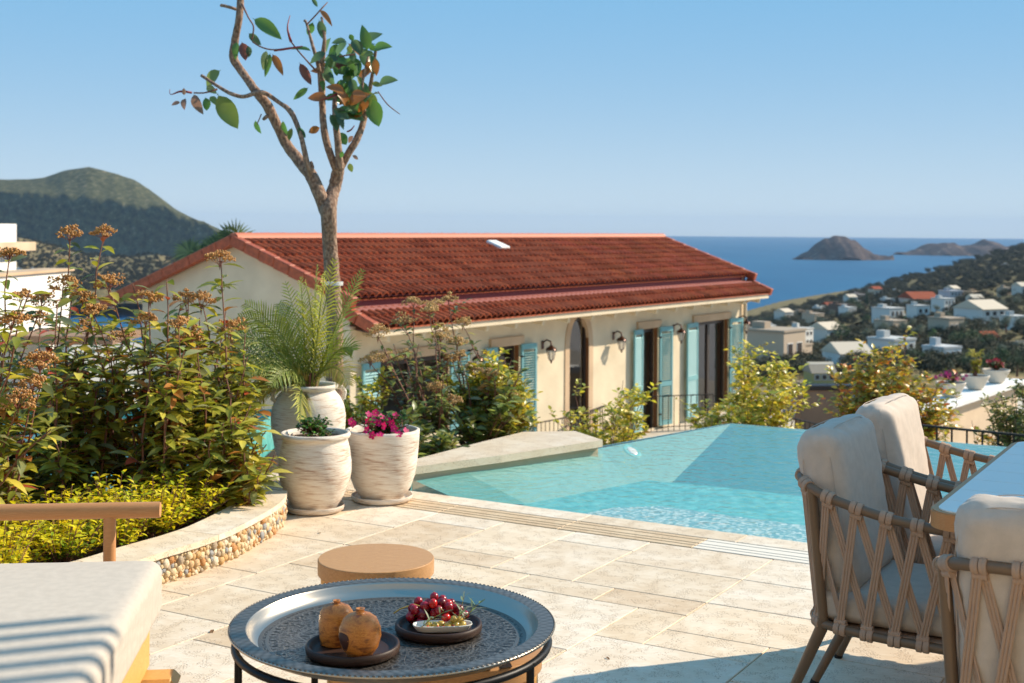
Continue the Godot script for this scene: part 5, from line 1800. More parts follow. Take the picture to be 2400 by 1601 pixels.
func flower(o: Node3D, at: Vector3, r: float, col: Color) -> void:
	var b := MB.new()
	var nd := Vector3(rng.randfn() * 0.5 + 0.15, rng.randf_range(0.1, 0.9), rng.randf_range(0.4, 1.2)).normalized()
	var bs := axes(nd)
	for k in 5:
		var a := TAU * k / 5.0 + rng.randf() * 0.2
		var d := bs * Vector3(cos(a), sin(a), 0.15)
		var t := bs * Vector3(-sin(a), cos(a), 0)
		b.col = vary(col)
		b.face([at, at + d * r * 0.6 - t * r * 0.42, at + d * r * 1.05 - t * r * 0.25])
		b.face([at, at + d * r * 1.05 - t * r * 0.25, at + d * r * 1.05 + t * r * 0.25])
		b.face([at, at + d * r * 1.05 + t * r * 0.25, at + d * r * 0.6 + t * r * 0.42])
	b.col = Color(0.75, 0.5, 0.1)
	b.ball(Transform3D(Basis().scaled(Vector3.ONE * r * 0.14), at + nd * 0.002), 3, 5)
	part("flower", b.done(), M.petal, o)

# ---------- the tree ----------
func limb(b: MB, list: Array, d: float, sides := 9) -> void:       # (px, py, radius px) triples at depth d
	var pts := []
	var rad := []
	var k0 := VIEW * d / FOC
	var c := Curve3D.new()
	var rr := []
	for i in range(0, list.size(), 3): 
		c.add_point(deep(list[i], list[i + 1], d + 0.05 * sin(i * 1.7)) )
		rr.append(list[i + 2] * k0)
	for i in range(1, c.point_count - 1):
		var t := (c.get_point_position(i + 1) - c.get_point_position(i - 1)) / 6.0
		c.set_point_in(i, -t)
		c.set_point_out(i, t)
	for i in c.point_count - 1:
		for q in 5:
			var f := q / 5.0
			pts.append(c.sample(i, f) + Vector3(rng.randfn(), rng.randfn(), rng.randfn()) * rr[i] * 0.025)
			rad.append(lerpf(rr[i], rr[i + 1], f) * rng.randf_range(0.97, 1.03) * 0.93)
	pts.append(c.get_point_position(c.point_count - 1))
	rad.append(rr[-1] * 0.9)
	b.tube(pts, rad, sides)

func build_tree() -> void:
	rng.seed = 321
	var D := 8.9
	var o := thing("rubber_tree", "pruned rubber tree with bare forked branches and few glossy leaves", "tree", Vector3(-1.25, 0.05, -D))
	var off := Transform3D(Basis(), -o.position)
	var b := MB.new()
	limb(b, [768, 1075, 25, 768, 900, 22, 768, 760, 20, 767, 700, 19, 763, 640, 19, 757, 560, 18, 755, 505, 19, 754, 478, 22, 760, 455, 17, 768, 430, 16, 775, 400, 16, 778, 372, 14], D, 14)
	part("trunk", b.done(), M.bark, o, off)
	b = MB.new()
	limb(b, [752, 490, 19, 735, 450, 17, 715, 405, 16, 690, 372, 15, 660, 335, 13, 640, 295, 12, 615, 245, 13, 590, 213, 11, 570, 185, 10, 545, 150, 10, 536, 128, 11, 542, 80, 9, 550, 30, 9, 555, -60, 8], D, 12)
	limb(b, [712, 400, 8, 704, 370, 7, 690, 310, 6, 668, 258, 7, 640, 235, 5, 602, 212, 6, 560, 222, 5, 530, 215, 5, 500, 198, 4, 462, 173, 4], D - 0.12, 9)
	limb(b, [776, 395, 11, 760, 360, 9, 746, 310, 9, 740, 250, 8, 739, 200, 9, 737, 165, 9, 742, 120, 6, 745, 85, 4, 738, 40, 3], D, 10)
	limb(b, [738, 185, 6, 728, 140, 5, 715, 95, 4, 704, 55, 3, 700, 48, 4], D - 0.08, 8)
	limb(b, [779, 385, 10, 776, 330, 9, 770, 280, 8, 768, 235, 6, 775, 200, 4], D - 0.06, 9)
	limb(b, [780, 390, 10, 800, 352, 9, 820, 318, 9, 834, 280, 8, 843, 235, 6, 852, 190, 5, 858, 150, 4, 863, 112, 4], D + 0.05, 10)
	limb(b, [838, 255, 3, 832, 200, 3, 843, 140, 3, 850, 118, 2], D - 0.1, 7)
	limb(b, [545, 22, 4, 525, 16, 4, 507, 12, 4], D, 6)
	limb(b, [622, 262, 5, 612, 268, 5, 605, 274, 4], D, 6)
	limb(b, [712, 402, 6, 717, 385, 5, 714, 372, 4], D - 0.1, 6)
	part("branches", b.done(), M.bark, o, off)
	b = MB.new()
	limb(b, [556, 10, 3, 570, 40, 2, 582, 62, 2, 578, 92, 2], D - 0.1, 5)
	limb(b, [580, 96, 2, 600, 108, 2, 625, 114, 2, 655, 112, 2], D - 0.15, 5)
	limb(b, [728, 165, 3, 705, 140, 2, 683, 115, 2, 668, 95, 2], D - 0.12, 5)
	limb(b, [704, 57, 2, 722, 38, 2, 740, 18, 2, 752, 5, 1], D - 0.1, 5)
	limb(b, [760, 134, 2, 790, 128, 2, 815, 125, 2], D - 0.1, 5)
	limb(b, [498, 205, 3, 470, 213, 2, 445, 213, 2], D - 0.1, 5)
	limb(b, [868, 210, 1.5, 890, 240, 1.5, 918, 262, 1], D - 0.1, 5)
	limb(b, [600, 262, 1.5, 590, 285, 1.5], D - 0.1, 5)
	part("twigs", b.done(), M.twig, o, off)
	b = MB.new()
	limb(b, [668, 95, 4, 663, 80, 3, 660, 60, 2, 666, 35, 0.6], D - 0.12, 6)
	limb(b, [630, 116, 3, 665, 111, 3, 695, 106, 1], D - 0.15, 6)
	limb(b, [440, 213, 3, 415, 210, 3, 392, 217, 1, 390, 205, 0.5], D - 0.1, 6)
	limb(b, [862, 114, 4, 874, 112, 3, 882, 104, 0.8], D, 6)
	limb(b, [798, 302, 2.5, 806, 298, 2, 814, 288, 0.8], D - 0.15, 6)
	limb(b, [775, 215, 3, 755, 224, 2.5, 735, 230, 1], D - 0.15, 6)
	part("bud_sheaths", b.done(), M.twig_red, o, off)
	# leaves measured one by one: foot, tip, width (pixels of an enlarged view), kind
	var kinds := {"g": Color(0.035, 0.08, 0.016), "d": Color(0.018, 0.035, 0.015), "o": Color(0.26, 0.10, 0.022), "b": Color(0.20, 0.115, 0.08), "l": Color(0.19, 0.24, 0.09), "v": Color(0.095, 0.13, 0.028), "r": Color(0.07, 0.025, 0.02), "p": Color(0.55, 0.28, 0.14)}
	var mats := {}
	for k in kinds:
		var m := mat(kinds[k].linear_to_srgb(), 0.3)
		m.backlight_enabled = true
		m.backlight = through(kinds[k], 0.25)
		mats[k] = m
	var shapes := [leaf_mesh(0.5, 0.45, 0.28, 7, 0.8, 0.05), leaf_mesh(0.5, 0.3, 0.5, 7, 0.8, 0.05), leaf_mesh(0.5, 0.7, 0.2, 7, 0.8, 0.05)]
	var list := [[740, 150, 970, 290, 115, "g"], [705, 270, 795, 355, 62, "d"], [650, 340, 685, 492, 84, "r"], [612, 338, 590, 472, 60, "g"], [700, 370, 720, 472, 50, "d"], [852, 408, 820, 562, 60, "l"], [882, 430, 845, 616, 55, "g"], [898, 438, 985, 598, 64, "o"], [478, 570, 338, 700, 120, "v"], [360, 700, 440, 760, 60, "l"], [450, 765, 610, 1046, 160, "v"], [392, 785, 440, 850, 60, "v"], [352, 792, 378, 908, 68, "g"], [258, 765, 292, 918, 85, "b"], [190, 800, 172, 892, 55, "b"], [150, 835, 75, 850, 36, "b"], [176, 715, 180, 785, 34, "b"], [760, 980, 786, 1098, 46, "g"], [985, 982, 1002, 1108, 46, "g"], [1062, 1040, 1030, 1152, 46, "v"], [1108, 1032, 1168, 1132, 56, "d"], [1218, -20, 1272, 58, 34, "d"], [1283, 80, 1388, 172, 48, "o"], [1232, 178, 1188, 302, 64, "g"], [1280, 160, 1328, 318, 74, "d"], [1222, 418, 1066, 358, 38, "g"], [1120, 508, 1218, 694, 74, "r"], [1196, 714, 1072, 808, 54, "g"], [1530, 278, 1562, 334, 44, "g"], [1540, 322, 1645, 440, 84, "d"], [1512, 350, 1632, 448, 34, "p"], [1682, 378, 1755, 402, 50, "g"], [1524, 368, 1540, 436, 46, "v"], [1735, 470, 1752, 622, 62, "o"], [1708, 682, 1792, 690, 46, "v"], [1560, 690, 1640, 895, 165, "g"], [1690, 790, 1775, 1036, 140, "g"], [1488, 815, 1622, 935, 92, "g"], [1368, 930, 1445, 1066, 84, "d"], [1292, 1040, 1188, 1082, 62, "o"], [1438, 1078, 1512, 1186, 84, "g"], [1562, 1108, 1512, 1166, 42, "b"], [1480, 1235, 1452, 1290, 36, "g"], [1530, 1330, 1545, 1405, 50, "v"], [1550, 1268, 1612, 1302, 30, "b"], [1378, 700, 1508, 775, 66, "o"], [1590, 620, 1660, 708, 50, "l"], [1300, 600, 1410, 668, 64, "l"], [1430, 490, 1500, 590, 92, "r"], [1500, 470, 1560, 560, 60, "g"], [1570, 465, 1620, 610, 84, "g"], [1420, 490, 1440, 600, 44, "v"], [1480, 600, 1540, 690, 72, "g"], [1540, 640, 1580, 760, 76, "d"], [1310, 520, 1390, 560, 40, "o"], [1390, 540, 1440, 620, 50, "g"], [1450, 700, 1400, 800, 60, "g"], [1520, 760, 1450, 860, 56, "o"], [1640, 720, 1700, 860, 90, "v"], [1290, 640, 1330, 720, 46, "g"], [1700, 500, 1660, 560, 40, "o"], [1360, 570, 1340, 640, 44, "d"]]
	for q in list:
		var dz := rng.randf_range(-0.12, 0.14)
		var A := deep((380 + q[0] / 3.484) / VIEW, q[1] / 3.484 / VIEW, D - 0.12 + dz)
		var B := deep((380 + q[2] / 3.484) / VIEW, q[3] / 3.484 / VIEW, D - 0.12 + dz + rng.randf_range(-0.04, 0.04))
		var z := B - A
		var bs := axes(z, Vector3(rng.randf_range(-0.5, 0.5), rng.randf_range(0.0, 0.6), 1.0).normalized())
		var L := z.length()
		var wd: float = q[4] / 3.484 * D / FOC
		part("leaf", shapes[rng.randi_range(0, 2)], mats[q[5]], o, Transform3D(bs.scaled_local(Vector3(wd / 0.5, L, L)), A - o.position))
	for k in 56:                                   # the crowded leaves of the right-hand crown
		var px := rng.randf_range(738, 872)
		var py := 95.0 + rng.randf() * 175.0
		if px > 850 and py > 200: continue
		var A := deep(px, py, D - rng.randf_range(-0.2, 0.3))
		var an := rng.randf() * TAU
		var z := Vector3(cos(an), sin(an) * 0.8 - 0.35, rng.randf_range(-0.4, 0.6)).normalized()
		var L := rng.randf_range(0.10, 0.19)
		part("leaf", shapes[rng.randi_range(0, 2)], mats[["g", "g", "d", "v", "g", "o", "d"][rng.randi_range(0, 6)]], o, Transform3D(axes(z, Vector3(rng.randf_range(-0.6, 0.6), 0.4, 0.9).normalized()).scaled_local(Vector3(L, L, L)), A - o.position))
	b = MB.new()
	for k in 3: 
		var c := deep(766, 648 + k * 3.0, D)
		var ring := []
		for i in 17: ring.append(c + Vector3(cos(TAU * i / 16.0) * 0.062, 0.003 * i / 16.0, sin(TAU * i / 16.0) * 0.062))
		b.tube(ring, 0.004, 5, false)
	part("tie", b.done(), M.white_wall, o, off)
	# fan palm behind the villa roof
	var pb := deep(535, 640, 26.0)
	var fan := thing("fan_palm", "dark fan palm rising behind the near gable of the villa", "palm", Vector3(pb.x, YARD, pb.z))
	b = MB.new()
	b.tube([Vector3(0, 0, 0), Vector3(0, 2.0, 0), Vector3(0, -YARD + 0.9, 0)], [0.2, 0.16, 0.15], 10)
	part("trunk", b.done(), M.bark, fan)
	for f in [[530, 520, 1.0], [545, 515, 1.0], [505, 535, 0.9], [480, 545, 0.9], [462, 560, 0.8], [515, 560, 0.9], [550, 545, 0.8], [495, 570, 0.9], [405, 575, 0.8], [430, 585, 0.8], [455, 590, 0.8], [470, 575, 0.9]]:
		fan_leaf(fan, Vector3(0, -YARD + 0.85, 0), deep(f[0], f[1], 25.6 + rng.randf() * 0.8) - fan.position, 0.46 * f[2])

func fan_leaf(o: Node3D, p0: Vector3, p1: Vector3, r: float) -> void:
	var b := MB.new()
	b.col = Color(0.06, 0.10, 0.03)
	var d := (p1 - p0).normalized()
	var c := p1 - d * r * 0.7
	b.tube([p0, p0.lerp(c, 0.5) + Vector3(0, 0.08, 0), c], 0.014, 4, false)
	var n := d.cross(Vector3(0, 0.3, 1)).normalized()
	for k in 22:
		var a := -2.0 + 4.0 * k / 21.0
		var e := (d * cos(a) + n * sin(a)).normalized()
		b.col = Color(0.05, 0.085, 0.03).lerp(Color(0.20, 0.26, 0.10), rng.randf())
		var w := e.cross(Vector3(0.2, 0.4, 1)).normalized() * 0.018
		var m := c + e * r * 0.6
		b.face([c, m - w, m + w])
		b.face([m - w, c + e * r * rng.randf_range(0.9, 1.15) + Vector3(0, -r * 0.12, 0), m + w])
	part("frond", b.done(), M.leaf, o)

# ---------- furniture ----------
func planar_uv(b: MB, R: float) -> void:
	for i in b.v.size(): b.t[i] = Vector2(b.v[i].x / R * 0.5 + 0.5, b.v[i].z / R * 0.5 + 0.5)

func build_daybed() -> void:
	var o := thing("daybed", "wooden daybed with a thick beige mattress and a round back rail", "daybed", Vector3(-1.075, 0, -4.05))
	o.transform.basis = Basis(Vector3(0.993, 0, -0.112), Vector3.UP, Vector3(0.112, 0, 0.993))
	part("mattress", pillow(Vector3(2.1, 0.185, 1.5), 0.22, 0.05, 3, 0.004, 40), M.bench_cloth, o, Transform3D(Basis(), Vector3(-1.05, 0.385, 0.76)))
	var b := MB.new()
	b.box(Vector3(2.0, 0.15, 1.46), Transform3D(Basis(), Vector3(-1.035, 0.218, 0.77)), 0.012)
	part("frame", b.done(), M.pine, o)
	for z in [0.10, 1.2]:
		b = MB.new()
		b.box(Vector3(2.2, 0.045, 0.13), Transform3D(Basis(), Vector3(-1.04, 0.118, z)), 0.02)
		part("runner", b.done(), M.pine, o)
		for x in [-2.0, -0.1]:
			b = MB.new()
			b.box(Vector3(0.07, 0.095, 0.09), Transform3D(Basis(), Vector3(x, 0.0475, z)), 0.008)
			part("foot", b.done(), M.pine, o)
	b = MB.new()
	b.tube([Vector3(-2.1, 0.598, -0.10), Vector3(-0.032, 0.598, -0.10), Vector3(-0.028, 0.598, -0.10)], [0.0255, 0.0255, 0.0235], 28)
	part("back_rail", b.done(), M.oak, o)
	for x in [-0.185, -1.0, -1.9]:
		b = MB.new()
		b.tube([Vector3(x, 0.14, -0.10), Vector3(x, 0.585, -0.10)], 0.0195, 20)
		part("rail_post", b.done(), M.oak, o)
		b = MB.new()
		b.box(Vector3(0.05, 0.05, 0.16), Transform3D(Basis(), Vector3(x, 0.165, -0.04)), 0.006)
		part("post_bracket", b.done(), M.oak, o)

func stool(label: String, at: Vector3, h := 0.44) -> void:
	var o := thing("stool", label, "stool", at, "round wooden stools")
	var b := MB.new()
	b.lathe([Vector2(0.0, h - 0.05), Vector2(0.184, h - 0.05), Vector2(0.1865, h - 0.047), Vector2(0.1865, h - 0.004), Vector2(0.1835, h), Vector2(0.0, h)], 72)
	part("seat", b.done(), M.oak_top, o)
	var y := h - 0.051
	for k in 7:
		b = MB.new()
		var r := 0.176 - 0.004 * k + 0.003 * sin(k * 2.0)
		var off := Vector3(sin(k * 1.9) * 0.004, 0, cos(k * 1.3) * 0.004)
		b.lathe([Vector2(0.0, 0.0), Vector2(r - 0.006, 0.0), Vector2(r, 0.006), Vector2(r, 0.044), Vector2(r - 0.006, 0.049), Vector2(0.0, 0.049)], 56, Transform3D(Basis(), Vector3(0, y - 0.05, 0) + off))
		part("base_ring", b.done(), M.pine, o)
		y -= 0.0555

func build_tray_table() -> void:
	var C := Vector3(-0.29, 0, -3.255)
	var R := 0.405
	var o := thing("tray_stand", "black metal stand carrying the big engraved tray", "table stand", C)
	var b := MB.new()
	var ring := []
	for k in 65: ring.append(Vector3(cos(TAU * k / 64.0) * 0.388, 0.472, sin(TAU * k / 64.0) * 0.388))
	b.tube(ring, 0.010, 10, false)
	part("top_ring", b.done(), M.black_metal, o)
	for a in [PI - 0.42, 0.50, 1.20, PI + 0.9, -0.9]:
		b = MB.new()
		b.tube([Vector3(cos(a) * 0.388, 0.478, sin(a) * 0.388), Vector3(cos(a) * 0.388, 0.0, sin(a) * 0.388)], 0.0095, 12)
		part("leg", b.done(), M.black_metal, o)
	b = MB.new()
	ring = []
	for k in 49: ring.append(Vector3(cos(TAU * k / 48.0) * 0.378, 0.09, sin(TAU * k / 48.0) * 0.378))
	b.tube(ring, 0.008, 8, false)
	part("lower_ring", b.done(), M.black_metal, o)
	var t := thing("metal_tray", "large round engraved pewter tray with a raised decorated rim", "tray", C + Vector3(0, 0.4825, 0))
	b = MB.new()
	b.lathe([Vector2(0.333, 0.001), Vector2(0.30, 0.0), Vector2(0.0, 0.0)], 96)
	for i in b.n.size(): b.n[i] = Vector3.UP
	planar_uv(b, R)
	part("engraved_plate", b.done(), M.tray, t)
	b = MB.new()
	b.lathe([Vector2(0.3625, 0.034), Vector2(0.359, 0.030), Vector2(0.354, 0.018), Vector2(0.345, 0.006), Vector2(0.333, 0.001)], 96)
	part("cove", b.done(), M.tray_rim, t)
	b = MB.new()
	b.lathe([Vector2(0.402, 0.034), Vector2(0.396, 0.0365), Vector2(0.370, 0.0365), Vector2(0.3625, 0.034)], 128)
	for i in b.n.size(): b.n[i] = Vector3.UP
	planar_uv(b, R)
	part("rim", b.done(), M.tray, t)
	b = MB.new()
	b.lathe([Vector2(0.330, -0.004), Vector2(0.355, 0.002), Vector2(0.372, 0.022), Vector2(0.4035, 0.027), Vector2(0.4055, 0.032), Vector2(0.402, 0.034)], 96)
	part("underside", b.done(), M.tray_rim, t)
	b = MB.new()
	for k in 190:
		var a := TAU * k / 190.0
		b.ball(Transform3D(Basis(Vector3.UP, -a).scaled_local(Vector3(0.0021, 0.0023, 0.0046)), Vector3(cos(a) * 0.4025, 0.0345, sin(a) * 0.4025)), 4, 6)
	part("rim_beading", b.done(), M.tray_bead, t)
	var top := 0.4835
	# boards
	var c1 := on(810, 1488, top + 0.012)
	var c2 := on(1007, 1440, top + 0.012)
	c1.y = top; c2.y = top
	for q in [[c1, 0.113, "dark round wooden board under the two wooden pomegranate vases"], [c2, 0.110, "dark round wooden board carrying grapes and the olive dish"]]:
		b = MB.new()
		var r: float = q[1]
		b.lathe([Vector2(0.0, 0.0), Vector2(r * 0.90, 0.0), Vector2(r * 0.985, 0.006), Vector2(r, 0.015), Vector2(r * 0.985, 0.024), Vector2(r * 0.94, 0.0255), Vector2(r * 0.90, 0.021), Vector2(r * 0.86, 0.013), Vector2(r * 0.80, 0.0115), Vector2(0.0, 0.0115)], 56)
		tag(part("serving_board", b.done(), M.walnut, self, Transform3D(Basis(Vector3.UP, r * 90.0), q[0])), q[2], "board", "dark boards on the tray")
	# wooden vases
	for q in [[0, on(826, 1506, top + 0.012), 0.0500, "rounder wooden vase with a dark knot, in front on the board"], [1, on(772, 1478, top + 0.012), 0.0425, "flat-sided wooden vase standing behind the round one"]]:
		var at: Vector3 = q[1]
		at.y = top + 0.012
		var r: float = q[2]
		var v := thing("wooden_vase", q[3], "vase", at, "wooden vases on the tray")
		b = MB.new()
		if q[0] == 0: b.lathe([Vector2(0.0, 0.0), Vector2(r * 0.46, 0.0), Vector2(r * 0.62, r * 0.10), Vector2(r * 0.86, r * 0.45), Vector2(r, r * 0.95), Vector2(r * 0.97, r * 1.35), Vector2(r * 0.80, r * 1.75), Vector2(r * 0.52, r * 1.97), Vector2(r * 0.25, r * 2.04)], 40)
		else: b.lathe([Vector2(0.0, 0.0), Vector2(r * 0.80, 0.0), Vector2(r * 0.90, r * 0.06), Vector2(r * 0.98, r * 0.6), Vector2(r, r * 1.35), Vector2(r * 0.94, r * 1.8), Vector2(r * 0.74, r * 2.1), Vector2(r * 0.45, r * 2.25), Vector2(r * 0.25, r * 2.29)], 40)
		part("body", b.done(), M.olive_wood, v, Transform3D(Basis(Vector3.UP, 2.2 * q[0]), Vector3.ZERO))
		b = MB.new()
		var y0: float = r * (2.02 if q[0] == 0 else 2.26)
		b.lathe([Vector2(r * 0.26, y0), Vector2(r * 0.20, y0 + r * 0.05), Vector2(r * 0.20, y0 + r * 0.17), Vector2(r * 0.23, y0 + r * 0.21), Vector2(r * 0.18, y0 + r * 0.22), Vector2(r * 0.08, y0 + r * 0.20), Vector2(0.0, y0 + r * 0.10)], 20)
		part("neck", b.done(), M.olive_wood, v)
		if q[0] == 0:
			b = MB.new()
			var prof := [Vector2(0.46, 0.0), Vector2(0.62, 0.10), Vector2(0.86, 0.45), Vector2(1.0, 0.95), Vector2(0.97, 1.35), Vector2(0.80, 1.75)]
			for k in 20:
				for j in 3:
					var ps := []
					for e in [[j, k], [j, k + 1], [j + 1, k + 1], [j + 1, k]]:
						var a: float = TAU * e[1] / 20.0
						var rr: float = e[0] / 3.0 * (0.40 + 0.04 * sin(a * 3.0))
						var hy: float = 0.88 + sin(a) * rr * 1.1
						var an: float = PI * 0.5 + 0.82 - cos(a) * rr
						var pr := 1.0
						for i in 5:
							if hy >= prof[i].y and hy <= prof[i + 1].y: pr = lerpf(prof[i].x, prof[i + 1].x, (hy - prof[i].y) / (prof[i + 1].y - prof[i].y))
						ps.append(Vector3(cos(an) * pr * 1.012, hy, sin(an) * pr * 1.012) * r)
					b.face(ps)
			smooth(b)
			part("knot", b.done(), M.knot_wood, v)
	# grapes
	rng.seed = 17
	var gp := c2 + Vector3(-0.015, 0.0125, -0.03)
	var g := thing("grape_bunch", "bunch of red grapes heaped at the back of the board", "grapes", gp)
	var spots := []
	for tries in 4000:
		if spots.size() >= 46: break
		var p := Vector3(rng.randf_range(-0.082, 0.082), 0.011, rng.randf_range(-0.045, 0.034))
		if Vector2(p.x / 0.085, p.z / 0.047).length() > 1.0: continue
		if Vector2(p.x + gp.x - c2.x, p.z + gp.z - c2.z).length() > 0.086: continue
		if p.x < 0.06 and p.z > 0.028: continue
		var lift := true
		while lift and p.y < 0.07:
			lift = false
			for s in spots:
				if p.distance_to(s) < 0.0205:
					lift = true
					p.y += 0.002
					break
		if p.y > 0.060 - 0.30 * absf(p.x): continue
		spots.append(p)
	b = MB.new()
	b.ball(Transform3D(Basis().scaled(Vector3(0.0112, 0.0122, 0.0112)), Vector3.ZERO), 10, 14)
	var grape := b.done()
	for k in spots.size(): part("grape", grape, [M.grape, M.grape, M.grape_dark, M.grape, M.grape_red][k % 5 if k % 11 else 4] if k % 5 != 4 or k % 11 == 0 else M.grape_dark, g, Transform3D(Basis(Vector3(rng.randfn(), rng.randfn(), rng.randfn()).normalized(), rng.randf() * 3.0), spots[k]))
	b = MB.new()
	b.tube([Vector3(-0.02, 0.035, -0.01), Vector3(-0.05, 0.048, 0.0), Vector3(-0.085, 0.038, 0.01), Vector3(-0.10, 0.028, 0.012)], 0.0018, 6)
	b.tube([Vector3(-0.05, 0.047, 0.0), Vector3(-0.045, 0.03, 0.022), Vector3(-0.055, 0.02, 0.03)], 0.0014, 6)
	b.tube([Vector3(0.0, 0.03, -0.02), Vector3(-0.005, 0.062, -0.03), Vector3(0.0, 0.072, -0.03)], 0.0016, 6)
	part("stalk", b.done(), M.stalk, g)
	# olive dish
	var dp := on(1016, 1441, top + 0.02)
	dp.y = top + 0.0125
	var dish := thing("olive_dish", "small white oval dish of olives at the front of the board", "dish", dp, "", 0.10)
	b = MB.new()
	for L in [[0.0, 0.060, 0.018, 0.0], [0.003, 0.066, 0.0225, 1.0], [0.016, 0.0745, 0.0285, 2.0], [0.0185, 0.0735, 0.0275, 3.0], [0.016, 0.071, 0.0255, 4.0], [0.006, 0.064, 0.021, 5.0], [0.005, 0.0, 0.0, 6.0]]:
		for k in 41:
			var a := TAU * k / 40.0
			var ca := signf(cos(a)) * pow(absf(cos(a)), 0.55)
			var sa := signf(sin(a)) * pow(absf(sin(a)), 0.8)
			b.vert(Vector3(ca * L[1], L[0], -sa * L[2]), Vector3.UP)
	for r in 6:
		for k in 40:
			var a := r * 41 + k
			b.tri(a, a + 1, a + 42); b.tri(a, a + 42, a + 41)
	smooth(b)
	part("body", b.done(), M.china, dish)
	b = MB.new()
	b.ball(Transform3D(Basis().scaled(Vector3(0.0088, 0.0085, 0.0108)), Vector3.ZERO), 8, 12)
	var ol := b.done()
	b = MB.new()
	b.ball(Transform3D(Basis().scaled(Vector3(0.0034, 0.0034, 0.002)), Vector3(0, 0, 0.0103)), 5, 8)
	var pim := b.done()
	for q in [[0.050, 0.016, 0.002], [0.034, 0.0165, 0.006], [0.022, 0.016, -0.006], [0.038, 0.0165, -0.010], [0.012, 0.0155, 0.008], [0.028, 0.029, -0.001], [-0.004, 0.0155, -0.006], [-0.018, 0.0155, 0.004], [0.042, 0.027, -0.004], [-0.034, 0.015, 0.0]]:
		var ov := thing("olive", "green olive with red filling in the white dish", "olive", dish.transform * Vector3(q[0], q[1] - 0.0015, q[2]), "olives in the dish", rng.randf() * TAU)
		part("flesh", ol, M.olive_fruit, ov)
		part("pimento", pim, M.olive_red, ov)
	# olive sprigs
	var sil := [[Color(0.085, 0.12, 0.05), 3.0], [Color(0.20, 0.25, 0.15), 2.0], [Color(0.30, 0.34, 0.24), 1.0]]
	var lm := leaf_mesh(0.17, 0.2, 0.15, 4)
	var sl := 0
	for q in [[1050, 1432, 1066, 1370, "olive sprig standing up at the edge of the grape board"], [1060, 1430, 1100, 1385, "silvery olive sprig leaning over the rim of the board"], [968, 1440, 1020, 1405, "olive sprig lying across the white dish"]]:
		var A := on(q[0], q[1], top + 0.03)
		var B := deep(q[2], q[3], -A.z - 0.005)
		var sp := thing("olive_sprig", q[4], "sprig", A, "olive sprigs on the board")
		b = MB.new()
		b.tube([Vector3.ZERO, (B - A) * 0.5 + Vector3(0, 0.004, 0), B - A], [0.0012, 0.001, 0.0006], 5)
		part("twig", b.done(), M.stalk, sp)
		var mats := pal_mats(sil, 0.5)
		for k in 11:
			var fr := (k + 1.0) / 11.0
			var a := k * 2.6 + sl
			var dirn := ((B - A).normalized() * 0.7 + Vector3(cos(a), rng.randf_range(-0.2, 0.7), sin(a))).normalized()
			part("leaf", lm, mats[pick(sil)], sp, leaf_pose((B - A) * fr, dirn, rng.randf_range(0.022, 0.040)))
		sl += 1

# ---------- dining set ----------
func at_len(path: Array, f: float) -> Vector3:
	var total := 0.0
	for k in path.size() - 1: total += path[k].distance_to(path[k + 1])
	var run := f * total
	for k in path.size() - 1:
		var d: float = path[k].distance_to(path[k + 1])
		if run <= d or k == path.size() - 2: return path[k].lerp(path[k + 1], clampf(run / d, 0, 1))
		run -= d
	return path[-1]

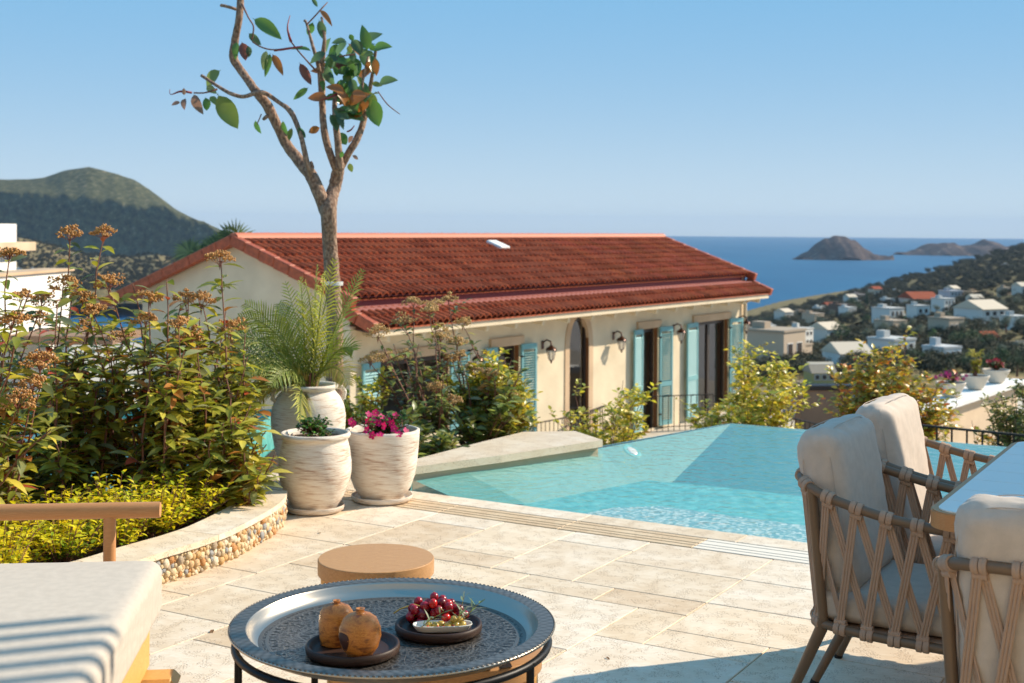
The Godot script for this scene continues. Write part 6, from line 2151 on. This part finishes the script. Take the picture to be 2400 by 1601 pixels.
func make_chair() -> Node3D:
	var o := thing("dining_chair", "", "chair", Vector3.ZERO, "dining chairs around the table")
	var half := [Vector3(-0.272, 0.655, 0.50), Vector3(-0.287, 0.662, 0.40), Vector3(-0.292, 0.682, 0.26), Vector3(-0.288, 0.712, 0.13), Vector3(-0.268, 0.735, 0.055), Vector3(-0.225, 0.750, 0.012), Vector3(-0.15, 0.757, -0.008)]
	var lowh := [Vector3(-0.255, 0.315, 0.50), Vector3(-0.262, 0.318, 0.40), Vector3(-0.264, 0.322, 0.26), Vector3(-0.260, 0.328, 0.15), Vector3(-0.245, 0.332, 0.085), Vector3(-0.205, 0.334, 0.05), Vector3(-0.14, 0.335, 0.04)]
	var paths := []
	for h in [half, lowh]:
		var p: Array = h.duplicate()
		p.append(Vector3(0, p[-1].y + 0.002, p[-1].z - 0.004))
		for k in range(h.size() - 1, -1, -1): p.append(h[k] * Vector3(-1, 1, 1))
		var c := Curve3D.new()
		for k in p.size():
			var t: Vector3 = (p[mini(k + 1, p.size() - 1)] - p[maxi(k - 1, 0)]) / 6.0
			c.add_point(p[k], -t, t)
		var s := []
		for k in 61: s.append(c.sample_baked(c.get_baked_length() * k / 60.0, true))
		paths.append(s)
	var b := MB.new()
	b.tube(paths[0], 0.0145, 12)
	part("top_rail", b.done(), M.chair_metal, o)
	b = MB.new()
	b.tube(paths[1] + [paths[1][0] + Vector3(0.02, 0, 0.004), paths[1][0]], 0.0135, 10)
	part("seat_rail", b.done(), M.chair_metal, o)
	for s in [-1.0, 1.0]:
		b = MB.new()
		b.tube([Vector3(s * 0.268, 0.735, 0.055), Vector3(s * 0.245, 0.34, 0.086)], 0.0155, 12)
		part("back_post", b.done(), M.chair_metal, o)
		b = MB.new()
		b.tube([Vector3(s * 0.246, 0.35, 0.085), Vector3(s * 0.236, 0.315, 0.078), Vector3(s * 0.165, 0.012, -0.065)], [0.0165, 0.0185, 0.0135], 14)
		var lg := part("leg", b.done(), M.chair_metal, o)
		b = MB.new()
		b.tube([Vector3(s * 0.166, 0.014, -0.064), Vector3(s * 0.163, 0.0, -0.069)], 0.0145, 12)
		part("foot_cap", b.done(), M.rubber, lg)
		b = MB.new()
		b.tube([Vector3(s * 0.272, 0.66, 0.50), Vector3(s * 0.262, 0.33, 0.505), Vector3(s * 0.245, 0.012, 0.535)], [0.0145, 0.0165, 0.0135], 14)
		lg = part("leg", b.done(), M.chair_metal, o)
		b = MB.new()
		b.tube([Vector3(s * 0.245, 0.014, 0.535), Vector3(s * 0.245, 0.0, 0.536)], 0.0145, 12)
		part("foot_cap", b.done(), M.rubber, lg)
	b = MB.new()
	b.tube([Vector3(-0.255, 0.315, 0.50), Vector3(0.255, 0.315, 0.50)], 0.0135, 10)
	part("front_rail", b.done(), M.chair_metal, o)
	b = MB.new()
	b.box(Vector3(0.50, 0.012, 0.44), Transform3D(Basis(), Vector3(0, 0.326, 0.28)))
	part("seat_deck", b.done(), M.rope, o)
	# rope: knots on both rails and straps crossing between them
	var n := 17
	for lv in 2:
		for k in n:
			var f := (k + 0.5 + lv * 0.0) / n
			var p := at_len(paths[lv], f)
			var d := (at_len(paths[lv], minf(f + 0.01, 1)) - at_len(paths[lv], maxf(f - 0.01, 0))).normalized()
			b = MB.new()
			var r := 0.0205 if lv == 0 else 0.0195
			for g in [-0.0095, 0.0095]: b.tube([p + d * (g - 0.0085), p + d * (g - 0.006), p + d * (g + 0.006), p + d * (g + 0.0085)], [r * 0.9, r, r, r * 0.9], 12)
			var outw := d.cross(Vector3.UP).normalized()
			var dn := Vector3(0, -0.022 if lv == 0 else 0.020, 0)
			b.tube([p + dn - d * 0.017, p + dn + d * 0.017], 0.0105, 8)
			part("rope_knot", b.done(), M.rope, o)
	for k in n:
		for s in [-1, 1]:
			var j: int = k + s
			if j < 0 or j >= n: continue
			var P := at_len(paths[0], (k + 0.5) / n)
			var Q := at_len(paths[1], (j + 0.5) / n)
			var d := (at_len(paths[0], minf((k + 0.5) / n + 0.01, 1)) - at_len(paths[0], (k + 0.5) / n - 0.01)).normalized()
			var outw := d.cross(Vector3.UP).normalized() * -1.0
			P += d * s * 0.006 + outw * (0.004 * s) + Vector3(0, -0.02, 0)
			Q += outw * (0.004 * s) + Vector3(0, 0.018, 0)
			var z := (Q - P).normalized()
			var x := z.cross(outw).normalized()
			b = MB.new()
			for g in [-0.0082, 0.0, 0.0082]: b.box(Vector3(0.0081, 0.0055, P.distance_to(Q)), Transform3D(Basis(x, z.cross(x), z), (P + Q) / 2 + x * g), 0.0022)
			part("strap", b.done(), M.rope, o)
	# cushions with piped seams
	part("seat_cushion", pillow(Vector3(0.49, 0.105, 0.47), 0.36, 0.12, 5, 0.005, 24), M.cushion, o, Transform3D(Basis(), Vector3(0, 0.386, 0.29)))
	var bc := Transform3D(Basis(Vector3.RIGHT, -0.17), Vector3(0, 0.655, 0.085))
	var back := part("back_cushion", pillow(Vector3(0.48, 0.50, 0.15), 0.40, 0.14, 8, 0.009, 30), M.cushion, o, bc)
	b = MB.new()
	for z in [-0.045, 0.045]:
		var loop := []
		for k in 73:
			var a := TAU * k / 72.0
			loop.append(Vector3(signf(cos(a)) * pow(absf(cos(a)), 0.42) * 0.2375, signf(sin(a)) * pow(absf(sin(a)), 0.42) * 0.2475, z * (0.95 + 0.05 * sin(a * 9.0))))
		b.tube(loop, 0.0013, 5, false)
	part("piping", b.done(), M.seam, back)
	return o

func build_litter() -> void:
	rng.seed = 12
	var lm := leaf_mesh(0.3, 0.5, 0.15, 4)
	var k := 0
	for q in [[490, 1445, "curled dry leaf on the paving near the daybed"], [535, 1462, "thin dry leaf on the paving beside the tray"], [735, 1225, "tiny dry leaf on the paving before the pots"], [1230, 1420, "small brown leaf on the paving between tray and pool"], [1390, 1508, "small brown leaf on the open paving near the shadow"]]:
		var at := on(q[0], q[1], 0.003)
		var o := part("dry_leaf", lm, mat(Color(0.45, 0.32, 0.20), 0.9), self, Transform3D(Basis(Vector3.UP, k * 1.7).scaled_local(Vector3.ONE * (0.05 - 0.005 * k)), at))
		tag(o, q[2], "leaf", "dry leaves on the paving")
		k += 1

func build_dining() -> void:
	var c := make_chair()
	c.set_meta("label", "rope dining chair in the shade at the near left corner of the table")
	c.transform = Transform3D(Basis(U, Vector3.UP, W), Vector3(0.985, 0, -4.13))
	var c2 := c.duplicate()
	c2.name = numbered("dining_chair")
	add_child(c2)
	c2.set_meta("label", "rope dining chair with a sunlit back cushion beside the pool")
	c2.transform = Transform3D(Basis(U, Vector3.UP, W), Vector3(0.985, 0, -4.13) + U * 0.64 + W * -0.01)
	var c3 := c.duplicate()
	c3.name = numbered("dining_chair")
	add_child(c3)
	c3.set_meta("label", "rope dining chair pushed in at the short end of the table")
	c3.transform = Transform3D(Basis(-W, Vector3.UP, U), Vector3(1.205, 0, -2.82))
	# table
	var C := on(2122, 1172, 0.75)
	var o := thing("dining_table", "dining table with white tiled top and rounded oak edge", "dining table", Vector3(C.x, 0, C.z))
	var poly := PackedVector2Array()
	var poly2 := PackedVector2Array()
	var LU := 1.42
	var LW := 0.95
	poly = table_outline(LW, LU, 0.085, 0.0)
	poly2 = table_outline(LW, LU, 0.066, 0.021)
	var b := MB.new()
	b.prism(poly, 0.700, 0.744, true)
	part("edge_frame", b.done(), M.oak, o)
	b = MB.new()
	b.prism(table_outline(LW, LU, 0.08, 0.004), 0.7441, 0.7465)
	part("edge_bevel", b.done(), M.oak, o)
	# tiles laid across the table
	var step := 0.178
	var nb := int(ceil(LU / step))
	for k in nb:
		var u0 := k * step + 0.0015
		var u1 := (k + 1) * step - 0.0015
		var strip := PackedVector2Array()
		for q in [[-0.1, u0], [LW + 0.1, u0], [LW + 0.1, u1], [-0.1, u1]]:
			var p: Vector3 = W * q[0] + U * q[1]
			strip.append(Vector2(p.x, p.z))
		for cut in Geometry2D.intersect_polygons(strip, poly2):
			b = MB.new()
			b.prism(cut, 0.742, 0.750)
			part("tile", b.done(), M.table_tile, o)
	for q in [[0.30, 0.30], [LW - 0.3, 0.30], [LW - 0.3, LU - 0.3], [0.30, LU - 0.3]]:
		b = MB.new()
		var p: Vector3 = W * q[0] + U * q[1]
		b.box(Vector3(0.07, 0.70, 0.07), Transform3D(Basis(W, Vector3.UP, -U), p + Vector3(0, 0.35, 0)), 0.006)
		part("leg", b.done(), M.oak, o)

func table_outline(LW: float, LU: float, r: float, ins: float) -> PackedVector2Array:
	var out := PackedVector2Array()
	var corners := [[r + ins, r + ins], [LW - r - ins, r + ins], [LW - r - ins, LU - r - ins], [r + ins, LU - r - ins]]
	for i in 4:
		for k in 9:
			var a: float = PI + PI / 2 * i + PI / 2 * k / 8.0
			var p: Vector3 = W * (corners[i][0] + cos(a) * r) + U * (corners[i][1] + sin(a) * r)
			out.append(Vector2(p.x, p.z))
	return out

# ---------- things between the terrace and the town ----------
func railing(called: String, label: String, pts: Array, top: float, foot: float, gap: float) -> void:
	var o := thing(called, label, "railing", Vector3(pts[0].x, foot, pts[0].z))
	var off := o.position
	var b := MB.new()
	var hr := []
	for p in pts: hr.append(Vector3(p.x, top, p.z) - off)
	for k in hr.size() - 1:
		var z: Vector3 = hr[k + 1] - hr[k]
		b.box(Vector3(0.035, 0.018, z.length()), Transform3D(axes(z), (hr[k] + hr[k + 1]) / 2))
		b.box(Vector3(0.025, 0.015, z.length()), Transform3D(axes(z), (hr[k] + hr[k + 1]) / 2 - Vector3(0, top - foot - 0.09, 0)))
	part("rails", b.done(), M.iron, o)
	var bar := box_mesh(Vector3(0.014, top - foot, 0.014))
	for k in hr.size() - 1:
		var L: float = hr[k].distance_to(hr[k + 1])
		var n := int(L / gap)
		for i in n + 1:
			var q: Vector3 = hr[k].lerp(hr[k + 1], float(i) / n)
			part("bar", bar, M.iron, o, Transform3D(Basis(), Vector3(q.x, (top - foot) / 2 - 0.005, q.z)))

func build_middle() -> void:
	rng.seed = 64
	var dd := func(px: float, d: float) -> Vector3: return deep(px, 600, d) * Vector3(1, 0, 1)
	railing("garden_railing", "low dark iron railing beyond the infinity edge in front of the sand wall", [dd.call(2120, 11.9), dd.call(2520, 11.0)], -0.27, -1.72, 0.125)
	railing("yard_railing", "thin brown railing along the villa below the arched door", [dd.call(1195, 23.4), dd.call(1330, 24.9), dd.call(1445, 27.6), dd.call(1640, 28.2)], -2.05, YARD, 0.13)
	railing("yard_railing", "brown railing at the edge of the yard beside the far terrace", [dd.call(1790, 24.6), dd.call(2010, 22.0)], -1.98, YARD, 0.14)
	# wall with three bowls
	var P := deep(2174, 908, 22.4)
	var Q := deep(2312, 867, 25.3)
	P.y = -1.36; Q.y = -1.36
	var dirn := (Q - P).normalized()
	var nrm := Vector3(-dirn.z, 0, dirn.x)
	var wall := thing("garden_wall", "sand-coloured garden wall with a white coping carrying flower bowls", "wall", Vector3(P.x, YARD, P.z))
	var L := P.distance_to(Q) + 0.2
	var b := MB.new()
	b.box(Vector3(0.3, -YARD - 1.46, L + 2.4), Transform3D(axes(dirn), (P + Q) / 2 - dirn * 1.1 - wall.position + Vector3(0, (-YARD - 1.46) / 2 - (-1.36 - YARD), 0)), 0.01)
	part("wall_body", b.done(), M.sand_wall, wall)
	b = MB.new()
	b.box(Vector3(0.62, 0.10, L + 2.6), Transform3D(axes(dirn), (P + Q) / 2 - dirn * 1.1 - wall.position + Vector3(0, -0.05, 0)), 0.015)
	part("coping_slab", b.done(), M.white_wall, wall)
	var bowls := [[2184, 889, 0.05, "shallow pale bowl of pink flowers on the garden wall", Color(0.45, 0.03, 0.17)], [2228, 874, 0.45, "shallow pale bowl with a yellow succulent on the garden wall", Color(0.45, 0.36, 0.04)], [2276, 862, 0.8, "shallow pale bowl of red flowers at the far end of the garden wall", Color(0.42, 0.02, 0.04)]]
	for k in 3:
		var q: Array = bowls[k]
		var at := P.lerp(Q, [0.06, 0.44, 0.80][k]) + Vector3(0, 0.0, 0)
		var o := thing("flower_bowl", q[3], "bowl", at, "bowls on the garden wall")
		b = MB.new()
		b.lathe([Vector2(0.0, 0.0), Vector2(0.11, 0.0), Vector2(0.15, 0.04), Vector2(0.25, 0.24), Vector2(0.255, 0.26), Vector2(0.235, 0.26), Vector2(0.20, 0.20)], 32)
		part("body", b.done(), M.bowl, o)
		b = MB.new()
		b.lathe([Vector2(0.225, 0.235), Vector2(0.0, 0.245)], 24)
		part("soil", b.done(), M.soil, o)
		var green := [[Color(0.05, 0.10, 0.02), 4.0], [Color(0.09, 0.16, 0.03), 2.0]]
		if k == 1: green = [[Color(0.42, 0.36, 0.05), 3.0], [Color(0.30, 0.30, 0.06), 2.0]]
		var pl := bush("bowl_plant", ["pink flowering plant in a bowl on the garden wall", "tall yellow plant in the middle bowl on the garden wall", "red flowering plant in the far bowl on the garden wall"][k], at + Vector3(0, 0.24, 0), 0.20 if k != 1 else 0.42, 0.19 if k != 1 else 0.10, 0.045, 26, 5, 6, green, 0, 0.2)
		if k != 1:
			for i in 36: flower(pl, Vector3(rng.randfn() * 0.10, rng.randf_range(0.08, 0.20), rng.randfn() * 0.10), 0.034, q[4])
		else:
			b = MB.new()
			for i in 26:
				var a := i * 2.4
				b.col = Color(0.45, 0.38, 0.06)
				b.tube([Vector3(0, 0.35, 0), Vector3(cos(a) * 0.1, 0.44 + 0.05 * sin(i), sin(a) * 0.1), Vector3(cos(a) * 0.17, 0.42 + 0.08 * sin(i), sin(a) * 0.17)], [0.008, 0.007, 0.003], 4)
			part("head", b.done(), M.tinted, pl)
	# terrace of the neighbour: brown parapet, glass, counter, armchair
	var w := thing("parapet_wall", "low brown parapet wall with a dark cap below the glass balustrade", "wall", deep(1925, 930, 26.8) * Vector3(1, 0, 1) + Vector3(0, YARD, 0))
	b = MB.new()
	b.box(Vector3(1.7, 1.05, 0.3), Transform3D(Basis(Vector3.UP, 0.12), Vector3(0, 0.52, 0)))
	part("wall_body", b.done(), M.brown_wall, w)
	b = MB.new()
	b.box(Vector3(1.8, 0.08, 0.40), Transform3D(Basis(Vector3.UP, 0.12), Vector3(0, 1.10, 0)))
	part("cap", b.done(), M.dark_frame, w)
	b = MB.new()
	b.box(Vector3(1.7, 0.42, 0.02), Transform3D(Basis(Vector3.UP, 0.12), Vector3(0, 1.36, 0)))
	part("glass_panel", b.done(), M.glass, w)
	var ct := thing("outdoor_counter", "pale rectangular outdoor counter with a blue-grey stone top", "counter", deep(1950, 975, 27.5) * Vector3(1, 0, 1) + Vector3(0, YARD, 0), "", -0.55)
	b = MB.new()
	b.box(Vector3(0.62, 0.78, 1.5), Transform3D(Basis(), Vector3(0, 0.39, 0)), 0.01)
	part("base", b.done(), M.sand_wall, ct)
	b = MB.new()
	b.box(Vector3(0.72, 0.16, 1.6), Transform3D(Basis(), Vector3(0, 0.865, 0)), 0.02)
	part("top", b.done(), mat(Color(0.66, 0.72, 0.74), 0.4), ct)
	for q in [[1884, 27.0, "low wooden armchair with a grey seat by the yard railing"], [1838, 28.0, "wooden armchair with a grey seat behind the yellow shrub"]]:
		var ch := thing("garden_armchair", q[2], "armchair", dd.call(q[0], q[1]) + Vector3(0, YARD, 0), "armchairs in the yard", 0.4)
		b = MB.new()
		b.box(Vector3(0.55, 0.14, 0.55), Transform3D(Basis(), Vector3(0, 0.38, 0)), 0.03)
		part("seat", b.done(), mat(Color(0.55, 0.56, 0.60), 0.9), ch)
		b = MB.new()
		b.box(Vector3(0.55, 0.35, 0.10), Transform3D(Basis(Vector3.RIGHT, -0.2), Vector3(0, 0.60, -0.28)), 0.03)
		part("backrest", b.done(), mat(Color(0.55, 0.56, 0.60), 0.9), ch)
		for x in [-0.27, 0.27]:
			for z in [-0.25, 0.25]:
				b = MB.new()
				b.box(Vector3(0.04, 0.34, 0.04), Transform3D(Basis(), Vector3(x, 0.17, z)))
				part("leg", b.done(), M.door_wood, ch)
	# neighbouring white house at the left
	var nb := thing("white_house", "white neighbouring house with a terracotta-capped wall behind the hedge", "house", deep(40, 760, 21.0) * Vector3(1, 0, 1) + Vector3(0, YARD, 0))
	var o0 := nb.position
	b = MB.new()
	var A := deep(-260, 652, 15.5)
	var B := deep(132, 652, 20.5)
	B.y = A.y
	var mid := (A + B) / 2
	var zz := B - A
	b.box(Vector3(0.4, 3.9, zz.length()), Transform3D(axes(zz), Vector3(mid.x, A.y - 1.95, mid.z) - o0))
	part("wall", b.done(), M.white_wall, nb)
	b = MB.new()
	b.box(Vector3(0.5, 0.04, zz.length() + 0.1), Transform3D(axes(zz), Vector3(mid.x, A.y + 0.02, mid.z) - o0))
	part("wall_cap", b.done(), M.stone_trim, nb)
	b = MB.new()
	b.box(Vector3(2.2, 1.5, 2.0), Transform3D(Basis(), deep(-155, 610, 23.0) - o0))
	part("upper_storey", b.done(), M.white_wall, nb)
	b = MB.new()
	b.box(Vector3(2.7, 0.16, 2.4), Transform3D(Basis(), deep(-150, 566, 23.0) - o0))
	part("roof_slab", b.done(), M.sand_wall, nb)
	b = MB.new()
	b.box(Vector3(3.4, 0.12, 1.6), Transform3D(Basis(), deep(30, 770, 19.0) - o0))
	part("terrace_roof", b.done(), M.brown_wall, nb)
	# an unseen wall and slatted screen, added and shaped to shade the near corner
	var cor := Vector3(3.55, 0, -5.42)
	var own := thing("added_shade_wall", "unseen white wall with a raised slatted screen added to shade the terrace", "wall", cor)
	var fr := Basis(W, Vector3.UP, -U)
	b = MB.new()
	b.box(Vector3(6.0, 2.9, 0.35), Transform3D(fr, W * 3.0 - U * 0.175 + Vector3(0, 1.45, 0)))
	part("wall_body", b.done(), M.white_wall, own)
	for a in [3.4, 5.9]:
		b = MB.new()
		b.box(Vector3(0.08, 2.4, 0.08), Transform3D(fr, W * a - U * 0.2 + Vector3(0, 4.09, 0)))
		part("post", b.done(), M.iron, own)
	for y in [5.25]:
		b = MB.new()
		b.box(Vector3(5.84, 0.06, 0.06), Transform3D(fr, W * 2.9 - U * 0.2 + Vector3(0, y, 0)))
		part("screen_rail", b.done(), M.iron, own)
	for k in 24:
		b = MB.new()
		b.box(Vector3(0.038, 1.6, 0.03), Transform3D(fr, W * (-0.10 + k * 0.135) - U * 0.2 + Vector3(0, 4.42, 0)))
		part("slat", b.done(), M.iron, own)
	# the house that owns the terrace stands behind the camera; the tray and the shade show its warm facade
	var home := thing("terrace_house", "cream facade of the house behind the terrace furniture", "house", Vector3(0, 0, 2.6))
	b = MB.new()
	for x in [[-9.0, -4.6], [-2.6, -1.0], [1.0, 2.6], [4.6, 9.0]]: b.box(Vector3(x[1] - x[0], 2.5, 0.3), Transform3D(Basis(), Vector3((x[0] + x[1]) / 2, 1.25, 0)))
	b.box(Vector3(18.0, 3.7, 0.3), Transform3D(Basis(), Vector3(0, 4.35, 0)))
	part("wall", b.done(), M.stucco, home)
	for x in [-3.6, 0.0, 3.6]:
		b = MB.new()
		b.box(Vector3(2.0, 2.5, 0.06), Transform3D(Basis(), Vector3(x, 1.25, 0.1)))
		part("door", b.done(), M.door_wood, home)

func _ready() -> void:
	# camera
	var cam := Camera3D.new()
	cam.name = "camera"
	cam.position = Vector3(0, EYE, 0)
	cam.rotation.z = ROLL
	var lens := CameraAttributesPhysical.new()
	lens.frustum_focal_length = 45.0
	lens.frustum_focus_distance = 4.1
	lens.exposure_aperture = 6.0
	lens.frustum_near = 0.1
	lens.frustum_far = 60000.0
	cam.attributes = lens
	cam.projection = Camera3D.PROJECTION_FRUSTUM
	cam.near = 0.1
	cam.far = 60000.0
	cam.size = 0.1 * 1601.0 / FOC
	cam.frustum_offset = Vector2(0, -0.1 * (800.5 - LEVEL) / FOC)
	add_child(cam)
	cam.current = true
	# sky
	var sky := ProceduralSkyMaterial.new()
	sky.sky_top_color = Color(0.40, 0.675, 0.865)
	sky.sky_horizon_color = Color(0.82, 0.88, 0.905)
	sky.sky_curve = 0.065
	sky.sky_energy_multiplier = 0.90
	sky.ground_horizon_color = Color(0.82, 0.88, 0.905)
	sky.ground_bottom_color = Color(0.55, 0.56, 0.56)
	sky.ground_curve = 0.02
	sky.ground_energy_multiplier = 0.90
	sky.sun_angle_max = 1.0
	var env := Environment.new()
	env.background_mode = Environment.BG_SKY
	env.sky = Sky.new()
	env.sky.sky_material = sky
	env.tonemap_mode = Environment.TONE_MAPPER_LINEAR
	env.tonemap_exposure = 1.4
	env.sdfgi_enabled = true
	env.ssao_enabled = true
	env.ssil_enabled = true
	env.fog_enabled = true
	env.fog_density = 0.00005
	env.fog_light_color = Color(0.78, 0.88, 1.0)
	var we := WorldEnvironment.new()
	we.name = "environment"
	we.environment = env
	add_child(we)
	# sun: low, from the right and a little behind the scene
	var sun := DirectionalLight3D.new()
	sun.name = "sun"
	var to_sun := Vector3(0.92 * cos(deg_to_rad(33.0)), sin(deg_to_rad(33.0)), -0.39 * cos(deg_to_rad(33.0)))
	sun.transform.basis = axes(to_sun)
	sun.light_energy = 1.6
	sun.light_color = Color(1.0, 0.94, 0.845)
	sun.light_angular_distance = 0.53
	sun.shadow_enabled = true
	add_child(sun)
	build_materials()
	build_terrace()
	build_pool()
	build_planter()
	build_house()
	build_far()
	build_middle()
	build_hedge()
	build_shrubs()
	build_jars()
	build_tree()
	build_daybed()
	stool("round oak stool with stacked rings behind the metal tray", Vector3(-0.43, 0, -4.19))
	stool("round oak stool half hidden under the tray stand", Vector3(-0.10, 0, -3.42), 0.40)
	build_tray_table()
	build_dining()
	build_litter()
